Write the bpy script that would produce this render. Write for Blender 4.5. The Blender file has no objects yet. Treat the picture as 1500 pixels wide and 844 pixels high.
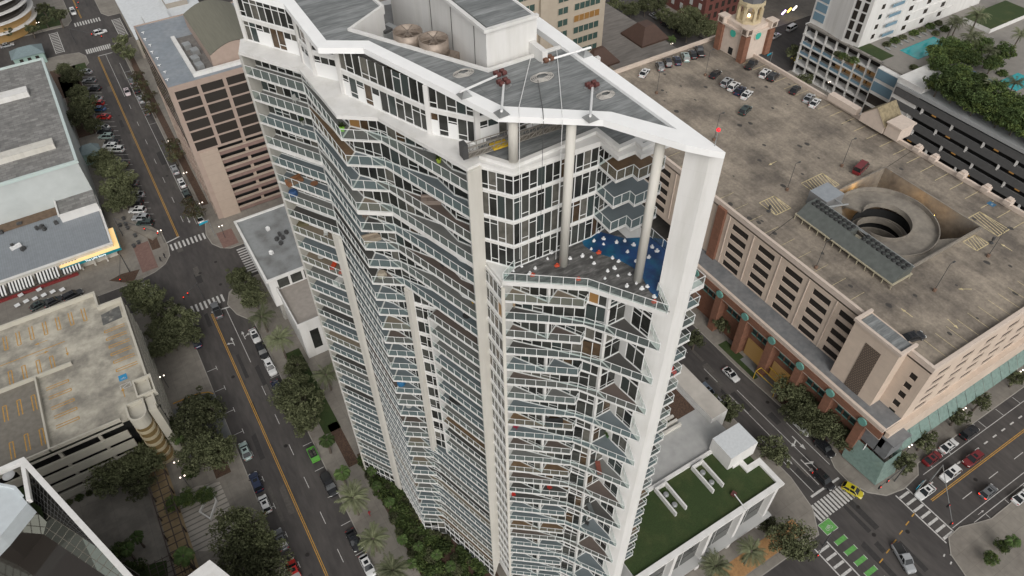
import bpy, math, random
from math import sin, cos, pi, radians
from mathutils import Vector, Matrix
random.seed(7)
SC = bpy.context.scene
COL = SC.collection
# ---------------------------------------------------------------- camera
RM = ((0.8514457694142517, -0.38511146041727873, 0.3559905403197972),
      (-0.5243712140028715, -0.6139488419563246, 0.5900013979603886),
      (-0.008656320032234151, -0.6890253859733755, -0.7246855080706427))
FP, HC = 1066.287, 135.0
cam = bpy.data.cameras.new('camera')
cam.sensor_width = 36.0
cam.lens = 36.0 * FP / 1500.0
cam.clip_start = 0.5
cam.clip_end = 6000
camo = bpy.data.objects.new('camera', cam)
COL.objects.link(camo)
m = Matrix.Identity(4)
for i in range(3):
    m[i][0] = RM[i][0]; m[i][1] = -RM[i][1]; m[i][2] = -RM[i][2]
m[2][3] = HC
camo.matrix_world = m
SC.camera = camo
# ---------------------------------------------------------------- world, sun, exposure
SUN_EL, SUN_AZ = radians(38), radians(200)
w = bpy.data.worlds.new('World'); SC.world = w; w.use_nodes = True
nt = w.node_tree
bg = nt.nodes['Background']
sky = nt.nodes.new('ShaderNodeTexSky'); sky.sky_type = 'NISHITA'; sky.sun_disc = False
sky.sun_elevation = SUN_EL; sky.sun_rotation = SUN_AZ; sky.dust_density = 4.0; sky.air_density = 1.0
hs = nt.nodes.new('ShaderNodeHueSaturation'); hs.inputs['Saturation'].default_value = 0.10
nt.links.new(sky.outputs[0], hs.inputs['Color']); nt.links.new(hs.outputs[0], bg.inputs['Color'])
bg.inputs['Strength'].default_value = 0.11
sun = bpy.data.lights.new('sun', 'SUN'); sun.energy = 0.6; sun.angle = radians(35); sun.color = (1.0, 0.92, 0.82)
suno = bpy.data.objects.new('sun', sun); COL.objects.link(suno)
sd = Vector((sin(SUN_AZ) * cos(SUN_EL), cos(SUN_AZ) * cos(SUN_EL), sin(SUN_EL)))
suno.rotation_euler = sd.to_track_quat('Z', 'Y').to_euler()
SC.view_settings.view_transform = 'Standard'
SC.view_settings.look = 'None'
SC.view_settings.gamma = 1.0
SC.view_settings.use_curve_mapping = False
SC.view_settings.exposure = 0.42
SC.render.engine = 'CYCLES'
SC.cycles.max_bounces = 6
SC.cycles.transparent_max_bounces = 24
# ---------------------------------------------------------------- measuring helpers
def ray(px, py):
    a, b, c = px - 750.0, py - 422.0, FP
    return [RM[i][0] * a + RM[i][1] * b + RM[i][2] * c for i in range(3)]
def P(px, py, z=0.0):
    d = ray(px, py); t = (z - HC) / d[2]
    return (t * d[0], t * d[1])
def P3(px, py, z=0.0):
    x, y = P(px, py, z); return (x, y, z)
def PX(px, py, x):
    d = ray(px, py); t = x / d[0]; return (x, t * d[1], HC + t * d[2])
def PY(px, py, y):
    d = ray(px, py); t = y / d[1]; return (t * d[0], y, HC + t * d[2])
EX = [(0, 0), (1, 0), (2, .3), (3, .6), (4, .8), (9, .85), (14, .6), (22, .8), (28, 1.1), (40, 1.1)]
def S(j):
    for (a, ea), (b_, eb) in zip(EX, EX[1:]):
        if a <= j <= b_: return 94.08 - 2.936 * j - (ea + (eb - ea) * (j - a) / (b_ - a))
    return 94.08 - 2.936 * j
# ---------------------------------------------------------------- materials
MATS = {}
def mat(name, col=(0.5, 0.5, 0.5), rough=0.7, metal=0.0, var=0.0, scale=1.0, col2=None, spec=0.5, emit=None,
        bump=0.0, alpha=None, stretch=None, blotch=None, coat=0.0, space='W'):
    """var: brightness noise; col2/blotch: second colour mixed in by a larger noise (scale, lo, hi)"""
    if name in MATS: return MATS[name]
    M = bpy.data.materials.new(name); M.use_nodes = True
    n = M.node_tree; b = n.nodes['Principled BSDF']
    b.inputs['Base Color'].default_value = (*col, 1); b.inputs['Roughness'].default_value = rough
    b.inputs['Metallic'].default_value = metal; b.inputs['Specular IOR Level'].default_value = spec
    if coat: b.inputs['Coat Weight'].default_value = coat
    if emit: b.inputs['Emission Color'].default_value = (*emit[:3], 1); b.inputs['Emission Strength'].default_value = emit[3]
    if alpha is not None: b.inputs['Alpha'].default_value = alpha
    if var or col2:
        if space == 'W':
            g = n.nodes.new('ShaderNodeNewGeometry'); src = g.outputs['Position']
        else:
            g = n.nodes.new('ShaderNodeTexCoord'); src = g.outputs['Object']
        if stretch:
            mp = n.nodes.new('ShaderNodeMapping'); mp.inputs['Scale'].default_value = stretch
            n.links.new(src, mp.inputs[0]); src = mp.outputs[0]
        cur = None
        if col2:
            sc_, lo, hi = blotch or (0.15, 0.45, 0.65)
            t = n.nodes.new('ShaderNodeTexNoise'); t.inputs['Scale'].default_value = sc_; t.inputs['Detail'].default_value = 8
            t.inputs['Roughness'].default_value = 0.65
            r = n.nodes.new('ShaderNodeMapRange'); r.inputs[1].default_value = lo; r.inputs[2].default_value = hi
            mx = n.nodes.new('ShaderNodeMix'); mx.data_type = 'RGBA'
            mx.inputs[6].default_value = (*col, 1); mx.inputs[7].default_value = (*col2, 1)
            n.links.new(src, t.inputs['Vector']); n.links.new(t.outputs['Fac'], r.inputs[0]); n.links.new(r.outputs[0], mx.inputs[0])
            cur = mx.outputs[2]
        if var:
            t = n.nodes.new('ShaderNodeTexNoise'); t.inputs['Scale'].default_value = scale; t.inputs['Detail'].default_value = 6
            r = n.nodes.new('ShaderNodeMapRange'); r.inputs[1].default_value = 0.3; r.inputs[2].default_value = 0.7
            r.inputs[3].default_value = 1 - var; r.inputs[4].default_value = 1 + var
            h = n.nodes.new('ShaderNodeHueSaturation')
            n.links.new(src, t.inputs['Vector']); n.links.new(t.outputs['Fac'], r.inputs[0]); n.links.new(r.outputs[0], h.inputs['Value'])
            if cur: n.links.new(cur, h.inputs['Color'])
            else: h.inputs['Color'].default_value = (*col, 1)
            cur = h.outputs[0]
            if bump:
                bp = n.nodes.new('ShaderNodeBump'); bp.inputs['Strength'].default_value = bump; bp.inputs['Distance'].default_value = 0.05
                n.links.new(t.outputs['Fac'], bp.inputs['Height']); n.links.new(bp.outputs[0], b.inputs['Normal'])
        n.links.new(cur, b.inputs['Base Color'])
    MATS[name] = M
    return M
def nodes(M): return M.node_tree.nodes, M.node_tree.links, M.node_tree.nodes['Principled BSDF']
def add_tiles(M, sx, sy, mortar=0.02, dark=0.7, axis='XY', offset=0.0, vary=0.08):
    """multiply the base colour by a brick grid in world metres"""
    n, l, b = nodes(M)
    g = n.new('ShaderNodeNewGeometry'); sep = n.new('ShaderNodeSeparateXYZ'); cb = n.new('ShaderNodeCombineXYZ')
    l.new(g.outputs['Position'], sep.inputs[0]); l.new(sep.outputs[axis[0]], cb.inputs[0]); l.new(sep.outputs[axis[1]], cb.inputs[1])
    t = n.new('ShaderNodeTexBrick'); t.offset = offset; t.inputs['Scale'].default_value = 1.0
    t.inputs['Brick Width'].default_value = sx; t.inputs['Row Height'].default_value = sy
    t.inputs['Mortar Size'].default_value = mortar
    t.inputs['Color1'].default_value = (1, 1, 1, 1); t.inputs['Color2'].default_value = (1 - vary * 2,) * 3 + (1,)
    t.inputs['Mortar'].default_value = (dark, dark, dark, 1)
    l.new(cb.outputs[0], t.inputs['Vector'])
    mx = n.new('ShaderNodeMix'); mx.data_type = 'RGBA'; mx.blend_type = 'MULTIPLY'; mx.inputs[0].default_value = 1
    old = b.inputs['Base Color'].links
    if old: l.new(old[0].from_socket, mx.inputs[6])
    else: mx.inputs[6].default_value = b.inputs['Base Color'].default_value
    l.new(t.outputs['Color'], mx.inputs[7]); l.new(mx.outputs[2], b.inputs['Base Color'])
    return M
def glassmat(name, col, fac=0.45, rough=0.05):
    if name in MATS: return MATS[name]
    M = bpy.data.materials.new(name); M.use_nodes = True; n = M.node_tree
    b = n.nodes['Principled BSDF']; b.inputs['Base Color'].default_value = (*col, 1); b.inputs['Roughness'].default_value = rough
    tr = n.nodes.new('ShaderNodeBsdfTransparent'); tr.inputs[0].default_value = (0.86, 0.92, 0.9, 1)
    mx = n.nodes.new('ShaderNodeMixShader'); mx.inputs[0].default_value = fac
    n.links.new(tr.outputs[0], mx.inputs[1]); n.links.new(b.outputs[0], mx.inputs[2])
    n.links.new(mx.outputs[0], n.nodes['Material Output'].inputs[0])
    MATS[name] = M
    return M
WHITE = mat('white_paint', (0.66, 0.65, 0.63), 0.6, var=0.04, scale=0.9, col2=(0.55, 0.54, 0.505), blotch=(0.6, 0.48, 0.78), stretch=(1, 1, .12))
add_tiles(WHITE, 60, 2.936, .012, .9, 'XZ', vary=0)
METAL = mat('white_metal', (0.74, 0.74, 0.73), 0.45)
CREAM = mat('cream_concrete', (0.56, 0.54, 0.49), 0.7, var=0.05, scale=0.8, col2=(0.46, 0.435, 0.385), blotch=(.6, 0.45, 0.75), stretch=(1, 1, .12))
RAILG = glassmat('rail_glass', (0.30, 0.38, 0.38), 0.15, 0.3)
MEMB = mat('roof_membrane', (0.16, 0.17, 0.17), 0.85, var=0.2, scale=2.2, col2=(0.30, 0.31, 0.31), blotch=(0.5, 0.42, 0.72), stretch=(0.35, 2.2, 1.0))
add_tiles(MEMB, 14, 1.1, .035, .72, 'XY', vary=.06)
GL = [mat('glass_dark', (0.024, 0.025, 0.023), 0.06, var=0.4, scale=0.6, spec=.35), mat('glass_slate', (0.05, 0.052, 0.047), 0.08, var=.3, scale=.5, spec=.35),
      mat('glass_blind', (0.11, 0.105, 0.09), 0.25, var=.3, scale=1.2), mat('glass_brown', (0.07, 0.045, 0.025), 0.12, var=.4, scale=1),
      mat('glass_green', (0.04, 0.052, 0.05), 0.08), mat('glass_lit', (0.22, 0.12, 0.04), 0.3, emit=(1.0, 0.5, 0.15, 0.04))]
GWT = [34, 30, 8, 5, 12, .4]
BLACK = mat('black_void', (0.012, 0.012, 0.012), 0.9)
# ---------------------------------------------------------------- mesh builder
class MB:
    def __init__(s): s.v = []; s.f = []; s.m = []
    def poly(s, pts, mi=0):
        k = len(s.v); s.v += [tuple(p) for p in pts]; s.f.append(tuple(range(k, k + len(pts)))); s.m.append(mi); return s
    def box(s, x0, x1, y0, y1, z0, z1, mi=0, top=None):
        k = len(s.v)
        s.v += [(x0, y0, z0), (x1, y0, z0), (x1, y1, z0), (x0, y1, z0), (x0, y0, z1), (x1, y0, z1), (x1, y1, z1), (x0, y1, z1)]
        for q in ((3, 2, 1, 0), (4, 5, 6, 7), (0, 1, 5, 4), (1, 2, 6, 5), (2, 3, 7, 6), (3, 0, 4, 7)):
            s.f.append(tuple(k + i for i in q)); s.m.append(mi)
        if top is not None: s.m[-5] = top
        return s
    def obox(s, c, sx, sy, sz, rz=0.0, mi=0, ry=0.0):
        """box centred on c with its bottom at c.z, rotated"""
        k = len(s.v); ca, sa = cos(rz), sin(rz)
        for (a, b_, h) in ((-1, -1, 0), (1, -1, 0), (1, 1, 0), (-1, 1, 0), (-1, -1, 1), (1, -1, 1), (1, 1, 1), (-1, 1, 1)):
            x, y, z = a * sx / 2, b_ * sy / 2, h * sz
            if ry: x, z = x * cos(ry) + z * sin(ry), -x * sin(ry) + z * cos(ry)
            s.v.append((c[0] + x * ca - y * sa, c[1] + x * sa + y * ca, c[2] + z))
        for q in ((3, 2, 1, 0), (4, 5, 6, 7), (0, 1, 5, 4), (1, 2, 6, 5), (2, 3, 7, 6), (3, 0, 4, 7)):
            s.f.append(tuple(k + i for i in q)); s.m.append(mi)
        return s
    def prism(s, poly, z0, z1, side=0, top=None, bottom=None):
        top = side if top is None else top; n = len(poly); k = len(s.v)
        a = sum(poly[i][0] * poly[(i + 1) % n][1] - poly[(i + 1) % n][0] * poly[i][1] for i in range(n))
        if a < 0: poly = poly[::-1]
        s.v += [(p[0], p[1], z0) for p in poly] + [(p[0], p[1], z1) for p in poly]
        s.f.append(tuple(range(k + n, k + 2 * n))); s.m.append(top)
        s.f.append(tuple(range(k + n - 1, k - 1, -1))); s.m.append(side if bottom is None else bottom)
        for i in range(n):
            j = (i + 1) % n; s.f.append((k + i, k + j, k + n + j, k + n + i)); s.m.append(side)
        return s
    def strip(s, line, o0, o1, z0, z1, mi=0, closed=False, top=None):
        """mitred wall along a polyline between side offsets o0 and o1"""
        a, b_ = offset(line, o0, closed), offset(line, o1, closed)
        n = len(line); k = len(s.v)
        for i in range(n):
            s.v += [(a[i][0], a[i][1], z0), (b_[i][0], b_[i][1], z0), (b_[i][0], b_[i][1], z1), (a[i][0], a[i][1], z1)]
        for i in range(n if closed else n - 1):
            p, q = k + 4 * i, k + 4 * ((i + 1) % n)
            for e in range(4):
                f = (e + 1) % 4
                s.f.append((p + e, p + f, q + f, q + e)); s.m.append(mi if (e != 2 or top is None) else top)
        if not closed:
            s.f.append((k, k + 3, k + 2, k + 1)); s.m.append(mi)
            e = k + 4 * (n - 1); s.f.append((e, e + 1, e + 2, e + 3)); s.m.append(mi)
        return s
    def tube(s, p, q, r, n=8, mi=0, r2=None, cap=True):
        p, q = Vector(p), Vector(q); d = (q - p); r2 = r if r2 is None else r2
        u = d.normalized(); a = u.orthogonal().normalized(); b_ = u.cross(a); k = len(s.v)
        for c, rr in ((p, r), (q, r2)):
            for i in range(n):
                t = 2 * pi * i / n; s.v.append(tuple(c + (a * cos(t) + b_ * sin(t)) * rr))
        for i in range(n):
            j = (i + 1) % n; s.f.append((k + i, k + j, k + n + j, k + n + i)); s.m.append(mi)
        if cap:
            s.f.append(tuple(range(k + n - 1, k - 1, -1))); s.m.append(mi); s.f.append(tuple(range(k + n, k + 2 * n))); s.m.append(mi)
        return s
    def lathe(s, c, prof, n=12, mi=0):
        k = len(s.v)
        for r, z in prof:
            for i in range(n):
                t = 2 * pi * i / n; s.v.append((c[0] + r * cos(t), c[1] + r * sin(t), c[2] + z))
        for e in range(len(prof) - 1):
            for i in range(n):
                j = (i + 1) % n
                s.f.append((k + e * n + i, k + e * n + j, k + (e + 1) * n + j, k + (e + 1) * n + i)); s.m.append(mi)
        s.f.append(tuple(k + (len(prof) - 1) * n + i for i in range(n))); s.m.append(mi)
        s.f.append(tuple(k + i for i in range(n - 1, -1, -1))); s.m.append(mi)
        return s
    def build(s, name, mats, parent=None, smooth=False):
        me = bpy.data.meshes.new(name)
        off = Vector((0, 0, 0))
        if parent is not None:
            pp = parent
            while pp is not None: off += pp.location; pp = pp.parent
        me.from_pydata([(x - off.x, y - off.y, z - off.z) for x, y, z in s.v], [], s.f)
        for M in (mats if isinstance(mats, (list, tuple)) else [mats]): me.materials.append(M)
        me.polygons.foreach_set('material_index', s.m)
        if smooth: me.polygons.foreach_set('use_smooth', [True] * len(s.f))
        me.update()
        o = bpy.data.objects.new(name, me); COL.objects.link(o)
        if parent is not None: o.parent = parent
        return o
def offset(line, o, closed=False):
    """shift a polyline to its left by o with mitred corners"""
    n = len(line); out = []
    for i in range(n):
        p = Vector(line[i][:2])
        a = Vector(line[(i - 1) % n][:2]) if (closed or i > 0) else None
        b_ = Vector(line[(i + 1) % n][:2]) if (closed or i < n - 1) else None
        d1 = (p - a).normalized() if a is not None else (b_ - p).normalized()
        d2 = (b_ - p).normalized() if b_ is not None else d1
        n1, n2 = Vector((-d1.y, d1.x)), Vector((-d2.y, d2.x)); mm = n1 + n2
        if mm.length < 0.2: mm = n1
        mm.normalize(); k = max(mm.dot(n1), 0.35)
        out.append((p.x + mm.x * o / k, p.y + mm.y * o / k))
    return out
def along(line, step):
    """points at roughly even spacing on a polyline, always including its corners"""
    out = []
    for i in range(len(line) - 1):
        a, b_ = Vector(line[i][:2]), Vector(line[i + 1][:2]); L = (b_ - a).length; k = max(1, round(L / step))
        for e in range(k): out.append((a.lerp(b_, e / k), (b_ - a).normalized()))
    out.append((Vector(line[-1][:2]), (Vector(line[-1][:2]) - Vector(line[-2][:2])).normalized()))
    return out
# ---------------------------------------------------------------- tagging
def thing(name, label, cat, loc=(0, 0, 0), rz=0.0, group=None):
    o = bpy.data.objects.new(name, None); COL.objects.link(o); o.location = loc; o.rotation_euler = (0, 0, rz)
    o.empty_display_size = 0.3
    o['label'] = label; o['category'] = cat
    if group: o['group'] = group
    return o
def tag(o, label, cat, group=None, kind=None):
    o['label'] = label; o['category'] = cat
    if group: o['group'] = group
    if kind: o['kind'] = kind
    return o
def struct(o, label=None):
    o['kind'] = 'structure'
    if label: o['label'] = label
    return o
def dup(root, loc, rz=0.0, sc=1.0, label=None, group=None):
    r = root.copy(); COL.objects.link(r); r.location = loc; r.rotation_euler = (0, 0, rz)
    r.scale = (sc,) * 3 if not isinstance(sc, tuple) else sc
    if label: r['label'] = label
    if group: r['group'] = group
    for ch in root.children:
        c = ch.copy(); COL.objects.link(c); c.parent = r
        for g in ch.children:
            d = g.copy(); COL.objects.link(d); d.parent = c
    return r
ORD = ['first', 'second', 'third', 'fourth', 'fifth', 'sixth', 'seventh', 'eighth', 'ninth', 'tenth', 'eleventh', 'twelfth',
       'thirteenth', 'fourteenth', 'fifteenth', 'sixteenth', 'seventeenth', 'eighteenth', 'nineteenth', 'twentieth']
# ================================================================ ground, roads, pavements
ASPH = mat('asphalt', (0.050, 0.045, 0.043), 0.85, var=0.16, scale=1.2, col2=(0.082, 0.074, 0.068), blotch=(0.13, 0.42, 0.66), stretch=(1, .25, 1))
PAVE = mat('pavement', (0.235, 0.215, 0.185), 0.85, var=0.10, scale=0.9, col2=(0.17, 0.152, 0.132), blotch=(0.12, 0.42, 0.68))
add_tiles(PAVE, 3.0, 3.0, 0.03, 0.72, vary=0.05)
KERB = mat('kerb', (0.30, 0.28, 0.25), 0.8, var=0.1, scale=1)
PAINTW = mat('road_paint_white', (0.48, 0.47, 0.45), 0.7, var=0.25, scale=3)
PAINTY = mat('road_paint_yellow', (0.42, 0.23, 0.04), 0.7, var=0.25, scale=3)
GRASS = mat('lawn', (0.026, 0.046, 0.010), 0.95, var=0.2, scale=5, bump=0.4, col2=(0.05, 0.062, 0.018), blotch=(.22, .48, .7))
SOIL = mat('mulch', (0.075, 0.045, 0.03), 0.95, var=0.4, scale=4, bump=0.4)
g = MB().box(-1500, 1500, -300, 2500, -1.0, 0.0).build('road', ASPH); struct(g, 'dark asphalt of the streets')
def block(name, poly):
    m_ = MB(); m_.prism(poly, 0.0, 0.13, 1, 0); m_.strip(poly if area(poly) > 0 else poly[::-1], 0.0, 0.18, 0.128, 0.136, 1, closed=True)
    struct(m_.build(name, [PAVE, KERB]))
def area(p): return sum(p[i][0] * p[(i + 1) % len(p)][1] - p[(i + 1) % len(p)][0] * p[i][1] for i in range(len(p)))
block('pavement', [(-250, 162), (-15, 163.5), (-10, 164.6), (-7, 166.3), (-5.2, 169), (-4.7, 173), (-4.9, 179), (-9.8, 185.5), (-9.8, 283), (-5.2, 289), (-5.2, 295), (-7, 299), (-13, 300.5), (-250, 300.5)])
block('pavement', [(9.5, 163), (7.2, 164.6), (5.6, 167.5), (5.2, 172), (6.6, 178), (6.6, 290), (4.6, 293), (4.6, 297), (7, 300.5), (84, 300.5), (84, 163)])
block('pavement', [(99, 163), (99, 300), (172, 300), (172, 163)])
block('pavement', [(-250, 151.5), (-13, 152.6), (-8.6, 150.6), (-6.4, 147), (-6.2, 139), (-7.8, 134), (-7.8, -60), (-250, -60)])
block('pavement', [(6.4, 22.5), (6.4, 134), (3.6, 138.5), (2.6, 143), (4.2, 147), (8.5, 149.4), (84, 149.4), (86.6, 146), (86.6, 34), (85.2, 27), (82, 22.5)])
block('pavement', [(97.6, 45), (97.8, 35), (95.8, 31), (95.6, 27.5), (97, 23.6), (99.7, 21.1), (104, 20.2), (109, 20.7), (111.2, 22.5), (163, 22.5), (163, 146), (97.2, 146), (97.0, 60)])
block('pavement', [(98.5, -60), (98.5, 2), (100, 6.8), (102.6, 9.2), (106.2, 9.4), (109.7, 8.2), (113, 7.2), (300, 7.2), (300, -60)])
block('pavement', [(6.4, -60), (6.4, 7), (82, 7), (84, 4), (84, -60)])
block('pavement', [(193, 7), (193, 148), (420, 148), (420, 7)])
block('pavement', [(200, 174), (196, 180), (196, 330), (460, 330), (460, 172)])
block('pavement', [(-250, 324), (-7, 324), (-5, 328), (-5, 460), (-250, 460)])
block('pavement', [(8, 324), (6, 328), (6, 460), (172, 460), (172, 324)])
# painted markings
mk = MB(); my = MB(); mg = MB()
def hline(b, x0, y0, x1, y1, w_=0.12, z=0.004):
    d = Vector((x1 - x0, y1 - y0)).normalized(); n_ = Vector((-d.y, d.x)) * w_ / 2
    b.poly([(x0 - n_.x, y0 - n_.y, z), (x1 - n_.x, y1 - n_.y, z), (x1 + n_.x, y1 + n_.y, z), (x0 + n_.x, y0 + n_.y, z)])
def dbl(x0, y0, x1, y1):
    d = Vector((x1 - x0, y1 - y0)).normalized(); n_ = Vector((-d.y, d.x)) * 0.16
    hline(my, x0 + n_.x, y0 + n_.y, x1 + n_.x, y1 + n_.y, 0.15); hline(my, x0 - n_.x, y0 - n_.y, x1 - n_.x, y1 - n_.y, 0.15)
dbl(-1.5, 175.5, -1.5, 292); dbl(-1.6, 142, -1.9, -40); dbl(-1.5, 328, -1.5, 440)
dbl(106.5, 15.75, 300, 15.75); dbl(-30, 157, -200, 157); dbl(94.0, 168, 94.0, 300)
hline(mk, -5.0, 174.6, -1.2, 175.4, 0.4); hline(mk, -1.5, 292.4, 3.6, 292.4, 0.4)
hline(mk, -1.5, 142.6, 6.0, 141.6, 0.4); hline(mk, 1.9, 142, 1.9, 122, 0.12); hline(mk, 1.1, 292, 1.1, 258, 0.12)
for y in range(60, 128, 9): hline(mk, 1.9, y - 12, 1.9, y - 9, 0.12)
for y in (252, 240, 228, 216, 205, 194, 184): hline(mk, 1.3, y, 1.3, y - 3, 0.12)
hline(mk, 4.3, 283, 4.3, 178, 0.12)
for y in (275, 268, 261, 254, 247, 236, 214, 208, 201, 190, 184): hline(mk, 4.3, y, 6.5, y, 0.12)
for y in list(range(38, 135, 7)):
    hline(mk, 4.3, y, 6.3, y, 0.12)
for y in (124.6, 118, 111, 104.5, 98, 91, 84, 77, 70, 63, 56): hline(mk, -7.6, y, -5.4, y, 0.12); hline(mk, -5.4, y - 0.7, -5.4, y + 0.7, 0.12)
for i in range(32): hline(mk, -5.0, 186 + i * 3.05, -9.6, 188.6 + i * 3.05, 0.12)
def xwalk(x0, x1, y0, y1, n_, horizontal, edges=True):
    for i in range(n_):
        if horizontal:   # stripes run along y, spaced in x
            x = x0 + (i + 0.5) * (x1 - x0) / n_; mk.poly([(x - .25, y0, .004), (x + .25, y0, .004), (x + .25, y1, .004), (x - .25, y1, .004)])
        else:
            y = y0 + (i + 0.5) * (y1 - y0) / n_; mk.poly([(x0, y - .25, .004), (x1, y - .25, .004), (x1, y + .25, .004), (x0, y + .25, .004)])
    if edges and not horizontal: hline(mk, x0 - .25, y0, x0 - .25, y1, .25); hline(mk, x1 + .25, y0, x1 + .25, y1, .25)
xwalk(-4.6, 5.2, 170.6, 173.4, 9, True); xwalk(-5.8, 2.8, 144.6, 147.4, 8, True)
xwalk(-15.5, -12.3, 153, 163, 10, False, False); xwalk(10.6, 13.6, 150.5, 162, 11, False, False)
xwalk(-4.8, 4.2, 296.2, 300, 12, True); xwalk(-5, 5, 321.5, 325, 10, True); xwalk(-14.2, -11.8, 302.5, 321, 13, False); xwalk(8.8, 11.2, 303, 320, 13, False)
xwalk(84.2, 94.6, 24.2, 27.6, 12, True); xwalk(101.6, 104.3, 8.6, 20.2, 7, False); xwalk(79.4, 82.0, 8.5, 21, 7, False)
hline(mk, 86.8, 28.9, 94.8, 28.9, .45)
hline(mk, 90.2, 30, 90.2, 56, .13); hline(mk, 90.4, 60, 90.4, 64.5, .13); hline(mk, 92.6, 29.2, 92.6, 56, .13); hline(mk, 95.6, 32, 95.6, 44, .13)
hline(mk, 88.0, 29.4, 88.0, 44, .13)
for y in (50, 70, 78): hline(mk, 90.3, y, 90.3, y + 3, .13)
hline(mk, 105, 9.9, 160, 9.6, .13); hline(mk, 109.5, 8.4, 160, 8.2, .13); hline(mk, 110, 20.3, 160, 20.3, .13)
for i in range(12): hline(mk, 106 + i * 3.0, 18.2, 107.2 + i * 3.0, 18.2, .3)
for i in range(5): hline(mk, 112 + i * 8.5, 12.7, 115 + i * 8.5, 12.7, .14)
for x in (113, 119, 125, 131, 137, 143): hline(mk, x, 7.3, x, 8.2, .12); hline(mk, x, 20.3, x, 22.3, .12)
for x in (84.8, 87.4, 90, 92.6, 95.2, 97.8, 100.3): hline(my, x, 12 + (x - 84) * .22, x + 1.2, 12.2 + (x - 84) * .22, .22)
for i, x in enumerate((98.6, 99.9, 101.2)): hline(mk, x, 7.2 - i * .5, x + .6, 7.4 - i * .5, .25); hline(mk, x - .2, 5.6 - i * .3, x + .4, 5.8 - i * .3, .25)
# turn arrows and bicycle symbols
def arrow(b, x, y, rz, kind='straight', s=1.0, z=.005):
    ca, sa = cos(rz), sin(rz)
    def T(p): return (x + (p[0] * ca - p[1] * sa) * s, y + (p[0] * sa + p[1] * ca) * s, z)
    b.poly([T(p) for p in ((-.08, -1.5), (.08, -1.5), (.08, .5), (-.08, .5))])
    b.poly([T(p) for p in ((-.35, .5), (.35, .5), (0, 1.5))])
    if kind == 'left':
        b.poly([T(p) for p in ((-.08, -.5), (-.9, -.1), (-.9, -.35), (-.08, -.75))]); b.poly([T(p) for p in ((-.9, .15), (-1.5, -.2), (-.9, -.6))])
    if kind == 'right':
        b.poly([T(p) for p in ((.08, -.5), (.9, -.1), (.9, -.35), (.08, -.75))]); b.poly([T(p) for p in ((.9, .15), (1.5, -.2), (.9, -.6))])
arrow(mk, .2, 130.5, 0, 'left'); arrow(mk, 3.0, 131, 0, 'right'); arrow(mk, 2.8, 181, pi)
arrow(mk, 91.4, 34, pi, 'left', 1.3); arrow(mk, 94.1, 39, pi, 'right', 1.3); arrow(mk, 89.1, 38, pi, 'straight', 1.3); arrow(mk, 112.5, 9.0, -pi / 2, 'straight', .6)
def ring(b, x, y, r, w_=.1, n_=14, z=.006):
    for i in range(n_):
        a, c = 2 * pi * i / n_, 2 * pi * (i + 1) / n_
        b.poly([(x + r * cos(a), y + r * sin(a), z), (x + r * cos(c), y + r * sin(c), z), (x + (r + w_) * cos(c), y + (r + w_) * sin(c), z), (x + (r + w_) * cos(a), y + (r + w_) * sin(a), z)])
def bike(b, x, y, s=1.0, z=.008):
    ring(b, x - .55 * s, y, .33 * s, .09 * s, z=z); ring(b, x + .55 * s, y, .33 * s, .09 * s, z=z)
    for p in (((-.55, 0), (0, 0)), ((0, 0), (.35, .55)), ((-.2, .5), (.35, .55)), ((-.2, .6), (0, 0)), ((-.55, 0), (-.2, .5)), ((.3, .75), (.55, 0))):
        hline(b, x + p[0][0] * s, y + p[0][1] * s, x + p[1][0] * s, y + p[1][1] * s, .09 * s, z)
bike(mk, 107.0, 8.2, .9)
# green cycle lane
GREENP = mat('green_lane_paint', (0.10, 0.30, 0.07), 0.7, var=0.2, scale=2)
x0, y0 = 84.9, 22.6
mg.poly([(83.3, 21.6, .005), (86.3, 21.6, .005), (86.3, 24.0, .005), (83.3, 24.0, .005)])
for i in range(6):
    yy = 19.6 - i * 2.35
    mg.poly([(83.4, yy - .45, .005), (86.1, yy - .45, .005), (86.1, yy + .45, .005), (83.4, yy + .45, .005)])
    hline(mk, 83.35, yy - .5, 83.35, yy + .5, .12, .007); hline(mk, 86.15, yy - .5, 86.15, yy + .5, .12, .007)
for a in ((83.3, 21.6, 86.3, 21.6), (86.3, 21.6, 86.3, 24), (86.3, 24, 83.3, 24), (83.3, 24, 83.3, 21.6)): hline(mk, *a, .1, .007)
bike(mk, 84.8, 22.5, .85, .009)
struct(mk.build('road_marking', PAINTW), 'white lane lines, crossings and arrows')
struct(my.build('road_marking', PAINTY), 'yellow centre lines')
struct(mg.build('road_marking', GREENP), 'green painted cycle lane boxes')
# lawns, planting beds, brick and plaza surfaces on the pavements
def patch(name, polys, M, z=.14):
    b = MB()
    for p in polys:
        if area(p) < 0: p = p[::-1]
        b.poly([(q[0], q[1], z) for q in p])
    return struct(b.build(name, M))
def rc(x0, x1, y0, y1): return [(x0, y0), (x1, y0), (x1, y1), (x0, y1)]
patch('planting_bed', [rc(-8.8, -6.6, 173.5, 180), [P(205, 395), P(178, 402), P(160, 412), P(195, 416)][::1]], SOIL)
patch('planting_bed', [rc(-16.6, -10.6, 240, 284), rc(7.6, 9.6, 185, 290), rc(-26, -10, 268, 290)], SOIL)
patch('lawn', [rc(-11, -6.5, 284, 290), rc(-20, -9, 326, 345), rc(9.3, 13.0, 94, 120), rc(97.9, 100.5, 56, 68)], GRASS)
patch('planting_bed', [rc(13.2, 18.4, 46, 86), rc(18.4, 25.5, 28, 64), rc(13.2, 18.4, 28, 46), rc(10.6, 12.9, 84, 96), rc(98.1, 99.6, 36, 50), rc(-13.6, -10.5, 96, 108)], SOIL)
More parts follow.
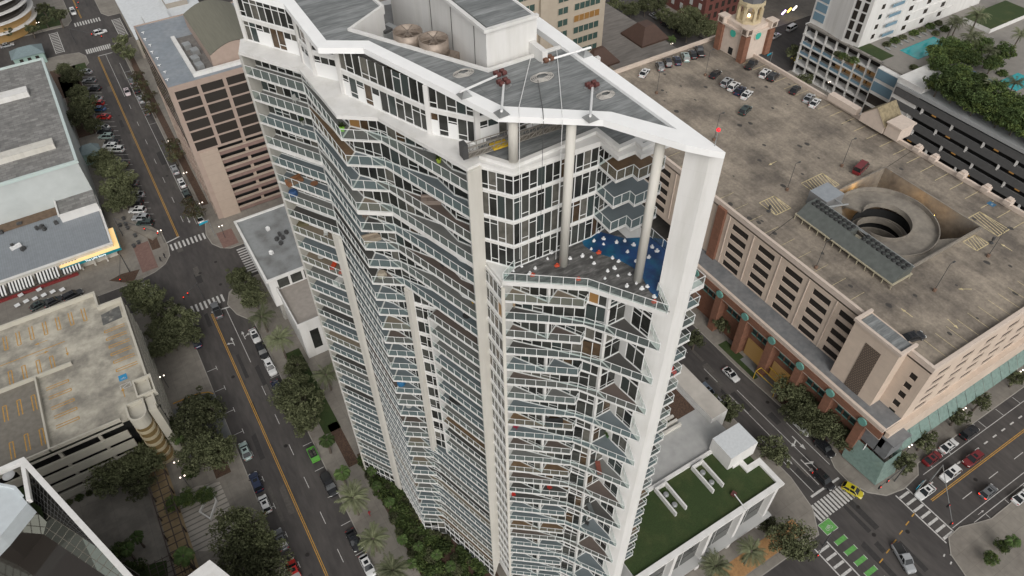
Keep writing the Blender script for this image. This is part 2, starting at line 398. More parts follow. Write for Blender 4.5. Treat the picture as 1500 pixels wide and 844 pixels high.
BRICKP = mat('brick_paving', (0.20, 0.12, 0.10), 0.85, var=0.12, scale=1.5); add_tiles(BRICKP, .4, .2, .01, .8)
patch('brick_paving', [rc(-13, -9, 166, 178), rc(7.8, 12, 164, 171), rc(-12, -9.5, 142, 149), rc(200, 216, 176, 190)], BRICKP)
PLAZA = mat('plaza_concrete', (0.25, 0.23, 0.20), 0.85, var=0.1, scale=.5, col2=(0.17, 0.155, 0.135), blotch=(0.12, 0.45, 0.62)); add_tiles(PLAZA, 5.5, 4.0, .05, .8)
patch('plaza', [rc(-41, -26.4, 84, 108)], PLAZA, .145)
DRIVE = mat('driveway_concrete', (0.16, 0.165, 0.165), 0.8, var=.1, scale=.7)
patch('driveway', [rc(-17, -7.9, 104, 118), rc(99.2, 104, 50, 62)], DRIVE, .145)
STR = mat('striped_paving', (0.36, 0.33, 0.29), 0.8, var=.08, scale=1); add_tiles(STR, 40, 1.15, .14, .45, vary=0)
patch('striped_paving', [[(-20.6, 97.5), (-13.2, 95), (-12.8, 84), (-17.2, 80.5), (-22.6, 83.5), (-22.6, 92)]], STR, .15)
patch('lawn', [[(-34, 83.5), (-27, 80.5), (-26.5, 84), (-33, 86)]], GRASS, .15)
b = MB(); b.strip([(-8.1, 104.5), (-9.4, 104.2), (-16.5, 104.2)], -.1, .1, .14, .3); b.strip([(-8.1, 117.5), (-9, 118.6), (-11, 119.4), (-16.5, 119.6)], -.1, .1, .14, .3)
tag(b.build('yellow_kerb', mat('yellow_kerb', (0.5, 0.27, 0.04), .7, var=.2, scale=3)), 'curved yellow painted kerb of the driveway beside the left garage', 'kerb')

for i, (x, y) in enumerate(((-.2, 158), (3.2, 151), (-2.9, 120), (1.2, 96), (-3.4, 71), (2.6, 205), (-3.0, 247), (93, 22.5), (97, 14), (89, 62), (96, 50), (118, 14), (91, 17), (4.5, 160))):
    q = MB(); q.tube((x, y, .0), (x, y, .012), .42, 16); tag(q.build('manhole_cover', mat('cast_iron', (.03, .027, .025), .6, metal=.5, var=.3, scale=6)), 'round dark iron manhole cover set in the street asphalt', 'manhole cover', 'manhole covers in the streets')
RP = [mat('asphalt_patch_dark', (.032, .03, .029), .9, var=.2, scale=2), mat('asphalt_patch_pale', (.085, .078, .07), .9, var=.2, scale=2)]
rp = random.Random(3)
for M_, kk in ((RP[0], 0), (RP[1], 1)):
    q = MB()
    for i in range(26):
        if i % 2: x, y, w_, l_ = rp.uniform(-6.5, 4.5), rp.uniform(55, 290), rp.uniform(.7, 1.8), rp.uniform(2.5, 9)
        else: x, y, w_, l_ = rp.uniform(87.5, 95.5), rp.uniform(8, 95), rp.uniform(.6, 1.7), rp.uniform(2, 8)
        pts = [(x - w_ / 2, y - l_ / 2), (x + w_ / 2 * rp.uniform(.6, 1.2), y - l_ / 2), (x + w_ / 2, y + l_ / 2), (x - w_ / 2 * rp.uniform(.6, 1.2), y + l_ / 2 * rp.uniform(.8, 1))]
        if abs(y - 15.7) < 14 and x > 80 and kk: continue
        q.poly([(a, b_, .0022 + kk * .0006 + i * .00002) for a, b_ in pts])
    struct(q.build('road_repair', M_), 'patched strips of asphalt')
# ================================================================ the balcony tower
T = thing('apartment_tower', 'tall white apartment tower with zigzag balconies and wedge shaped roof in the centre', 'tower', (26, 60, 0))
ZR = 100.0
A0 = P(360, 109.6, S(1)); A1 = P(447, 137, S(1)); B1t = P(500, 204.5, S(1)); B1 = P(545.7, 415.6, S(8)); B2t = P(559, 208, S(1)); B2 = P(592.5, 418, S(8)); B3 = P(687, 283.5, S(1))
D0 = P(704, 275, S(1)); D2 = P(752, 287, S(1)); E0 = P(735, 413, S(4)); E1 = P(860, 421.6, S(4)); E2 = P(979.6, 461.5, S(4))
T1 = P(856, 451, S(5)); T2 = P(861, 443, S(5))
W0 = P(750, 421.6, S(5)); W1 = P(803, 442, S(5)); W2 = P(816.7, 424, S(5)); W3 = P(862, 442, S(5)); W4 = P(887, 478.8, S(6))
W5 = P(914.6, 465, S(6)); W6 = P(924, 474.5, S(6)); W7 = P(949, 495, S(6))
F0, F1, F2 = P(1005, 217, 98.9), P(1041, 226, 98.9), P(1062, 227, 98.9)
Z = [P(872.5, 281, S(2)), P(897.5, 304.7, S(2)), P(921, 294.7, S(2)), P(928.7, 302, S(2)), P(943, 295.5, S(2)), P(967.5, 282, S(2))]
Z0 = P(1016, 507, S(7)); Z0 = (Z0[0] + .2, max(Z0[1], F2[1] + .6)); XB = Z0[0]; XW = XB - 2.4      # outer and wall line of the far side
F0i = (F0[0] + .12, F0[1] + .1); FC = (F1[0] - .1, F1[1] + 1.0); FD = (F2[0] - .15, F2[1] + .8)
NY = P(345, -20, ZR)[1]                                   # north end
wA0 = P(374, 95.6, S(1)); wA1 = P(443, 116, S(1))
w1 = P(513, 185, S(1)); w2 = P(529, 189, S(1)); w3 = P(600, 248, S(2)); w4 = P(642, 262, S(2)); w5 = P(663, 248, S(1)); w6 = P(684, 256, S(1))
C0 = P(627, 465, S(9)); C0w = P(640, 452, S(9))
FY = max(Z[0][1], D2[1]) + .2
def lerp(a, b_, t): return (a[0] + (b_[0] - a[0]) * t, a[1] + (b_[1] - a[1]) * t)
def outline(j):
    t = min(1, max(0, (j - 1) / 4.0)) if j > 0 else 0
    b1 = lerp(B1t, B1, t); b2 = lerp(B2t, B2, t)
    o = [A0, A1, b1, b2]
    if 9 <= j <= 20: o += [lerp(b2, w3, .35), C0w, C0]
    o += [B3, D0]
    if j <= 3: o += [D2, Z[0], Z[1], Z[2], Z[3], Z[4], Z[5], (Z[5][0], Z[5][1] + 1.5), (Z[5][0], FY + 2), (XW, FY + 2)]
    elif j % 2 == 0: o += [E0, E1, E2, F0i, FC, FD, (F2[0] + .1, Z0[1]), Z0, (XB, NY)]
    else: o += [E0, T1, T2, lerp(W3, W4, .9), W4, W5, W6, W7, F0i, FC, FD, (F2[0] + .1, Z0[1]), Z0, (XB, NY)]
    o += [(XW, NY), (A0[0] + 1.0, NY)]
    return o
FLOORS = [mat('balcony_floor_slate', (0.136, 0.160, 0.172), .7, var=.06, scale=.5), mat('balcony_floor_grey', (0.160, 0.160, 0.152), .7, var=.06, scale=.5),
          mat('balcony_floor_dark', (0.068, 0.064, 0.060), .7, var=.1, scale=.5), mat('balcony_floor_tan', (0.216, 0.176, 0.132), .7, var=.08, scale=.7),
          mat('balcony_floor_wood', (0.160, 0.100, 0.056), .7, var=.2, scale=1.5), mat('balcony_floor_brown', (0.120, 0.092, 0.080), .7, var=.08, scale=.7)]
rs = random.Random(11)
def fl(): return rs.choices(FLOORS, [42, 20, 12, 9, 5, 12])[0]
def rail(poly, z, name='balcony_railing', side=.08, step=1.25):
    r = MB(); a = offset(poly, side)
    r.strip(a, -.025, .025, z + 1.2, z + 1.25); r.strip(a, -.02, .02, z + .05, z + .09)
    for p, d in along(a, step): r.obox((p.x, p.y, z), .06, .06, 1.21, math.atan2(d.y, d.x))
    o = r.build(name, METAL, T)
    g_ = MB(); [g_.poly([(*a[i], z + .11), (*a[i + 1], z + .11), (*a[i + 1], z + 1.2), (*a[i], z + 1.2)]) for i in range(len(a) - 1)]; g_.build('glass_panel', RAILG, o)
    return o
def glazing(poly, z0, z1, name='window_wall', step=1.15, door=0.0, low=0.0, mats=None):
    """storey of glass panes between white mullions along a polyline"""
    fr = MB(); gl = MB(); a = along(poly, step)
    for (p, d) in a: fr.obox((p.x, p.y, z0), .085, .09, z1 - z0, math.atan2(d.y, d.x))
    for i in range(len(a) - 1):
        p, q = a[i][0], a[i + 1][0]
        if (q - p).length < .15: continue
        k = rs.choices(range(6), GWT)[0]
        gl.poly([(p.x, p.y, z0 + .1), (q.x, q.y, z0 + .1), (q.x, q.y, z1), (p.x, p.y, z1)], k)
        r = rs.random(); d = (q - p).normalized(); nz = Vector((-d.y, d.x)) * .05
        ht = z0 + .62 if r < .4 else z1 - .62
        if r < .75 and (q - p).length > .5:
            fr.poly([(p.x - nz.x, p.y - nz.y, ht), (q.x - nz.x, q.y - nz.y, ht), (q.x - nz.x, q.y - nz.y, ht + .1), (p.x - nz.x, p.y - nz.y, ht + .1)])
            fr.poly([(p.x + nz.x, p.y + nz.y, ht), (q.x + nz.x, q.y + nz.y, ht), (q.x + nz.x, q.y + nz.y, ht + .1), (p.x + nz.x, p.y + nz.y, ht + .1)])
        if low and rs.random() < low:
            fr.poly([(p.x - nz.x * 1.5, p.y - nz.y * 1.5, z0), (q.x - nz.x * 1.5, q.y - nz.y * 1.5, z0), (q.x - nz.x * 1.5, q.y - nz.y * 1.5, z1 - .75), (p.x - nz.x * 1.5, p.y - nz.y * 1.5, z1 - .75)])
    fr.strip(poly, -.1, .1, z0, z0 + .12)
    o = fr.build(name, METAL, T); gl.build('pane', GL, o)
    return o
NJ = 31
DST = (Vector(D0) - Vector(D2)).length / 4.02
def band(poly, z0, z1): MB().strip(poly, -.13, .13, z0, z1).build('spandrel_band', WHITE, T)
wallA = [wA0, wA1, w1, w2, w3, w4, w5, w6, lerp(B3, D0, .5)]
wallL = [wA0, wA1, w1, w2, lerp(B2, w3, .35)]
wallC = [C0w, lerp(w3, w4, .6), w4, w5, w6, lerp(B3, D0, .5)]
for j in range(0, NJ):
    z = S(j); o = outline(j)
    th = {0: .45, 4: .5}.get(j, .17)
    s_ = MB(); s_.prism(o, z - th, z, 0, 0)
    slab = s_.build('floor_slab', [WHITE], T)
    zt = S(j - 1) - {1: .45, 5: .5}.get(j, .17)         # ceiling above this floor
    if j == 0: zt = ZR - .66
    # floor finishes, inside the slab edge
    def finish(poly, M=None):
        pp = poly if area(poly) > 0 else poly[::-1]
        pp = offset(pp, .1, True); q = MB(); q.poly([(x, y, z + .004) for x, y in pp]); q.build('balcony_floor', M or fl(), slab)
    t = min(1, max(0, (j - 1) / 4.0)) if j > 0 else 0
    b1 = lerp(B1t, B1, t); b2 = lerp(B2t, B2, t)
    if j >= 1:
        finish([A0, A1, wA1, wA0])
        finish([A1, b1, w1, wA1]) if j % 3 else finish([A1, b1, w1, wA1], FLOORS[0])
        if 9 <= j <= 20:
            finish([b1, b2, lerp(b2, w3, .3), w2, w1]); finish([C0, B3, w6, w5, w4, C0w])
        else:
            f_ = fl(); finish([b1, b2, w2, w1], f_); finish([b2, B3, w6, w5, w4, w3, w2], fl())
        # railings
        rail([A0, A1], z); rail([A1, b1, b2] + ([] if 9 <= j <= 20 else [B3]), z)
        if 9 <= j <= 20: rail([C0, B3], z)
        # windows
        if j < 30:
            if 9 <= j <= 20:
                glazing(wallL, z, zt); glazing([lerp(b2, w3, .35), C0w], z, zt - .4, 'bay_window', 1.2); band([lerp(b2, w3, .35), C0w], zt - .4, zt); glazing(wallC, z, zt, 'recessed_window')
            else: glazing([wA0, wA1, w1, w2] + wallA[4:], z, zt)
            q = MB(); q.strip([A0, wA0], -.12, .12, z, zt)
            q.build('partition_wall', WHITE, T)
        # end wall strip and the entertainment side
        if j <= 3:
            glazing([D0, D2, (Z[0][0], Z[0][1] + .1), (XW, FY)], z, zt - .15, 'corner_window', DST); band([D0, D2, (Z[0][0], Z[0][1] + .1), (XW, FY)], zt - .15, zt)
            rail(Z + [(Z[5][0], Z[5][1] + 1.5)], z, 'end_balcony_railing')
            finish([Z[0], Z[1], Z[2], Z[3], Z[4], Z[5], (Z[5][0], FY), (XW, FY)], FLOORS[4] if j == 1 else FLOORS[0])
        elif j == 4:
            glazing([D0, D2, (Z[0][0], Z[0][1] + .1), (XW, FY)], z, zt - .15, 'end_window_wall', DST); band([D0, D2, (Z[0][0], Z[0][1] + .1), (XW, FY)], zt - .15, zt)
            rail([D2, E0, E1, E2, F0], z, 'terrace_railing'); rail([F2, (F2[0] + .1, Z0[1]), Z0, (XB, NY)], z, 'far_side_railing', .08, 1.6)
        else:
            if j < 30: glazing([D0, E0], z, zt - .4, 'corner_window', DST); band([D0, E0], zt - .4, zt)
            if j % 2:
                rail([E0, T1, T2], z, 'end_balcony_railing')
                finish([E0, T1, T2, W3, W2, W1, W0])
                if j < 30: glazing([W0, W1, W2, W3, W4, W5], z, zt, 'end_window_wall', 1.1)
            else:
                rail([E0, E1, E2, F0], z, 'end_balcony_railing')
                f_ = fl(); finish([E0, E1, lerp(E1, E2, .45), W4, W0], f_); finish([lerp(E1, E2, .45), E2, W7, W6, W5, W4], f_)
                if j < 30: glazing([W0, W4, W5], z, zt, 'end_window_wall', 1.1)
            if j < 30:
                glazing([W6, W7], z, zt, 'side_window', 1.1)
                MB().strip([W5, W6], -.1, .1, z, zt).build('end_partition_wall', WHITE, T); MB().strip([E0, W0], -.1, .1, z, zt).build('side_partition_wall', WHITE, T)
                MB().obox((W4[0], W4[1], z), .35, .35, zt - z).build('corner_post', WHITE, T)
                if j % 2: MB().obox((W1[0], W1[1], z), .3, .3, zt - z).build('corner_post', WHITE, T)
            rail([F2, (F2[0] + .1, Z0[1]), Z0, (XB, 52)], z, 'far_side_railing', .08, 1.6)
            finish([(F2[0] + .3, Z0[1]), Z0, (XB, 50), (XW, 50)])
# core mass, so the tower is solid behind its glass
q = MB()
inner = offset([wA0, wA1, w1, w2, w3, w4, w6, D0], 1.6)
q.prism(inner + [(XW - 1, inner[-1][1]), (XW - 1, NY - .5), (wA0[0] + 2, NY - .5)], 0.0, S(0) - .9)
q.build('core', mat('core_wall', (0.10, 0.095, 0.085), .8), T)
q = MB(); q.prism([lerp(W0, D0, .3), offset([W0, W4, W5], 1.4)[0], offset([W0, W4, W5], 1.4)[1], (XW - 1, W5[1] + 1.2), (XW - 1, inner[-1][1] + .2), inner[-1]], 0, S(5) - .1)
q.build('core', MATS['core_wall'], T)
q = MB(); q.strip([(XW, FY), (XW, NY)], -.05, .05, 0, S(0) - .3); q.build('far_side_glass', GL[1], T)
q = MB(); q.strip([(XW, Z0[1] + 1.5), (XW, FY)], -.05, .05, 0, S(4) - .85); q.build('far_side_glass', GL[1], T)
q = MB(); q.strip([A0, lerp(A0, wA0, 1.15), (A0[0] + 1.6, NY)], -.15, .15, 0, S(0) - .2); q.build('north_wall', CREAM, T)
# columns
def colm(pts, z0, z1, name='column', M=CREAM): q = MB(); q.prism(pts, z0, z1); q.build(name, M, T)
a1o = offset([A0, A1, B1], -.35)
colm([a1o[1], lerp(A1, A0, .16), lerp(A1, wA1, .35), lerp(A1, B1, .06)], 0, S(8) - .3)
b2o = offset([B1, B2, B3], -.25)
colm([b2o[1], lerp(b2o[1], b2o[2], .055), lerp(B2, w3, .35), B2], S(21), S(8) - .3)
d0o = offset([B2, B3, D0], -.3)
colm([d0o[1], d0o[2], lerp(D0, w6, .15), lerp(B3, w6, .6)], 7.5, S(0) - .3)
q = MB(); tip = (B3[0] - .1, B3[1] - .1)
a_, b_, c_, d_ = d0o[1], d0o[2], lerp(D0, w6, .15), lerp(B3, w6, .6)
q.poly([(*a_, 7.5), (*b_, 7.5), (*tip, 0)]); q.poly([(*b_, 7.5), (*c_, 7.5), (*tip, 0)]); q.poly([(*c_, 7.5), (*d_, 7.5), (*tip, 0)]); q.poly([(*d_, 7.5), (*a_, 7.5), (*tip, 0)])
q.build('column_foot', CREAM, T)
colm([offset([D0, E0], -.12)[1], E0, lerp(E0, E1, .035), offset([E0, E1], -.12)[0]], 4, S(4) - .8, 'fin')
cw = MB(); cw.strip([C0, C0w], -.12, .12, S(20), S(9)); cw.build('fin', WHITE, T)
for (px, py) in ((752, 240), (825, 388), (934, 411)):
    p = P(px, py, S(0) if px == 752 else S(4))
    q = MB(); q.tube((p[0], p[1], S(0) if px == 752 else S(4)), (p[0], p[1], ZR - .62), .45, 20); q.build('round_column', CREAM, T, True)
fin = MB(); f3 = P(1040, 205, 98.9); fin.prism([F0, F1, F2, (F2[0] + .1, F2[1] + 1.5), (F0[0] + 1.6, F0[1] + 1.4)], 0, ZR - 1.0); fin.build('blade_wall', WHITE, T)
for k, (fx, fy) in enumerate(((.12, .3), (.45, .3), (.8, .3))):
    pp = lerp(E0, E1, fx); q = MB(); q.box(pp[0] + .5, pp[0] + 1.7, pp[1] + .3, pp[1] + 1.5, 0, S(30) - .2); q.build('base_column', CREAM, T)
# ground storeys
q = MB(); base = offset([A0, A1, B1, B2, B3], .35)
q.strip(base, -.1, .1, .0, S(30) - .2); q.build('lobby_wall', mat('lobby_glass', (.018, .018, .018), .08), T)
glazing(offset(base, -.2), .1, 2.4, 'lobby_window', 1.3); glazing(offset(base, -.2), 2.5, S(30) - .2, 'lobby_window', 1.3)
# ------------------------------------------------ penthouse level and roof
pw = [P(362, 58, S(0)), P(443, 82, S(0)), P(446, 92, S(0)), P(463.5, 110, S(0)), P(499, 119, S(0)), P(505, 137, S(0)), P(631, 195, S(0)), P(700, 211, S(0)), P(746, 198, S(0)), (XW, P(746, 198, S(0))[1])]
zm = S(0) + 2.45
glazing(pw, S(0), zm, 'penthouse_window', 1.05, low=.5)
glazing(pw, zm + .45, ZR - .62, 'penthouse_window', 1.05)
q = MB(); q.strip(pw, -.14, .14, zm, zm + .45)
for (p, d) in along(pw, 9): q.obox((p.x, p.y, S(0)), .5, .4, ZR - .66 - S(0), math.atan2(d.y, d.x))
q.build('penthouse_band', WHITE, T)
pin = offset(pw, 1.2)
q = MB(); q.prism([(x, y) for x, y in pin[:-1]] + [(XW - .5, pin[-1][1] + .5), (XW - .5, pin[-1][1] + 2), (P(728, 105, ZR)[0], P(728, 105, ZR)[1]), P(712, 103, ZR), P(508, 43, ZR), P(545, 8, ZR), (P(545, 8, ZR)[0], NY - 1), (pw[0][0] + 1.4, NY - 1)], S(0), S(0) + .02)
q.build('penthouse_floor', FLOORS[2], T)
q = MB(); q.strip([P(515, 42, ZR), P(715, 102, ZR), P(820, 68, ZR)], -.1, .1, S(0), ZR - 1); q.strip([P(511, 42, ZR), P(559, 8, ZR)], -.1, .1, S(0), ZR - 1)
q.build('yard_wall', WHITE, T)
q = MB(); q.strip([pin[0], (pin[0][0], NY)], -.1, .1, S(0), ZR - 1); q.build('yard_wall', WHITE, T)
# deck parapet over the end windows
q = MB(); dk = [P(702, 232, S(0)), P(752, 247, S(0)), P(873, 196, S(0)), P(906, 222, S(0)), P(930.6, 211, S(0)), P(941, 220.5, S(0)), P(958, 212, S(0)), P(990, 200, S(0))]
q.strip(dk, -.05, .45, S(0) - 1.0, S(0) + .35); q.build('deck_parapet', WHITE, T)
q = MB(); q.prism([dk[0]] + dk[1:] + [(XW, dk[-1][1] + 1), (XW, pw[-1][1]), pw[7]], S(0) - .5, S(0) + .03); q.build('deck', MEMB, T)
ro = [P(343, -14, ZR), P(415.7, 6, ZR), P(465, 70, ZR), P(532, 70.3, ZR), P(728.4, 169.6, ZR), P(884, 176, ZR), P(1005.6, 213, ZR), P(1039.6, 220, ZR), P(1063, 223.5, ZR), P(785, 21, ZR), P(722, -25, ZR)]
ri = [P(355, -40, ZR), P(431, 0, ZR), P(478, 59, ZR), P(540, 59.5, ZR), P(736, 155.6, ZR), P(895.6, 163.7, ZR), P(991.6, 189.4, ZR), P(826, 69, ZR), P(775, 33, ZR), P(700, -20, ZR)]
rim = MB()
def rq(a, b_, c_, d_):
    for z0, z1 in ((ZR - .62, ZR),):
        for zz in (z0, z1): rim.poly([(*a, zz), (*b_, zz), (*c_, zz), (*d_, zz)])
        for p, q_ in ((a, b_), (c_, d_)): rim.poly([(*p, z0), (*q_, z0), (*q_, z1), (*p, z1)])
prs = [(0, 0), (1, 1), (2, 2), (3, 3), (4, 4), (5, 5), (6, 6)]
for i in range(6): rq(ro[i], ro[i + 1], ri[i + 1], ri[i])
rim.poly([(*p, ZR) for p in (ro[6], ro[7], ro[8], ri[6])]); rim.poly([(*p, ZR - .62) for p in (ro[6], ro[7], ro[8], ri[6])])
for p, q_ in ((ro[6], ro[7]), (ro[7], ro[8])): rim.poly([(*p, ZR - .62), (*q_, ZR - .62), (*q_, ZR), (*p, ZR)])
rq(ro[8], ro[9], ri[8], ri[6]); rq(ro[9], ro[10], ri[9], ri[8])
rim.build('roof_rim', mat('rim_white', (0.86, 0.86, 0.85), .45, var=.03, scale=.8), T)
hole = [P(820.6, 66.6, ZR), P(715, 101, ZR), P(511, 41, ZR), P(559, 7, ZR), P(551, 0, ZR), P(535, -14, ZR), P(560, -60, ZR)]
q = MB(); q.prism(ri[0:7] + [ri[7]] + hole, ZR - .58, ZR - .3, 0, 1); q.build('roof_deck', [WHITE, MEMB], T)
q = MB(); q.strip(hole, -.2, .12, ZR - 1.0, ZR - .05); q.build('parapet', WHITE, T)
yd = MB(); yd.prism([P(500, 60, ZR), P(715, 130, ZR), P(830, 80, ZR), (XW, 80), (P(500, 60, ZR)[0] + 2, NY)], S(0) + .1, S(0) + .4, 0); yd.build('yard_floor', mat('yard_floor', (0.18, 0.18, 0.18), .8, var=.15, scale=1), T)
# white plant penthouse on the roof
bx0, by0 = P(711.5, 43, 103.4); bx1 = P(784, 24, 103.4)[0]
q = MB(); q.box(bx0, bx1 + .4, by0, by0 + 22, S(0), 103.2, 0); q.build('plant_room', WHITE, T)
q = MB(); q.box(bx0 + .35, bx1, by0 + .35, by0 + 22, 103.2, 103.35); q.build('plant_room_roof', MEMB, T)
q = MB(); q.strip([(bx0, by0 + 22), (bx0, by0), (bx1 + .4, by0)], -.35, .05, 103.2, 103.5); q.build('plant_room_parapet', WHITE, T)
q = MB(); a_, b_ = P(769, 26, 102.5), P(820, 67, 100); q.strip([(bx1 - .2, by0 + 5), (bx1 - .2, by0 - 2.4)], -.3, .3, 99.2, 100.9); q.build('plant_room_screen', WHITE, T)
q = MB()
for i in range(3):
    yy = by0 + 2.2 + i * 4.6; q.tube((bx0 - .05, yy, 97.5), (bx0 - .05, yy, 102.8), .03, 6)
q.build('wall_conduit', mat('dark_metal', (.06, .06, .06), .5), T)
DKM = MATS['dark_metal']
BRZ = mat('weathered_steel', (0.27, 0.22, 0.18), .5, metal=.3, var=.15, scale=2)
ct = thing('cooling_tower', 'beige steel cooling tower with two big round fans on the tower roof', 'cooling tower', (*P(615, 60, ZR), S(0)))
cA, cB = P(596.5, 43, 100.7), P(634.5, 53.5, 100.7)
dv = Vector((cB[0] - cA[0], cB[1] - cA[1])); L = dv.length; rzc = math.atan2(dv.y, dv.x); cm = ((cA[0] + cB[0]) / 2, (cA[1] + cB[1]) / 2, S(0) + .4)
q = MB(); q.obox(cm, L * 2.15, L * 1.15, 4.2, rzc); q.build('casing', BRZ, ct)
for c in (cA, cB):
    q = MB(); R_ = L * .48
    q.strip([(c[0] + R_ * cos(t * pi / 14), c[1] + R_ * sin(t * pi / 14)) for t in range(28)], 0, .08, 98.7, 100.55, closed=True)
    q.strip([(c[0] + R_ * 1.03 * cos(t * pi / 14), c[1] + R_ * 1.03 * sin(t * pi / 14)) for t in range(28)], -.06, .02, 98.95, 99.05, closed=True)
    fs = q.build('fan_housing', BRZ, ct, True)
    q = MB(); q.tube((c[0], c[1], 98.72), (c[0], c[1], 98.8), R_ * .98, 24); q.build('fan_well', BLACK, fs)
    q = MB()
    for t in range(6): q.obox((c[0] + R_ * .5 * cos(t * pi / 3), c[1] + R_ * .5 * sin(t * pi / 3), 99.7), R_, .5, .06, t * pi / 3)
    q.tube((c[0], c[1], 99.5), (c[0], c[1], 100.2), .35, 12); q.build('fan', BRZ, fs)
    q = MB()
    for t in range(4): q.obox((c[0], c[1], 100.5), R_ * 2, .07, .05, t * pi / 4)
    q.build('fan_guard', BRZ, fs)
for i, (x_, t_) in enumerate(((.35, 'nearest the fans'), (.75, 'running in the middle of the bundle'), (1.15, 'closest to the white plant room wall'))):
    q = MB(); a_ = P(600 + i * 12, -20, 98.2); q.tube((a_[0], a_[1], 97.9), (*P(658 + i * 14, 62 + i * 7, 98), 97.7), .16, 8); tag(q.build('roof_pipe', METAL, None, True), 'white roof pipe behind the cooling tower, ' + t_, 'pipe')
for (a_, b_, lab) in (((1, 0), (0, 0), ''),): pass
q = MB(); p_ = P(530, 30, 98); v = thing('duct_unit', 'grey rectangular air duct unit left of the cooling tower fans', 'air unit', (*P(572, 40, 97), S(0) + .4))
c = P(567, 38, 97.4); q.obox((c[0], c[1], S(0) + .4), 2.2, 2.0, 2.6, .3); q.build('casing', mat('galvanised', (.35, .36, .36), .4, metal=.5, var=.1, scale=1), v)
q = MB(); q.obox((c[0] - .4, c[1] - .4, S(0) + 3.0), 1.1, 1.1, .3, .3); q.build('duct_cap', DKM, v)
# terrace covers
TARP = mat('grey_tarp', (0.085, 0.083, 0.08), .5, var=.5, scale=.8, bump=1.0, stretch=(1, 3, 1), col2=(.15, .145, .14), blotch=(.9, .48, .62))
BLUE = mat('blue_tarp', (0.012, 0.05, 0.15), .5, var=.4, scale=.5, col2=(0.01, .14, .22), blotch=(.35, .45, .7), bump=.8)
zz = S(4)
def sheet(name, pts, z, M, label, cat, amp=.03):
    q = MB(); pts = pts if area(pts) > 0 else pts[::-1]
    q.prism(pts, z, z + amp, 0); return tag(q.build(name, M), label, cat)
fi = offset([E0, E1, E2], .35)
sheet('grey_tarp', [offset([D2, E0], .2)[0], fi[0], fi[1], fi[2], F0, (XW, F0[1] + 3), (XW, FY - .3), (D2[0] + .4, D2[1] + .1)], zz + .006, TARP, 'wrinkled dark grey tarp covering the tower terrace floor', 'tarp')
blu = [P(*p, zz) for p in ((857, 342), (851, 349), (855, 360), (868, 369), (880, 373), (897, 378), (912, 384), (926, 392), (937, 400), (945, 415), (952, 428), (963, 437), (972, 400), (985, 372), (974, 352), (950, 348), (915, 350), (880, 341))]
sheet('pool_cover', blu, zz + .04, BLUE, 'deep blue pool cover sheet lying over the grey tarp on the terrace', 'pool cover', .05)
bag0 = None; SB = mat('sandbag_white', (0.72, 0.72, 0.72), .9); RB = mat('red_bag', (0.5, 0.07, 0.03), .8)
spots = [(788, 376), (802, 380), (741, 404), (784, 394), (752, 398), (776, 402), (764, 391), (870, 387), (890, 398), (905, 405), (886, 409), (900, 394), (906, 384), (897, 379), (922, 403), (918, 420), (939, 370), (950, 378), (955, 363), (962, 369), (903, 356), (884, 351), (870, 354), (862, 344), (876, 341), (915, 354), (928, 360), (853, 376), (866, 378), (832, 357), (826, 373), (835, 380), (808, 371), (884, 359), (919, 370), (931, 384), (940, 424), (932, 416), (948, 421), (866, 366), (958, 436), (845, 345)]
for i, s_ in enumerate(spots):
    p = P(s_[0], s_[1], zz)
    if bag0 is None:
        q = MB(); q.lathe((0, 0, 0), [(.05, 0), (.44, .03), (.40, .14), (.22, .2), (.08, .26), (.2, .48), (.05, .42)], 5); bag0 = q.build('sandbag', SB); o = bag0
    else: o = bag0.copy(); COL.objects.link(o)
    o.location = (p[0], p[1], zz + .07); o.rotation_euler = (0, 0, i * 1.3); k_ = .42 + .3 * rs.random(); o.scale = (k_, k_ * .8, k_)
    tag(o, 'small white sandbag weighing down the tarps on the terrace', 'sandbag', 'white sandbags on the terrace tarps')
for i, s_ in enumerate(((845, 353, 'top left corner of the blue pool cover'), (877, 371, 'lower edge of the blue pool cover'), (816, 390, 'foot of the middle round column'), (780, 404, 'railing at the left end of the terrace'), (847, 410, 'railing below the middle round column'), (958, 443, 'railing near the blade wall'))):
    p = P(s_[0], s_[1], zz); o = bag0.copy(); o.data = bag0.data.copy(); o.data.materials[0] = RB; COL.objects.link(o); o.name = 'red_bag'
    o.location = (p[0], p[1], zz + .07); o.scale = (.8, .65, .6); tag(o, 'orange red weighted bag by the ' + s_[2], 'bag')
# swing stage, outriggers, cables
a_, b_ = Vector(P3(680, 230, 95.0)), Vector(P3(822, 184, 95.0)); d = (b_ - a_); L = d.length; u = d.normalized(); n_ = Vector((-u.y, u.x, 0)) * .4
ss = thing('swing_stage', 'long suspended maintenance platform hanging under the front edge of the roof', 'work platform', tuple(a_))
q = MB()
for s_ in (1, -1):
    for h in (0, .55, 1.05): q.tube(a_ + n_ * s_ + Vector((0, 0, h)), b_ + n_ * s_ + Vector((0, 0, h)), .045, 6)
    for i in range(15): p_ = a_ + d * (i / 14) + n_ * s_; q.tube(p_, p_ + Vector((0, 0, 1.05)), .03, 6)
    for i in range(14): q.tube(a_ + d * (i / 14) + n_ * s_, a_ + d * ((i + 1) / 14) + n_ * s_ + Vector((0, 0, .55)), .03, 5)
q.build('guard_rail', mat('aluminium', (.30, .28, .25), .4, metal=.6), ss)
q = MB(); q.strip([(a_.x, a_.y), (b_.x, b_.y)], -.4, .4, a_.z - .05, a_.z); q.build('platform', mat('platform_deck', (.22, .20, .17), .7, var=.2, scale=3), ss)
q = MB(); q.obox(a_ + Vector((0, 0, 0)), .5, .9, 1.5, math.atan2(u.y, u.x)); q.build('hoist', DKM, ss)
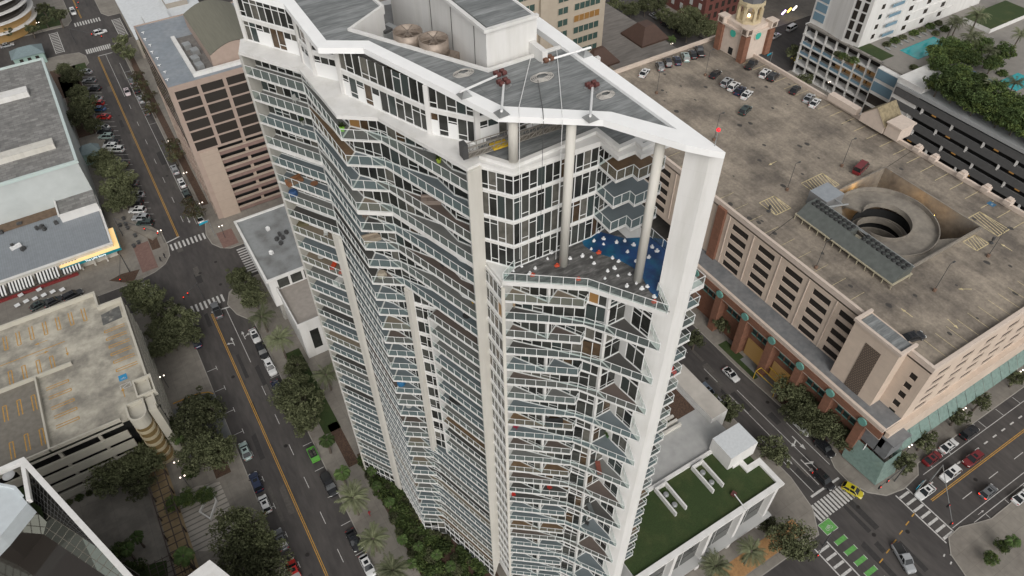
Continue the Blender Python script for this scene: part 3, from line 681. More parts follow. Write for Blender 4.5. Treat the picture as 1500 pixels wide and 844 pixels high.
q = MB(); q.obox(a_ + d * .35, 1.6, 1.0, .2, math.atan2(u.y, u.x)); q.build('toe_board', mat('yellow_paint', (.5, .33, .03), .6), ss)
GAL = MATS['galvanised']; RUST = mat('rust_red', (0.10, 0.03, 0.026), .6); RUSTB = mat('rust_brown', (0.13, 0.06, 0.035), .7)
def outrig(base, wt, M, lab):
    t = thing('outrigger', lab, 'outrigger', (*P(*base, ZR), ZR)); A = Vector(P3(base[0], base[1] - 8, ZR + 1.0)); B = Vector(P3(wt[0], wt[1], ZR)); c = Vector(P3(*base, ZR))
    q = MB(); q.tube(A, B, .11, 8); q.tube(A, A + (A - B).normalized() * .6, .11, 8); q.build('beam', METAL, t)
    q = MB(); k = len(q.v); q.v += [(c.x - .55, c.y - .55, ZR + .02), (c.x + .55, c.y - .55, ZR + .02), (c.x + .55, c.y + .55, ZR + .02), (c.x - .55, c.y + .55, ZR + .02), (A.x, A.y, ZR + 1.05)]
    q.f += [(0, 1, 4), (1, 2, 4), (2, 3, 4), (3, 0, 4), (3, 2, 1, 0)]; q.m += [0] * 5; q.build('stand', GAL, t)
    q = MB(); q.obox((B.x, B.y, ZR - .28), .9, 1.2, .12, .4); q.build('skid', GAL, t)
    for sx, sy in ((-.32, -.15), (.32, -.15), (-.32, .3), (.32, .3)):
        q = MB(); q.tube((B.x + sx - .2, B.y + sy, ZR + .12), (B.x + sx + .2, B.y + sy, ZR + .12), .22, 10); q.build('counterweight', M, t)
outrig((680, 140), (733, 109), RUST, 'roof outrigger beam with red counterweights, leftmost and slanting to the right')
outrig((735, 167), (738, 122), RUST, 'roof outrigger beam with red counterweights standing above the left round column')
outrig((865, 174), (868, 126), RUST, 'roof outrigger beam with red counterweights nearest the pointed roof tip')
outrig((857, 80), (803, 88), RUSTB, 'roof outrigger beam with brown counterweights on the rear roof edge')
for i, (p, q_, lab) in enumerate((((779, 78), (760, 158), 'pale rope from the rear roof edge, leftmost'), ((815, 68), (823, 158), 'pale rope from the rear roof edge, rightmost'), ((787, 112), (795, 160), 'thin dark line from the big rope coil'))):
    q = MB(); q.tube(P3(*p, ZR - .2), P3(*q_, ZR + .05), .035, 5); q.tube(P3(*q_, ZR + .05), (*P(q_[0] + 1, q_[1] + 15, ZR), ZR + .02), .035, 5)
    e_ = P(q_[0] + 1, q_[1] + 18, ZR); q.tube((*e_, ZR), (*e_, S(4) + 2), .025, 5); tag(q.build('rope', METAL if i < 2 else DKM), lab + ', running down the tower front', 'rope')
for (px, py, r_, lab) in ((794, 114, .9, 'big grey rope coil in the middle of the roof'), (679, 108, .8, 'pale rope coil near the left outrigger'), (887, 140, .7, 'pale rope coil near the roof tip')):
    p = P(px, py, ZR - .3); q = MB()
    for k in range(4):
        rr = r_ * (1 - .15 * k); pts = [(p[0] + rr * cos(t * pi / 9) * 1.3, p[1] + rr * sin(t * pi / 9) * .8, ZR - .24 + .05 * k + .03 * sin(t * 2.1 + k)) for t in range(19)]
        for e in range(18): q.tube(pts[e], pts[e + 1], .05, 5, cap=False)
    tag(q.build('rope_coil', mat('rope', (.42, .40, .37), .9)), lab, 'rope coil')
t = thing('warning_light', 'red obstruction lamp on a thin pole at the roof tip', 'warning light', (*P(1047, 214, ZR), ZR))
c = P(1047, 214, ZR); q = MB(); q.tube((*c, ZR), (*c, ZR + 1.4), .04, 6); q.build('pole', GAL, t)
q = MB(); q.lathe((c[0], c[1], ZR + 1.4), [(.08, 0), (.16, .06), (.17, .2), (.08, .3)], 10); q.build('lamp', mat('red_lamp', (.6, .02, .03), .4, emit=(1, .02, .03, .9)), t, True)
for i, (px, py) in enumerate(((730, 75 + 72), (752, 141), (806, 124), (840, 130), (690, 115))): pass
# ================================================================ the tan parking garage on the right
PEACH = mat('peach_stucco', (0.58, 0.475, 0.385), .8, var=.05, scale=.5, col2=(0.51, 0.415, 0.34), blotch=(.15, .4, .7)); add_tiles(PEACH, 2.4, 1.4, .02, .88, 'YZ', vary=.02)
PEACH2 = mat('peach_coping', (0.56, 0.47, 0.40), .75, var=.06, scale=1)
DECK = mat('garage_deck', (0.285, 0.242, 0.192), .88, var=.16, scale=2.0, col2=(0.135, 0.115, 0.095), blotch=(.11, .40, .62))
_n, _l, _b = nodes(DECK)      # streaky tyre marks and stains
_g = _n.new('ShaderNodeNewGeometry'); _mp = _n.new('ShaderNodeMapping'); _mp.inputs['Scale'].default_value = (.9, .12, 1); _mp.inputs['Rotation'].default_value = (0, 0, .5)
_t = _n.new('ShaderNodeTexNoise'); _t.inputs['Scale'].default_value = .55; _t.inputs['Detail'].default_value = 9; _t.inputs['Distortion'].default_value = 1.2
_r = _n.new('ShaderNodeMapRange'); _r.inputs[1].default_value = .35; _r.inputs[2].default_value = .7; _r.inputs[3].default_value = .86; _r.inputs[4].default_value = 1.16
_h = _n.new('ShaderNodeHueSaturation'); _old = _b.inputs['Base Color'].links[0].from_socket
_l.new(_g.outputs['Position'], _mp.inputs[0]); _l.new(_mp.outputs[0], _t.inputs['Vector']); _l.new(_t.outputs['Fac'], _r.inputs[0]); _l.new(_r.outputs[0], _h.inputs['Value']); _l.new(_old, _h.inputs['Color']); _l.new(_h.outputs[0], _b.inputs['Base Color'])
BRICK = mat('orange_brick', (0.215, 0.10, 0.062), .85, var=.12, scale=1.2); add_tiles(BRICK, .8, .35, .02, .85, 'YZ')
TEAL = mat('teal_paint', (0.13, 0.30, 0.26), .6, var=.08, scale=1)
SCREEN = mat('perforated_screen', (0.10, 0.075, 0.06), .8); add_tiles(SCREEN, .28, .28, .12, .15, 'YZ', .5)
SCREENX = mat('perforated_screen_x', (0.10, 0.075, 0.06), .8); add_tiles(SCREENX, .28, .28, .12, .15, 'XZ', .5)
LOWROOF = mat('podium_roof', (0.15, 0.155, 0.16), .8, var=.15, scale=1, col2=(.2, .2, .2), blotch=(.2, .45, .7))
YELP = MATS['road_paint_yellow']; CONC = mat('raw_concrete', (0.235, 0.21, 0.175), .85, var=.12, scale=1, col2=(.13, .115, .1), blotch=(.2, .42, .68))
GX0, GX1, GY0, GY1, GZ = 105.0, 158.4, 28.2, 141.0, 29.3
G = thing('parking_garage', 'huge tan stucco parking garage with stained rooftop deck right of the tower', 'parking garage', ((GX0 + GX1) / 2, (GY0 + GY1) / 2, 0))
hx0, hx1, hy0, hy1 = 121.0, 146.4, 47.2, 72.4    # ramp opening
q = MB()
for a in ((GX0, hx0, GY0, GY1), (hx1, GX1, GY0, GY1), (hx0, hx1, GY0, hy0), (hx0, hx1, hy1, GY1)): q.box(*a, GZ - .8, GZ)
q.build('roof_deck', DECK, G)
def slotted(x_or_y, along_x, a0, a1, slots, M, z0=13.0, z1=GZ, th=.5, name='facade', side=1):
    """wall with rectangular openings: slots = (lo, hi, zlo, zhi) in the wall's own run"""
    q = MB(); us = sorted({a0, a1} | {s_[0] for s_ in slots} | {s_[1] for s_ in slots})
    for u0, u1 in zip(us, us[1:]):
        um = (u0 + u1) / 2; zs = sorted((s_[2], s_[3]) for s_ in slots if s_[0] < um < s_[1]); z = z0
        for zl, zh in zs + [(z1, z1)]:
            if zl > z:
                if along_x: q.box(u0, u1, x_or_y, x_or_y + th, z, zl)
                else: q.box(x_or_y, x_or_y + th, u0, u1, z, zl)
            z = zh
    return q.build(name, M, G)
def screens(par, x_or_y, along_x, slots, M, name='screen', inset=.2):
    for s_ in slots:
        q = MB()
        if along_x: q.box(s_[0], s_[1], x_or_y + inset, x_or_y + inset + .08, s_[2], s_[3])
        else: q.box(x_or_y + inset, x_or_y + inset + .08, s_[0], s_[1], s_[2], s_[3])
        q.build(name, M, par)
# west face: pairs of window columns between shallow piers
cols = [(44.4, 48.0), (51.0, 54.8), (58.4, 62.4), (66.2, 70.2), (74.0, 78.2), (100.0, 104.0), (107, 111), (114, 118), (124, 128), (132, 136)]
slots = []
for c in cols:
    for lev in range(5): zb = 14.7 + lev * 2.75; slots.append((c[0] - .3, c[1] + .3, zb - .15, zb + 1.55))
wf = slotted(GX0, False, 43.5, GY1, slots, PEACH); screens(wf, GX0, False, slots, SCREEN)
q = MB()
for y in (49.5, 56.6, 64.4, 72.2, 79.6, 97.8, 105.5, 112.5, 121, 130): q.box(GX0 - .18, GX0, y - .1, y + .1, 14.4, GZ - .8); 
q.build('pilaster', PEACH2, G)
for y in (82.0, 89.0):
    q = MB(); q.box(GX0 - .7, GX0, y - 1.2, y + 1.2, 0, GZ); q.build('brick_pier', BRICK, G)
# corner stair block with the lattice panel
q = MB(); q.box(102.2, 106.6, 33.4, 43.4, 0, 30.2); cs = q.build('stair_block', PEACH, G)
q = MB(); q.box(102.12, 102.2, 36.4, 39.8, 12.5, 27.4); q.build('lattice_panel', mat('lattice', (.20, .15, .115), .9), cs); add_tiles(MATS['lattice'], .5, .5, .12, .45, 'YZ', .5)
q = MB(); q.box(102.6, 106.2, 33.8, 43.0, 30.2, 30.26); q.build('stair_roof', MEMB, cs)
q = MB(); q.strip([(106.6, 43.4), (102.2, 43.4), (102.2, 33.4), (106.6, 33.4)], -.3, .3, 30.2, 30.9); q.build('cornice', PEACH2, cs)
ss_ = [(29.8, 31.2, z_, z_ + 1.6) for z_ in (13.2, 16.0, 18.8, 21.6, 24.4)]
w2_ = slotted(GX0, False, GY0 + .5, 33.4, ss_, PEACH); screens(w2_, GX0, False, ss_, SCREEN, 'small_screen')
# south face
sl = []
for k in range(7):
    for lev in range(5): x = 108.5 + k * 7.1; sl.append((x, x + 3.6, 14.0 + lev * 2.8, 15.4 + lev * 2.8))
sf = slotted(GY0, True, GX0, GX1, sl, PEACH); screens(sf, GY0, True, sl[:35], SCREENX, 'south_screen')
q = MB(); q.box(GX1 - .5, GX1, GY0 + .5, GY1, 0, GZ); q.box(GX0 + .5, GX1 - .5, GY1 - .5, GY1, 0, GZ); q.build('rear_wall', PEACH, G)
q = MB(); q.strip([(106.6, 43.4), (GX0, 43.4), (GX0, GY1), (GX1, GY1), (GX1, GY0), (GX0, GY0), (GX0, 33.4)], -.55, .12, GZ - .35, GZ + .95); q.build('parapet', PEACH2, G)
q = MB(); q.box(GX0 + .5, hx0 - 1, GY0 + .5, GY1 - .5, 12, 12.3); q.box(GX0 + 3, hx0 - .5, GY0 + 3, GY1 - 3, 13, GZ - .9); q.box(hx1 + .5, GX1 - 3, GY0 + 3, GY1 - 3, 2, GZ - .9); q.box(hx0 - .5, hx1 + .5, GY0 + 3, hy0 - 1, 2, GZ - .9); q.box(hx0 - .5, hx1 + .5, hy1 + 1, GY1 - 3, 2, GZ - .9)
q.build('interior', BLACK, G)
# podium: brick arcade with teal medallions, low roof behind it
q = MB(); q.box(99.9, GX0, 28.2, 92, 13.4, 14.3, 0, 1); q.build('podium_roof', [PEACH2, LOWROOF], G)
q = MB(); q.box(99.7, 100.3, 28.0, 92, 11.6, 13.4); q.box(101.6, 102.0, 28.0, 92, 0, 11.6); pb = q.build('brick_band', BRICK, G)
q = MB(); q.strip([(100.0, 92), (100.0, 28.0)], -.35, .3, 14.3, 14.75); q.strip([(99.9, 92), (99.9, 28.0)], -.1, .45, 11.3, 11.6); q.build('podium_cornice', PEACH2, G)
for y in (32.2, 40.3, 48.4, 56.5, 64.6, 72.7, 80.8):
    q = MB(); q.box(99.5, 101.6, y - .9, y + .9, 0, 11.6); q.build('brick_pillar', BRICK, G)
    q = MB(); q.tube((99.35, y, 12.5), (99.7, y, 12.5), .95, 16); q.build('medallion', TEAL, G)
    for dy in (2.4, 4.05, 5.7):
        q = MB(); q.box(101.5, 101.62, y + dy - .6, y + dy + .6, 7.6, 9.6); wn = q.build('arcade_window', mat('arcade_glass', (.03, .05, .05), .1), G)
        q = MB(); q.box(101.42, 101.5, y + dy - .7, y + dy + .7, 9.0, 9.9); q.box(101.42, 101.5, y + dy - .7, y + dy + .7, 7.3, 7.6); q.build('window_frame', TEAL, wn)
for y0 in (49.6, 57.6):
    q = MB(); q.box(101.4, 101.65, y0, y0 + 5.6, 0, 5.4); q.build('entrance', mat('lit_entrance', (.12, .09, .05), .8, emit=(1, .55, .15, .07)), G)
# glass canopy along the south side
q = MB()
for k in range(18):
    x0_, x1_ = 104.4 + k * 3.0, 104.4 + (k + 1) * 3.0 - .12
    q.poly([(x0_, 28.0, 8.2), (x1_, 28.0, 8.2), (x1_, 25.4, 4.6), (x0_, 25.4, 4.6)], 0)
q.build('glass_canopy', mat('canopy_glass', (.17, .24, .215), .2, var=.15, scale=1.5), G)
q = MB(); q.box(101.0, GX1, 28.0, 28.2, 0, 13); q.build('shopfront_wall', mat('shopfront', (.08, .075, .07), .3), G)
q = MB(); q.box(101, GX1, 27.2, 28.2, 8.3, 13.2); q.build('south_band', PEACH, G)
q = MB(); q.box(101.0, 105.4, 25.6, 33.4, 6.4, 11.5); q.box(100.6, 105.8, 25.2, 33.8, 11.5, 11.8); q.build('entrance_block', LOWROOF, G)
q = MB(); q.poly([(100.4, 25, 6.5), (105.6, 25, 6.5), (105.6, 23.6, .4), (99.4, 23.8, .4)]); q.poly([(100.4, 25, 6.5), (99.4, 23.8, .4), (99.0, 32, .4), (100.4, 33.4, 6.5)]); q.build('entrance_glass', MATS['canopy_glass'], G)
# ------- ramp opening
cx, cy = 132.2, 60.0
q = MB(); q.strip([(hx0, hy0), (hx1, hy0), (hx1, hy1), (hx0, hy1)], -.0, .35, 14, GZ + .85, closed=True); q.build('ramp_parapet', CONC, G)
def spiral(r0, r1, a0, a1, z0, z1, n=40, th=.3):
    q = MB()
    for i in range(n):
        ta, tb = a0 + (a1 - a0) * i / n, a0 + (a1 - a0) * (i + 1) / n; za, zb = z0 + (z1 - z0) * i / n, z0 + (z1 - z0) * (i + 1) / n
        p = [(cx + r0 * cos(ta), cy + r0 * sin(ta)), (cx + r1 * cos(ta), cy + r1 * sin(ta)), (cx + r1 * cos(tb), cy + r1 * sin(tb)), (cx + r0 * cos(tb), cy + r0 * sin(tb))]
        q.poly([(*p[0], za), (*p[1], za), (*p[2], zb), (*p[3], zb)]); q.poly([(*p[3], zb - th), (*p[2], zb - th), (*p[1], za - th), (*p[0], za - th)])
        for e in ((0, 3), (1, 2)):
            rr = 1.0
            a_, b_ = p[e[0]], p[e[1]]
            q.poly([(*a_, za - th), (*b_, zb - th), (*b_, zb + rr), (*a_, za + rr)])
            cx_, s_ = (a_, b_), (.97 if e[0] == 0 else 1.022)
            c_, d_ = tuple(cx + (a_[0] - cx) * s_ if k == 0 else cy + (a_[1] - cy) * s_ for k in (0, 1)), tuple(cx + (b_[0] - cx) * s_ if k == 0 else cy + (b_[1] - cy) * s_ for k in (0, 1))
            q.poly([(*a_, za + rr), (*b_, zb + rr), (*d_, zb + rr), (*c_, za + rr)]); q.poly([(*c_, za + rr), (*d_, zb + rr), (*d_, zb - th), (*c_, za - th)])
    return q
q = spiral(5.4, 10.6, radians(115), radians(-180), GZ - .25, GZ - 1.9, 60); q.build('ramp', CONC, G)
q = spiral(5.4, 10.6, radians(-180), radians(-420), GZ - 3.6, GZ - 6.0, 60); q.build('ramp', CONC, G)
for k_ in range(4): MB().strip([(cx + 5.5 * cos(a * pi / 18), cy + 5.5 * sin(a * pi / 18)) for a in range(36)], -.15, .15, GZ - 5.6 - k_ * 3.2, GZ - 3.9 - k_ * 3.2, closed=True).build('ramp_inner_wall', CONC, G)
q = MB(); q.prism([(hx0, hy1 - .4), (hx0, hy1 - 9), (126, 67), (129, 70.5), (131, hy1 - .4)], GZ - .8, GZ - .02)
q.prism([(125.5, 51.5), (131, 49.6), (137, 50.6), (143, 47.7), (136, 47.7), (124, 48.6)], GZ - 1.3, GZ - .9)
q.prism([(hx1 - .4, 60), (hx1 - .4, hy1 - .4), (136, hy1 - .4), (143, 68)], GZ - 6, GZ - 5.5); q.build('ramp_landing', CONC, G)
for p_ in (P(1298, 293, GZ - 1), P(1329, 308, GZ - 1), P(1274, 297, GZ - 1)): MB().box(p_[0] - .35, p_[0] + .35, p_[1] - .35, p_[1] + .35, 10, GZ - 1.2).build('well_column', CONC, G)
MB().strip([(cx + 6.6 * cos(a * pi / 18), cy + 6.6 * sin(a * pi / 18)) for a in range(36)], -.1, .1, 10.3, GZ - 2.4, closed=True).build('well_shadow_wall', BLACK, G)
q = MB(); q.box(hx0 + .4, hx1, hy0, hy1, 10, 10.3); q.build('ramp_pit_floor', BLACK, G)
for i, a in enumerate((100, 72, 40, 8, -22)):
    q = MB(); px_, py_ = cx + 11.3 * cos(radians(a)), cy + 11.3 * sin(radians(a)); q.lathe((px_, py_, GZ - .6), [(.07, 0), (.08, .1), (.03, .14)], 8); o = q.build('ramp_lamp', mat('warm_lamp', (.8, .6, .3), .4, emit=(1, .62, .2, 5)), G)
    l = bpy.data.lights.new('ramp_light', 'POINT'); l.energy = 110; l.color = (1, .55, .15); l.shadow_soft_size = .15
    lo = bpy.data.objects.new('ramp_light', l); COL.objects.link(lo); lo.location = (px_ - G.location.x, py_ - G.location.y, GZ - .3); lo.parent = G
# deck paint
q = MB(); rk = random.Random(9)
for i in range(90):
    x, y = rk.uniform(106, 157), rk.uniform(30, 139)
    if hx0 - 7 < x < hx1 + 1 and hy0 - 2 < y < hy1 + 2: continue
    r_ = rk.uniform(.15, .6) * (2 if i % 17 == 0 else 1); q.poly([(x + r_ * cos(k * .7) * rk.uniform(.7, 1.2), y + r_ * 1.3 * sin(k * .7), GZ + .003 + i * .00001) for k in range(9)])
q.build('oil_stains', mat('oil_stain', (.05, .045, .04), .6), G)
q = MB()
def gl_(x0, y0, x1, y1, w_=.18): hline(q, x0, y0, x1, y1, w_, GZ + .005)
for i in range(26): gl_(152.8, 36 + i * 3.9, 157.6, 36 + i * 3.9, .12)
for i in range(20): gl_(106, 48 + i * 4.6, 110.5, 48 + i * 4.6, .07)
for i in range(14): gl_(110 + i * 3.2, 29.2, 110 + i * 3.2, 33.8, .09)
for r in ((112.8, 117.4, 74, 79), (147.6, 151.6, 44, 51), (139.8, 144, 43.6, 46.8), (126, 133, 74.0, 79)):
    gl_(r[0], r[2], r[0], r[3]); gl_(r[1], r[2], r[1], r[3]); gl_(r[0], r[2], r[1], r[2]); gl_(r[0], r[3], r[1], r[3])
    k = 0
    while r[0] + k * .8 < r[1]: gl_(r[0] + k * .8, r[2], min(r[1], r[0] + k * .8 + 1.5), r[3], .16); k += 1
for (x, y, a) in ((126, 88, 1.6), (113, 40, 0), (118, 33.5, 3), (150, 38, 1.2), (146, 41, 0), (128, 38, 1)): arrow(q, x, y, a, 'straight', .9, GZ + .006)
q.build('deck_marking', mat('faded_yellow', (.58, .48, .27), .8, var=.3, scale=2), G)
q = MB(); hline(q, GX0 + .6, 69.8, hx0, 72.4, .12, GZ + .004); hline(q, hx1, 72.4, GX1 - .6, 73.6, .12, GZ + .004); q.build('deck_joint', BLACK, G)
q = MB(); q.poly([(155.4, 50.4, GZ + .007), (156.8, 50.4, GZ + .007), (156.8, 52.0, GZ + .007), (155.4, 52.0, GZ + .007)]); q.build('accessible_bay_sign', mat('blue_paint', (.03, .13, .24), .6), G)
q = MB(); bike(q, 156.1, 51.0, .45, GZ + .012); q.build('accessible_bay_symbol', PAINTW, G)
# gabled stair head and parapet features on the far edge
def gable(x, y, w_, d, z, lab, h=4.5):
    t = thing('stair_tower', lab, 'stair tower', (x, y, GZ)); q = MB()
    q.box(x - w_ / 2, x + w_ / 2, y - d / 2, y + d / 2, GZ + .96, GZ + z)
    q.poly([(x - w_ / 2, y - d / 2, GZ + z), (x - w_ / 2, y + d / 2, GZ + z), (x - w_ / 2, y, GZ + z + h)]); q.poly([(x + w_ / 2, y - d / 2, GZ + z), (x + w_ / 2, y, GZ + z + h), (x + w_ / 2, y + d / 2, GZ + z)])
    q.build('wall', PEACH2, t)
    q = MB()
    for s_ in (-1, 1): q.poly([(x - w_ / 2 - .2, y + s_ * (d / 2 + .3), GZ + z - .2), (x + w_ / 2 + .2, y + s_ * (d / 2 + .3), GZ + z - .2), (x + w_ / 2 + .2, y, GZ + z + h + .05), (x - w_ / 2 - .2, y, GZ + z + h + .05)])
    q.build('roof', mat('tan_tile_roof', (.22, .18, .11), .9, var=.3, scale=1.5), t); return t
t = gable(159.5, 85.0, 6.5, 7.0, 3.0, 'tan gabled stair tower on the far parapet of the big garage', 3.5)
q = MB(); q.box(156.5, 161.5, 77.4, 81.2, GZ + .96, GZ + 4.2); q.box(156.2, 161.8, 77.1, 81.5, GZ + 4.2, GZ + 4.6); tag(q.build('rooftop_block', PEACH2), 'flat topped tan stair head just right of the gabled stair tower', 'rooftop block')
for i, y in enumerate((72.5, 68.0, 60.5, 54.5, 49)):
    q = MB(); q.box(157.0, 158.9, y - .8, y + .8, GZ + .96, GZ + 1.9); q.box(157.5, 158.7, y - .5, y + .5, GZ + 1.9, GZ + 2.3); q.build('parapet_post', PEACH2, G)
q = MB(); q.box(157.0, 159.0, 90.5, 99.5, GZ + .96, GZ + 2.6); q.build('high_parapet', PEACH2, G)
# clock tower
CX_, CY_ = P(1090, 62, GZ + 3); CX_, CY_ = 157.6, 131.6
CT = thing('clock_tower', 'tan clock tower with open arched lantern on the far corner of the garage', 'tower', (CX_, CY_, GZ)); r = 4.6
def rot(pts, a=pi / 4): return [(CX_ + x * cos(a) - y * sin(a), CY_ + x * sin(a) + y * cos(a)) for x, y in pts]
sq = lambda r_: [(-r_, -r_), (r_, -r_), (r_, r_), (-r_, r_)]
a45 = radians(0)
q = MB(); q.prism(rot(sq(r), a45), GZ, GZ + 7.6); q.prism(rot(sq(r + .45), a45), GZ + 7.6, GZ + 8.2); q.prism(rot(sq(r - .2), a45), GZ + 8.2, GZ + 9.4); q.build('shaft', PEACH2, CT)
for sx, sy in ((-1, -1), (1, -1), (1, 1), (-1, 1)):
    q = MB(); p = rot([(sx * r, sy * r)], a45)[0]; q.obox((p[0], p[1], GZ), 1.9, 1.9, 7.6, a45); q.build('corner_pier', BRICK, CT)
    q = MB(); q.obox((p[0], p[1], GZ + 8.2), 2.3, 2.3, 1.7, a45); q.obox((p[0], p[1], GZ + 9.9), 2.6, 2.6, .3, a45); q.build('corner_block', PEACH2, CT)
    for ax in (0, 1):
        q = MB(); c = rot([(sx * (r + (1.16 if ax == 0 else 0)), sy * (r + (0 if ax == 0 else 1.16)))], a45)[0]
        q.obox((c[0], c[1], GZ + 8.4), .1 if ax == 0 else 1.4, 1.4 if ax == 0 else .1, 1.3, a45); q.build('ornament_panel', MATS['lattice'], CT)
for nx, ny in ((-1, 0), (0, -1), (1, 0), (0, 1)):
    q = MB(); a_ = (CX_ + nx * r, CY_ + ny * r, GZ + 6.6); b_ = (CX_ + nx * (r + .25), CY_ + ny * (r + .25), GZ + 6.6); q.tube(a_, b_, 1.35, 20); q.build('clock_surround', PEACH, CT)
    q = MB(); a_ = (CX_ + nx * r, CY_ + ny * r, GZ + 6.6); b_ = (CX_ + nx * (r + .35), CY_ + ny * (r + .35), GZ + 6.6); q.tube(a_, b_, 1.05, 20); q.build('clock_face', mat('clock_teal', (.05, .38, .30), .4), CT)
n8 = [(3.3 * cos(pi / 8 + i * pi / 4), 3.3 * sin(pi / 8 + i * pi / 4)) for i in range(8)]
q = MB(); q.prism(rot([(x * 1.1, y * 1.1) for x, y in n8], 0), GZ + 9.4, GZ + 10.2); q.prism(rot([(x * 1.15, y * 1.15) for x, y in n8], 0), GZ + 14.4, GZ + 15.3)
for i in range(8):
    p = rot([n8[i]], 0)[0]; q.obox((p[0], p[1], GZ + 10.2), .75, .75, 3.2, pi / 8 + i * pi / 4)
    a_, b_ = rot([n8[i]], 0)[0], rot([n8[(i + 1) % 8]], 0)[0]
    for k in range(6):      # stepped arch head
        f = k / 6; h = 13.4 + .95 * sin(f * pi) * .9
        q.strip([lerp(a_, b_, f), lerp(a_, b_, f + 1 / 6)], -.25, .25, GZ + 12.9 + 1.35 * sin((f + 1 / 12) * pi), GZ + 14.4)
q.build('lantern', mat('lantern_cream', (.48, .40, .26), .75), CT)
q = MB(); q.lathe((CX_, CY_, GZ + 15.3), [(3.5, 0), (2.8, 1.4), (1.3, 2.6), (.2, 3.4)], 8); q.build('dome', mat('slate_dome', (.08, .08, .085), .7), CT)
q = MB(); q.lathe((CX_, CY_, GZ + 10.3), [(.3, 0), (.3, .5), (.1, .7)], 10); q.build('lamp', mat('flood_lamp', (1, .8, .6), .3, emit=(1, .75, .5, 8)), CT)
q = MB(); q.box(CX_ - r - .06, CX_ - r, CY_ - 1, CY_ + .6, GZ + .3, GZ + 2.3); q.build('window', BLACK, CT)
# chiller row on its steel frame
chx = 117.6
t = thing('chiller_row', 'long grey row of chillers with two lines of round fans on a raised steel frame', 'chiller', (chx, 57.5, GZ))
q = MB(); q.box(115.2, 121.2, 45.6, 71.2, GZ + 1.2, GZ + 1.45)
for y in [45.8 + i * 2.1 for i in range(13)]:
    for x in (115.3, 121.0): q.box(x - .08, x + .08, y - .08, y + .08, GZ, GZ + 1.2)
q.build('steel_frame', mat('pale_steel', (.40, .36, .26), .6), t)
q = MB(); q.poly([(115.4, 45.9, GZ + 1.5), (115.4, 70.9, GZ + 1.5), (117.9, 70.9, GZ + 3.6), (117.9, 45.9, GZ + 3.6)]); q.box(117.9, 120.6, 45.9, 57.0, GZ + 1.5, GZ + 3.6); q.box(117.9, 120.6, 59.4, 70.9, GZ + 1.5, GZ + 3.6)
q.poly([(115.4, 45.9, GZ + 1.5), (117.9, 45.9, GZ + 3.6), (117.9, 45.9, GZ + 1.5)]); q.build('casing', mat('chiller_grey', (.12, .13, .12), .5, metal=.3, var=.15, scale=1), t)
for k in range(18):
    y = (46.7 + k * 1.22) if k < 9 else (60.2 + (k - 9) * 1.2)
    for x in (118.6, 119.85):
        q = MB(); q.tube((x, y, GZ + 3.6), (x, y, GZ + 3.82), .5, 14, r2=.46); q.build('fan', mat('fan_black', (.015, .015, .015), .5), t, True)
q = MB()
for x in (120.9, 121.3): q.tube((x, 46, GZ + 3.0), (x, 70, GZ + 3.0), .14, 8)
q.tube((120.9, 68, GZ + 3), (125.5, 66.2, GZ + 3), .2, 8); q.tube((124.4, 66.5, GZ + 3), (124.4, 72, GZ + 3.2), .2, 8); q.build('pipe', GAL, t)
q = MB(); q.box(121.6, 127.2, 68.8, 73.6, GZ, GZ + 3.4, 0, 1); tag(q.build('plant_hut', [mat('hut_grey', (.2, .2, .2), .6), mat('hut_roof', (.26, .28, .30), .5, var=.1, scale=1)]), 'grey flat roofed plant hut beside the chillers and the spiral ramp', 'hut')
def pole(x, y, z, h, lab, lit=False, arm=1.2, base=True):
    t = thing('light_pole', lab, 'light pole', (x, y, z)); q = MB()
    q.tube((x, y, z + .6), (x, y, z + h), .07, 6, r2=.05); q.build('pole', DKM, t)
    if base: q = MB(); q.lathe((x, y, z), [(.38, 0), (.38, .6), (.2, .7)], 8); q.build('base', mat('rusty_base', (.16, .10, .07), .9), t)
    q = MB(); q.box(x - .05, x + arm, y - .05, y + .05, z + h - .05, z + h + .03); q.box(x + arm - .3, x + arm + .25, y - .16, y + .16, z + h - .1, z + h + .06); q.build('lamp_head', DKM, t)
    return t
PL = ['nearest the white car by the far parapet', 'beside the single dark car near the clock tower', 'standing in the worn yellow patch behind the roof tip', 'left of the plant hut',
      'close to the red van', 'between the chillers and the near parapet', 'at the near end of the chillers', 'at the end of the hatched triangle']
for (x, y), lab in zip(((122.4, 126.7), (139.5, 126.6), (120.6, 102.4), (121.3, 78.9), (138.8, 78.4), (107.5, 57.8), (122.4, 40.9), (140.2, 41.3)), PL):
    pole(x, y, GZ, 7.5, 'light pole on the garage deck, ' + lab)
for i, (x, y, lab) in enumerate(((112.4, 75.8, 'by the plant hut'), (144.5, 43.5, 'by the hatched triangle'))):
    q = MB(); q.lathe((x, y, GZ), [(.5, 0), (.5, .12), (.12, .2), (.12, .8), (.3, .9), (.3, 1.6), (.1, 1.7)], 10); tag(q.build('ticket_machine', mat('machine_dark', (.05, .05, .05), .5)), 'dark ticket machine on the deck ' + lab, 'ticket machine')
q = MB(); q.poly([(0, 0, 0)]) if False else None
q = MB(); q.lathe((102.6, 52.6, 0.13), [(.0, 0)] , 3) if False else None
# yellow steel cage by the brick arcade
t = thing('yellow_gantry', 'yellow steel height frame in front of the lit brick entrance', 'frame', (99, 53.4, .13)); q = MB()
for y in (50.4, 56.4):
    for x in (97.9, 101.2): q.tube((x, y, .13), (x, y, 3.0), .09, 6)
    q.tube((97.9, y, 3.0), (101.2, y, 3.0), .09, 6)
for x in (97.9, 99.5, 101.2): q.tube((x, 50.4, 3.0), (x, 56.4, 3.0), .09, 6)
q.build('frame', MATS['yellow_paint'], t)
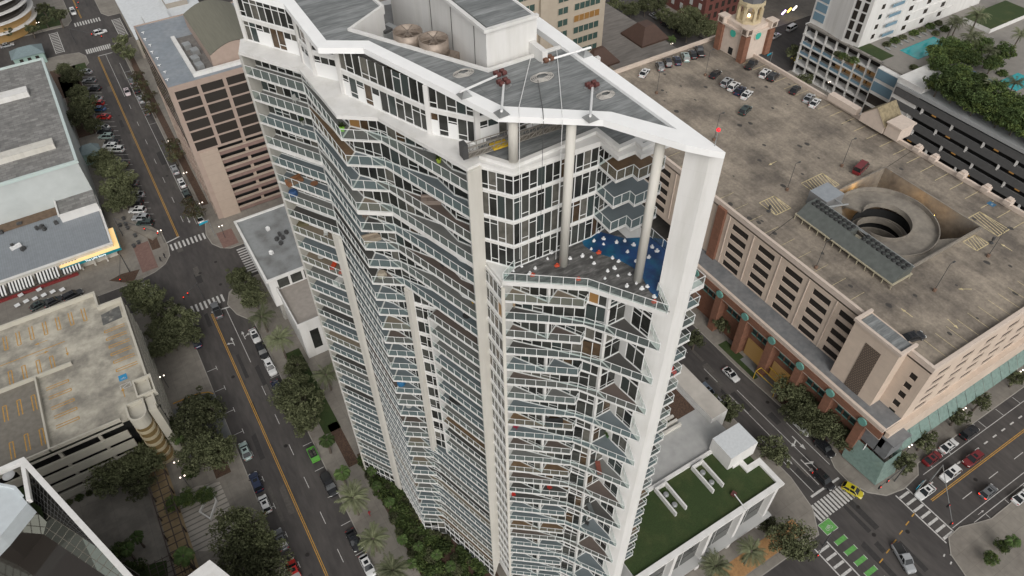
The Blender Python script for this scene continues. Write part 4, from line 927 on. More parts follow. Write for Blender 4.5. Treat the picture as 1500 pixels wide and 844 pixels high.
# ================================================================ other buildings
def facade_rects(par, name, plane, c, rects, M, d=.15, frame=None):
    """windows as boxes proud of a wall: plane 'x' (u = y) or 'y' (u = x)"""
    for (u0, u1, z0, z1) in rects:
        q = MB()
        if plane == 'x': q.box(min(c, c + d), max(c, c + d), u0, u1, z0, z1)
        else: q.box(u0, u1, min(c, c + d), max(c, c + d), z0, z1)
        q.build(name, M, par)
DG = mat('office_glass', (0.035, 0.03, 0.026), .07)
# ---- pink office block over a slatted garage
PINK = mat('pink_granite', (0.355, 0.275, 0.23), .7, var=.06, scale=1); PINKD = mat('pink_granite_dark', (0.22, 0.145, 0.125), .8, var=.1, scale=1)
PANEL = mat('tan_panel', (0.40, 0.32, 0.26), .75, var=.04, scale=1); add_tiles(PANEL, 50, 3.0, .03, .8, 'XZ', vary=0)
x0, y0 = P(246, 131, 41.5); x1, y1 = 44.0, 214.0; zt = 41.5; x0 = 10.2
K = thing('pink_office_block', 'pink stone office block with dark windows above slatted parking levels', 'office building', ((x0 + x1) / 2, (y0 + y1) / 2, 0))
q = MB(); q.box(x0, x1, y0, y1, 22.2, zt, 0, 1); q.build('upper_wall', [PINK, mat('blue_grey_roof', (.21, .235, .26), .7, var=.1, scale=1, col2=(.27, .29, .31), blotch=(.2, .45, .7))], K)
q = MB(); q.strip([(x0, y0), (x1, y0), (x1, y1), (x0, y1)], -.02, .3, zt - .6, zt + .25, closed=True); q.build('parapet', PINK, K)
for r in range(6):
    for c in range(5):
        a = x0 + 1.2 + c * 6.3; zb = zt - 3.3 - r * 3.05
        q = MB(); q.box(a, a + 5.4, y0 - .06, y0 + .02, zb, zb + (2.5 if r else 2.1)); q.build('window', DG, K)
for r in range(5):
    for c in range(7):
        b_ = y0 + 1.5 + c * 5.2; zb = zt - 3.3 - r * 3.6
        q = MB(); q.box(x0 - .06, x0 + .02, b_, b_ + 4.4, zb, zb + 2.4); q.build('side_window', DG, K)
q = MB()
for r in range(8): z_ = .4 + r * 2.75; q.box(x0 + 6.2, x1, y0, y0 + .4, z_, z_ + 1.15, 0); q.box(x0 + 6.2, x1, y0 - .15, y0 + .45, z_ + 1.15, z_ + 1.45, 1)
q.build('parking_slats', [PINKD, PANEL], K)
q = MB()
for r in range(8): z_ = .4 + r * 2.75; q.box(x0, x0 + .4, y0 + 3, y1, z_, z_ + 1.5, 0)
q.build('side_slats', PINKD, K)
for k in range(6): MB().box(x0 + 13 + k * 7, x0 + 13.8 + k * 7, y0 + .5, y0 + 1.1, 0, 22).build('pillar', PANEL, K)
for k in range(7): MB().box(x0 - .1, x0 + .5, y0 + 3 + k * 6, y0 + 4.2 + k * 6, 0, 22).build('pillar', PANEL, K)
q = MB(); q.box(x0 + 1.4, x0 + 6.2, y0 - .3, y0 + .6, 0, 22.2); q.build('tan_panel_wall', PANEL, K)
q = MB(); q.box(x0, x0 + 1.4, y0, y0 + 1.5, 0, 22.2); q.build('corner_pier', PINK, K)
q = MB(); q.box(x0 + 2, x1 - 1, y0 + 2.2, y1 - 1, 0, 22.1); q.build('garage_interior', BLACK, K)
q = MB(); c = P(300, 100, zt + .1)
wx0, wy0 = P(286, 110, zt + .3); q.strip([(wx0, wy0 + 22), (wx0, wy0), (x1 - 1, wy0)], -.5, .5, zt, zt + .9); q.build('roof_screen', WHITE, K)
q = MB(); q.box(wx0 + .5, x1, wy0 + .5, wy0 + 22, zt + .01, zt + .06); q.build('plant_deck', mat('plant_deck', (.16, .15, .14), .9, var=.2, scale=1), K)
bx0_, by0_ = wx0 + 5.0, wy0 + 1.6; q = MB(); n_ = 12; W = 13.0
arc = [(bx0_ + W * i / n_, zt + 3.2 + 2.2 * sin(pi * i / n_)) for i in range(n_ + 1)]
q.poly([(a, by0_, z) for a, z in arc] + [(bx0_ + W, by0_, zt), (bx0_, by0_, zt)][0:2], 0)
for i in range(n_):
    q.poly([(arc[i][0], by0_, arc[i][1] + .1), (arc[i + 1][0], by0_, arc[i + 1][1] + .1), (arc[i + 1][0], by0_ + 26, arc[i + 1][1] + .1), (arc[i][0], by0_ + 26, arc[i][1] + .1)], 1)
q.poly([(bx0_, by0_, zt), (bx0_, by0_ + 26, zt), (bx0_, by0_ + 26, arc[0][1]), (bx0_, by0_, arc[0][1])], 0)
q.build('barrel_roof', [PINK, mat('barrel_olive', (.155, .15, .115), .7, var=.1, scale=1, stretch=(3, .2, 1))], K)
for i, (dx, dy) in enumerate(((2, 3), (2, 7), (3, 11), (2, 15))):
    q = MB(); q.obox((wx0 + dx, wy0 + dy, zt + .06), 1.8, 2.2, 1.3, .1); q.build('roof_unit', GAL, K)
q = MB()
for i in range(8):
    c = (x0 + 1.0 + (i % 2) * .4, y0 + 4 + i * 4); q.tube((c[0], c[1], zt), (c[0], c[1], zt + .5), .1, 6); q.tube((c[0] - .4, c[1], zt + .5), (c[0] + .4, c[1], zt + .5), .08, 6)
q.build('vent_pipe', METAL, K)
# ---- grey gabled shops on the left: low metal roof, white upper block
SHX = -17.0; lz = 4.3
sy0 = P(164, 357, lz)[1]; sy1 = P(139, 287, lz)[1]
MR = mat('standing_seam_roof', (.225, .245, .265), .5, var=.08, scale=1); add_tiles(MR, .55, 40, .04, .8, 'XY', vary=.02)
TILE = mat('grey_roof_tiles', (.235, .23, .22), .85, var=.2, scale=.6); add_tiles(TILE, 2.2, 1.2, .07, .6, 'XY', .5, vary=.17)
Kl = thing('corner_shop_building', 'low corner shop building with pale metal roof and lit yellow soffit left of the crossing', 'shop', (-40, 185, 0))
q = MB(); q.box(-90, SHX, sy0, sy1, 0, lz - .3, 0, 1); q.box(-90, SHX - .5, sy0 + .5, sy1, lz - .3, lz, 0, 1); q.build('walls', [CREAM, MR], Kl)
q = MB(); q.strip([(-90, sy0), (SHX, sy0), (SHX, sy1)], -.2, .35, lz - .1, lz + .3); q.build('roof_edge', WHITE, Kl)
q = MB(); q.strip([(SHX - 13.5, sy0), (SHX, sy0), (SHX, sy0 + 8)], -1.3, -.05, 3.2, 3.35); q.build('lit_soffit', mat('lit_soffit', (.7, .5, .25), .6, emit=(1, .66, .26, .45)), Kl)
q = MB(); q.strip([(SHX - 13.5, sy0 - 1.35), (SHX + 1.35, sy0 - 1.35), (SHX + 1.35, sy0 + 8)], -.12, .0, 2.5, 3.25); q.build('teal_fascia', mat('teal_sign', (.01, .24, .30), .5), Kl)
txt = bpy.data.curves.new('shop_sign_text', 'FONT'); txt.body = 'The UPS Store'; txt.size = .85; txt.extrude = .02; txt.align_x = 'CENTER'
to = bpy.data.objects.new('shop_sign_text', txt); me = bpy.data.meshes.new_from_object(to); bpy.data.objects.remove(to)
me.materials.append(mat('sign_letters', (.9, .9, .9), .5, emit=(1, 1, 1, .6))); to = bpy.data.objects.new('sign_lettering', me); COL.objects.link(to); to.parent = Kl
to.location = (SHX - 5 + 40, sy0 - 1.5 - 185, 2.6); to.rotation_euler = (pi / 2, 0, 0)
for (a, b_, lab) in ((-30.5, -26, ''), (-36.5, -31.2, ''), (-43, -37.2, ''), (-49, -43.6, '')):
    q = MB(); n_ = int((b_ - a) / .36)
    for k in range(n_):
        u0, u1 = a + (b_ - a) * k / n_, a + (b_ - a) * (k + 1) / n_
        q.poly([(u0, sy0 - .05, 3.4), (u1, sy0 - .05, 3.4), (u1, sy0 - 3.0, 2.5), (u0, sy0 - 3.0, 2.5)], k % 2); q.poly([(u0, sy0 - 3.0, 2.5), (u1, sy0 - 3.0, 2.5), (u1, sy0 - 3.0, 2.15), (u0, sy0 - 3.0, 2.15)], k % 2)
    q.build('striped_awning', [mat('awning_black', (.015, .015, .015), .8), mat('awning_white', (.7, .7, .68), .8)], Kl)
q = MB()
for k in range(5): q.box(SHX - 3 - k * 3.1, SHX - 2.6 - k * 3.1, sy0 - 1.2, sy0 - .8, 0, 3.2)
q.build('shop_pillar', CREAM, Kl)
for i, (px, py) in enumerate(((83, 328), (62, 334), (55, 336), (30, 330), (66, 337), (20, 362), (3, 342), (35, 366))):
    c = P(px, py, lz); q = MB(); q.obox((c[0], c[1], lz), .9 + .4 * (i % 2), .8, .9, i); q.tube((c[0], c[1], lz + .9), (c[0], c[1], lz + 1.1), .3, 8); q.build('roof_unit', DKM, Kl)
q = MB(); c = P(24, 363, lz); q.obox((c[0], c[1], lz), 2.6, .8, .8, .3); q.build('roof_duct', METAL, Kl)
def vz(top, base):   # height of a point straight above a ground plan point
    d = ray(*top); k = (base[0] * d[0] + base[1] * d[1]) / (d[0] ** 2 + d[1] ** 2); return HC + k * d[2]
hz = vz((116, 236), (SHX, sy1)); 
Kh = thing('white_hall', 'big white walled hall with grey tiled roof behind the corner shop', 'building', (-45, 235, 0)); hy1 = P(65, 86, hz)[1]
q = MB(); q.box(-110, SHX, sy1 + .02, hy1, 0, hz, 0, 1); q.build('walls', [mat('pale_wall', (.50, .53, .52), .7, var=.05, scale=.3, col2=(.42, .45, .44), blotch=(.08, .4, .7)), TILE], Kh)
q = MB(); q.strip([(-110, sy1), (SHX, sy1), (SHX, hy1), (-110, hy1)], -.3, .45, hz - .3, hz + .45); q.build('roof_edge', mat('aqua_trim', (.48, .56, .54), .5), Kh)
a_ = P(82, 217, hz); q = MB(); q.prism([(-110, a_[1] - .2), (a_[0], a_[1] - .2), (a_[0], a_[1] + 3.2), (-110, a_[1] + 3.2)], hz, hz + 1.6); q.build('roof_monitor', CREAM, Kh)
a_ = P(43, 138, hz); q = MB(); q.box(a_[0] - 12, a_[0], a_[1] - 1.5, a_[1] + 2.5, hz, hz + 1.6); q.build('roof_box', WHITE, Kh)
a_, b_ = P(88, 297, hz * .45), P(134, 262, hz * .45); q = MB(); q.box(SHX - 9.8, SHX, sy1 - 7.5, sy1, 0, lz + 2.2, 0, 1); q.strip([(SHX - 9.8, sy1 - .1), (SHX - 9.8, sy1 - 7.5), (SHX, sy1 - 7.5)], -.2, .2, lz + 2.2, lz + 2.6); q.build('annex', [WHITE, TILE], Kh)
q = MB(); q.box(SHX - 60, SHX - 10, sy1 - 3.2, sy1 - .05, lz, lz + .5); q.build('brown_ledge', mat('brown_ledge', (.13, .09, .06), .9, var=.2, scale=1), Kh)
# ---- small teal pavilions
for (px, py, w_, lab) in ((40, 78, 10, 'teal pavilion with hipped roof at the far left crossing'), (132, 222, 5, 'small teal kiosk with hipped roof under the street trees')):
    c = P(px, py, 3.5); t = thing('teal_pavilion', lab, 'pavilion', (*c, 0)); q = MB(); q.box(c[0] - w_ / 2, c[0] + w_ / 2, c[1] - w_ / 3, c[1] + w_ / 3, 0, 4.0); q.build('wall', mat('teal_wall', (.30, .42, .38), .7), t)
    q = MB(); k = w_ / 2 + .5; l_ = w_ / 3 + .5; A_ = [(c[0] - k, c[1] - l_, 4), (c[0] + k, c[1] - l_, 4), (c[0] + k, c[1] + l_, 4), (c[0] - k, c[1] + l_, 4)]; B_ = [(c[0] - k * .4, c[1], 6.2), (c[0] + k * .4, c[1], 6.2)]
    q.poly([A_[0], A_[1], B_[1], B_[0]]); q.poly([A_[1], A_[2], B_[1]]); q.poly([A_[2], A_[3], B_[0], B_[1]]); q.poly([A_[3], A_[0], B_[0]]); q.build('roof', mat('slate_blue_roof', (.16, .21, .22), .7, var=.1, scale=2), t)
    if w_ > 6:
        for i in range(3): q = MB(); q.box(c[0] - 3.2 + i * 2.6, c[0] - 2.0 + i * 2.6, c[1] - w_ / 3 - .06, c[1] - w_ / 3, 2.0, 3.3); q.build('window', DG, t)
# ---- curved corner apartment house top left
c = P(0, 38, 8); t = thing('curved_apartment_house', 'apartment house with curved white balconies and warm lit ground floor at the top left', 'building', (*c, 0))
cc = (c[0] - 2, c[1] + 16)
def arcp(r, a0=-60, a1=60, n=12): return [(cc[0] + r * cos(radians(a0 + (a1 - a0) * i / n - 30)), cc[1] + r * sin(radians(a0 + (a1 - a0) * i / n - 30))) for i in range(n + 1)]
for k in range(6):
    q = MB(); q.prism(arcp(15) + [(cc[0] - 60, cc[1] + 14), (cc[0] - 60, cc[1] - 10)], 4 + k * 3.4, 4.3 + k * 3.4); q.build('balcony_slab', WHITE, t)
    q = MB(); q.prism(arcp(13) + [(cc[0] - 58, cc[1] + 12), (cc[0] - 58, cc[1] - 8)], .3 + k * 3.4, 4 + k * 3.4); q.build('glazed_storey', [mat('lit_shop_glass', (.25, .16, .07), .3, emit=(1, .6, .2, .06)), CREAM, DG][min(k, 2) if k != 1 else 0], t)
# ---- left parking garage
LZ = 15.0
LX = P(180, 440, LZ)[0]; LYn = P(147, 452, LZ)[1]; LYf = P(136, 433, LZ)[1]; LY0 = P(115, 645, LZ)[1]; LX2 = P(147, 452, LZ)[0]
LC = mat('pale_garage_concrete', (.44, .41, .34), .85, var=.12, scale=.8, col2=(.21, .195, .165), blotch=(.13, .40, .60))
LF = mat('garage_cream', (.45, .425, .36), .8, var=.06, scale=.6)
Gl = thing('left_parking_garage', 'cream concrete parking garage with yellow striped rooftop bays at the left', 'parking garage', (-45, 110, 0))
RT = [(LX, LYn), (LX2, LYn), (LX2, LYf), (-120, LYf)]
q = MB(); q.prism([(LX, LY0), (LX, LYn), (LX2, LYn), (LX2, LYf), (-120, LYf), (-120, LY0)], LZ - .5, LZ); q.build('roof_deck', LC, Gl)
q = MB(); q.strip([(LX, LY0), (LX, LYn), (LX2, LYn), (LX2, LYf), (-120, LYf)], .0, .45, LZ - 1.2, LZ + 1.1); q.build('parapet', LF, Gl)
q = MB(); q.strip([(-120, LY0), (LX - 7, LY0)], .0, .3, LZ - 1.2, LZ + .95)
for k in range(4): z_ = .2 + k * 3.2; q.strip([(-120, LY0), (LX - 7, LY0)], -.15, .3, z_, z_ + 2.05)
q.build('facade_band', LF, Gl)
q = MB(); q.box(-120, LX - 1, LY0 + 2.5, LYn - 1, 0, LZ - .6); q.build('interior', BLACK, Gl)
for k in range(9): MB().box(LX - 12 - k * 7.2, LX - 11.4 - k * 7.2, LY0 + .35, LY0 + 1, 0, LZ).build('pillar', LF, Gl)
q = MB()
for k in range(5): q.strip([(LX, LY0 + 3), (LX, LYn)], -.15, .2, .2 + k * 2.9, 1.7 + k * 2.9)
q.build('side_band', LF, Gl)
s0 = P(184, 600, LZ + 1.6); sx_, sy_ = s0[0] + 1.7, s0[1] - 1.0
q = MB(); q.box(sx_ + 2.0, LX - .2, LY0 - 1.0, LY0 + 2.4, 0, LZ + .9); q.build('stair_wall', LF, Gl)
q = MB()
q = MB(); st = [(sx_ - 1.7, sy_ + 2.2), (sx_ - 1.7, sy_ - 1)] + [(sx_ + 1.7 * cos(radians(180 + a)), sy_ - 1 + 1.7 * sin(radians(180 + a))) for a in range(20, 180, 20)] + [(sx_ + 1.7, sy_ - 1), (sx_ + 1.7, sy_ + 2.2)]
q.strip(st, -.05, .3, LZ - 1.5, LZ + 1.6, closed=True); q.prism(offset(st, .3, True), LZ, LZ + .6); sv = q.build('stair_turret_top', LF, Gl)
q = MB()
for k in range(6): q.strip(st, -.1, .05, .4 + k * 2.25, 1.2 + k * 2.25, closed=True)
q.build('turret_band', mat('turret_cream', (.42, .36, .24), .7), Gl)
q = MB(); q.prism(offset(st, .1, True), 0, LZ - 1.4); q.build('turret_glass', mat('turret_glass', (.12, .09, .045), .25, emit=(1, .6, .2, .03)), Gl)
s1 = P(212, 565, LZ + 1.5); q = MB(); q.strip([(s1[0] - 1.9, s1[1] - 2.2), (s1[0] + 1.6, s1[1] - 2.2), (s1[0] + 1.6, s1[1] + 2.4), (s1[0] - 1.9, s1[1] + 2.4)], -.05, .25, LZ, LZ + 1.7, closed=True); q.box(s1[0] - 1.9, s1[0] + 1.6, s1[1] - 2.2, s1[1] + 2.4, LZ + .01, LZ + .5); q.build('shaft_top', LF, Gl)
# ramp opening in the roof, bay lines
q = MB(); r0 = P(52, 555, LZ); r1 = P(100, 535, LZ)
q.prism([(-120, r0[1] - .3), (r0[0], r0[1] - .3), (r0[0], r0[1] + .1), (-120, r0[1] + .1)], LZ, LZ + .9); q.box(r0[0], r0[0] + .35, LY0, r0[1] - .3, LZ, LZ + .9); q.box(r0[0], r1[0] + .8, r0[1] - .3, r0[1] + .1, LZ, LZ + .9); q.build('ramp_wall', LF, Gl)
q = MB(); q.poly([(-120, LY0 + .4, LZ + .003), (r0[0], LY0 + .4, LZ + .003), (r0[0], r0[1] - .3, LZ + .003), (-120, r0[1] - .3, LZ + .003)]); q.build('lower_ramp', mat('ramp_dark', (.17, .155, .13), .85, var=.15, scale=1), Gl)
q = MB()
def bay(px, py, ang, L_=4.2):
    c = P(px, py, LZ); dx, dy = (cos(ang), sin(ang))
    for s_ in (-.32, .32): hline(q, c[0] - dx * L_ / 2 - dy * s_, c[1] - dy * L_ / 2 + dx * s_, c[0] + dx * L_ / 2 - dy * s_, c[1] + dy * L_ / 2 + dx * s_, .2, LZ + .006)
    hline(q, c[0] + dx * L_ / 2 - dy * .32, c[1] + dy * L_ / 2 + dx * .32, c[0] + dx * L_ / 2 + dy * .32, c[1] + dy * L_ / 2 - dx * .32, .2, LZ + .006)
for (px, py) in ((123, 461), (104, 467), (85, 474), (66, 481), (46, 488), (27, 496), (8, 503)): bay(px, py, -pi / 2)
for (px, py) in ((77, 532), (57, 538), (36, 546), (16, 554)): bay(px, py, pi / 2)
for (px, py) in ((168, 481), (171, 492), (175, 503), (178, 514), (182, 525), (186, 537)): bay(px, py, pi)
for (px, py) in ((84, 564), (88, 577), (92, 592), (96, 605), (99, 619)): bay(px, py, 0)
for (px, py) in ((50, 590), (29, 597), (8, 606), (62, 640), (40, 648), (18, 660)): bay(px, py, pi / 2)
a_, b_ = P(0, 533, LZ), P(95, 500, LZ); hline(q, a_[0] - 10, b_[1], b_[0], b_[1], .2, LZ + .006)
for (px, py, r_) in ((60, 502, pi / 2), (62, 518, -pi / 2), (98, 515, pi), (181, 575, 0)): c = P(px, py, LZ); arrow(q, c[0], c[1], r_, 'straight', .9, LZ + .008)
q.build('bay_marking', PAINTY, Gl)
q = MB(); c = P(180, 553, LZ); q.poly([(c[0] - .8, c[1] - .8, LZ + .006), (c[0] + .8, c[1] - .8, LZ + .006), (c[0] + .8, c[1] + .8, LZ + .006), (c[0] - .8, c[1] + .8, LZ + .006)]); q.build('accessible_bay_sign', mat('blue_sign', (.02, .22, .42), .6), Gl)
q = MB(); bike(q, c[0], c[1] - .3, .5, LZ + .011); c = P(184, 565, LZ)
for a in ((-1, -.6, 1, -.6), (1, -.6, 1, .6), (1, .6, -1, .6), (-1, .6, -1, -.6), (-1, -.6, 1, .6)): hline(q, c[0] + a[0], c[1] + a[1], c[0] + a[2], c[1] + a[3], .12, LZ + .006)
q.build('bay_symbol', PAINTW, Gl)
q = MB(); c = P(185, 468, LZ); c = P(162, 462, LZ); q.prism([(c[0] - 2, c[1] - 2.3), (c[0] + 2.1, c[1] - 2), (c[0] + 2.2, c[1] + 2), (c[0] - 1.8, c[1] + 1.2)], LZ + .004, LZ + .008)
q.build('roof_stain', mat('roof_stain', (.10, .10, .095), .9, var=.3, scale=.8, col2=(.3, .28, .24), blotch=(.6, .55, .7)), Gl)
# ---- white lowrise between left street and tower
t = thing('white_lowrise', 'white two tier lowrise with stained grey flat roof left of the tower', 'building', (18, 135, 0))
za = 15.0; a_ = P(392, 412, za); b_ = P(345, 327, za); c_ = P(440, 395, za)
q = MB(); q.box(a_[0], a_[0] + 22, a_[1], b_[1], 6.2, za - .01, 0, 1)
q.build('upper_storey', [WHITE, mat('stained_roof', (.24, .25, .25), .8, var=.1, scale=1, col2=(.13, .13, .125), blotch=(.25, .45, .65))], t)
q = MB(); q.strip([(a_[0] + 22, a_[1]), (a_[0], a_[1]), (a_[0], b_[1]), (a_[0] + 22, b_[1])], -.05, .5, za - .2, za + .35); q.build('roof_edge', WHITE, t)
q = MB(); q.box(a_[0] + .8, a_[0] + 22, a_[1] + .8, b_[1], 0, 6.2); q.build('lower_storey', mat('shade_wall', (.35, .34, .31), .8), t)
lb = P(436, 476, 12.2); lt = P(426, 455, 12.2)
q = MB(); q.box(lb[0], lb[0] + 18, lb[1], a_[1] - .1, 0, 11.2, 0, 1); q.strip([(lb[0] + 18, lb[1]), (lb[0], lb[1]), (lb[0], a_[1] - .1)], -.02, .3, 11.2, 12.3); q.build('terrace_block', [WHITE, mat('terrace_tan', (.30, .27, .24), .8, var=.1, scale=1)], t)
for k in range(4):
    q = MB(); q.box(a_[0] + 2 + k * 3.2, a_[0] + 4.6 + k * 3.2, a_[1] - .08, a_[1], 11.6, 14.2); q.build('window', GL[1], t)
for k in range(3): q = MB(); q.box(lb[0] + 2 + k * 3, lb[0] + 4.0 + k * 3, lb[1] - .06, lb[1], 2.6 + 3 * (k % 2), 8.8); q.build('lower_window', GL[0], t)
for (px, py) in ((410, 345), (415, 350), (420, 342), (406, 352), (393, 337), (398, 372), (412, 358)):
    c = P(px, py, za); q = MB(); q.obox((c[0], c[1], za), .8, .7, .9, px); q.tube((c[0], c[1], za + .9), (c[0], c[1], za + 1.1), .25, 8); q.build('roof_unit', DKM if px > 400 else METAL, t)
# ---- podium with the grass roof
PZ = 16.0
t = thing('garden_podium', 'white podium building with a dark green lawn roof at the foot of the tower', 'building', (60, 38, 0))
px1 = P(1155, 714, PZ)[0]; py0 = P(1040, 782, PZ)[1]; px0 = 44.6
ys = P(1105, 637, PZ)[1]
q = MB(); q.box(px0 - 3.4, px1 - 1.2, py0 + 1.2, 48.5, 0, PZ - .6, 0); q.build('podium_wall', mat('podium_grey', (.42, .42, .41), .7), t)
q = MB(); q.box(px0 - 3.2, px1 - 1, py0 + 1, 41.4, PZ - .6, PZ - .45); q.build('lawn_roof', GRASS, t)
q = MB(); q.strip([(px0 - 3.5, py0), (px1, py0), (px1, 36.0), (px1 - 3, 36.0), (px1 - 3, 38.0), (px1 - 5.5, 38.0)], .0, 1.0, PZ - .55, PZ); q.build('roof_edge', WHITE, t)
q = MB(); q.box(px0, 74, 41.4, 42.0, PZ - .6, PZ + .1); q.box(px0 + 1, 73.8, 42.0, 58.0, 0, PZ - .5, 0, 1); q.build('upper_terrace', [WHITE, mat('terrace_grey', (.34, .34, .33), .8, var=.08, scale=.7)], t)
q = MB()
for k in range(4): q.box(px0 + 4, 67, 49 + k * 1.1, 49.5 + k * 1.1, PZ - .5, PZ + .3 - k * .1)
q.build('terrace_bench_steps', CREAM, t)
q = MB(); q.box(72.2, 76.2, 46.5, 59.5, 0, PZ + 1.0, 0, 1); q.build('pale_annex', [WHITE, mat('annex_roof', (.42, .39, .35), .8, var=.1, scale=.5)], t)
q = MB(); q.box(66, 71.8, 50.5, 57.8, PZ - .48, PZ - .44); q.build('planted_roof_bed', SOIL, t)
q = MB(); q.box(62, 65.8, 50.5, 57.8, PZ - .48, PZ - .44); q.build('grass_strip', GRASS, t)
hp = P(1092, 625, PZ + 4); q = MB(); hx_, hy_ = P(1072, 672, PZ + 3.6); hx2 = P(1105, 642, PZ + 3.6)[0]; hy2 = P(1080, 620, PZ + 3.6)[1]
q = MB(); q.box(hx_, hx2, hy_, hy2, PZ - .4, PZ + 3.5, 0, 1); q.build('lift_hut', [WHITE, mat('hut_white_roof', (.55, .57, .58), .5, var=.06, scale=2)], t)
for k in range(7):
    a = px0 + .8 + k * 3.9
    for r_ in range(4): q = MB(); q.box(a, a + 3.5, py0 + 1.1, py0 + 1.25, 1.3 + r_ * 3.55, 4.5 + r_ * 3.55); q.build('window', GL[1 if (k + r_) % 2 else 0], t)
for k in range(4): q = MB(); q.box(px0 + 4.6 + k * 7.8, px0 + 5.4 + k * 7.8, py0 + .1, py0 + 1.2, 0, PZ - .5); q.build('front_column', WHITE, t)
q = MB(); q.box(px0, px1, py0 - .6, py0 + 1.2, 4.6, 4.9); q.build('canopy', MATS['podium_grey'], t)
for lab, pts in (('left of the two white U shaped garden walls on the podium lawn', ((960, 718), (971, 712), (990, 735))), ('right one of the two white U shaped garden walls on the podium lawn', ((1014, 686), (1025, 680), (1044, 703)))):
    c = P(*pts[0], PZ); d = P(*pts[1], PZ); e = P(*pts[2], PZ); w_ = d[0] - c[0]; L_ = 5.6
    u = thing('garden_screen', lab, 'garden wall', (c[0], c[1], PZ - .45)); q = MB(); q.strip([(c[0], c[1] - L_), (c[0], c[1]), (c[0] + 2.3, c[1]), (c[0] + 2.3, c[1] - L_)], -.15, .15, PZ - .45, PZ + .7); q.build('screen_wall', WHITE, u)
    q = MB(); q.lathe((c[0] + 1.15, c[1] - 1.6, PZ - .45), [(.5, 0), (.5, .4), (.3, .5)], 12); q.build('round_table', GAL, u)
    q = MB(); q.lathe((c[0] + 1.15, c[1] - 3.9, PZ - .45), [(.5, 0), (.5, .4), (.3, .5)], 12); q.build('round_table', GAL, u)
outr = thing('podium_outrigger', 'white outrigger arm with red weights on the podium lawn edge', 'outrigger', P3(1090, 742, PZ)); q = MB(); q.tube(P3(1094, 748, PZ + .4), P3(1076, 724, PZ + .3), .1, 8); q.build('beam', METAL, outr)
q = MB(); c = P(1075, 723, PZ); q.obox((c[0], c[1], PZ - .4), .9, .8, .5, .3); q.build('counterweight', RUST, outr)
# ---- mirrored glass office bottom left
gz = 26.0
MG = mat('mirror_glass', (.30, .32, .28), .03, metal=.95); DMG = mat('dark_mirror_glass', (.05, .05, .045), .04, metal=.6)
t = thing('mirror_glass_office', 'dark mirrored glass office with white edged roof beam at the bottom left', 'office building', (-45, 85, 0))
a1_, a2_ = P3(33, 674, gz), P3(190, 846, gz); v1_, v2_ = P3(44, 737, 20), P3(152, 808, 20); v3_ = tuple(v1_[k] + (v2_[k] - v1_[k]) * 1.45 for k in range(3)); dd_ = tuple(P3(-70, 900, 5)[k] - v1_[k] for k in range(3)); b1_, b2_ = tuple(v1_[k] + dd_[k] for k in range(3)), tuple(v3_[k] + dd_[k] for k in range(3))
q = MB(); q.poly([a1_, a2_, v2_, v1_]); q.build('inner_glass_slope', DMG, t)
q = MB(); q.poly([v1_, v3_, b2_, b1_]); q.build('outer_glass_slope', MG, t)
q = MB(); q.prism([(a1_[0] - .3, a1_[1] - 1), (a2_[0] - .3, a2_[1]), (a2_[0] - 4, a2_[1] - 6), (a1_[0] - 8, a1_[1] - 10)], 0, 18); q.build('body', DG, t)
q = MB(); q.strip([a1_[:2], a2_[:2]], -.4, .4, 0, gz - .8); q.build('street_wall', DG, t)
q = MB(); q.strip([(a1_[0] - 30, a1_[1] - .2), a1_[:2], a2_[:2]], -.45, .45, gz - .8, gz + .15); q.build('white_edge_beam', WHITE, t)
q = MB(); e_ = P(42, 733, gz); q.strip([(a1_[0] - .1, a1_[1] - .5), e_], -.3, .35, gz - .8, gz + .12); q.build('short_edge_beam', WHITE, t)
def grid(A_, B_, C_, D_, n1, n2, M, r_=.045):
    A_, B_, C_, D_ = map(Vector, (A_, B_, C_, D_)); fr = MB()
    for k in range(n1 + 1): f = k / n1; fr.tube(A_.lerp(B_, f), D_.lerp(C_, f), r_, 4, cap=False)
    for k in range(n2 + 1): f = k / n2; fr.tube(A_.lerp(D_, f), B_.lerp(C_, f), r_, 4, cap=False)
    fr.build('mullion_grid', M, t)
grid(a1_, a2_, v2_, v1_, 24, 5, DKM); grid(v1_, v3_, b2_, b1_, 16, 12, mat('bronze_mullion', (.13, .12, .10), .5), .06)
wp = [P(0, 712, gz), P(22, 716, gz), P(40, 737, gz), P(0, 786, gz)]
wpo = [(wp[0][0] - 12, wp[0][1]), wp[0], wp[1], wp[2], wp[3], (wp[3][0] - 12, wp[3][1] - 8)]
q = MB(); q.prism(wpo, 0, gz - 3.2, 0); q.build('block_glass', DG, t)
q = MB(); q.prism(wpo, gz - 3.2, gz, 0); q.strip(wpo[:3] + [lerp(wp[1], wp[2], .6)], -.1, .3, gz, gz + .5); q.build('white_block', mat('bluish_white', (.50, .54, .56), .6, var=.05, scale=1), t)
q = MB(); q.prism([(a1_[0] - 26, a1_[1] - .6), (a1_[0] - .5, a1_[1] - .8), (e_[0] - .3, e_[1]), (a1_[0] - 26, a1_[1] - 9)], gz - 6, gz - 5.5); q.build('garden_terrace', GRASS, t)
q = MB(); c = P(15, 699, gz - 5.4); q.lathe((c[0], c[1], gz - 5.5), [(.15, 0), (.15, .6), (1.0, .65), (1.0, .72)], 16); tag(q.build('round_table', METAL, None, True), 'round white table on the grass terrace of the mirror glass office', 'table')
ap = P(307, 820, 20); q = MB(); q.prism([ap, (ap[0] + 4.2, ap[1] - 9), (ap[0] - 20, ap[1] - 12), (ap[0] - 14, ap[1] - 3.0)], 0, 20); tag(q.build('white_roof_corner', WHITE), 'white roof corner of a block poking in at the bottom edge left of the street', 'building')
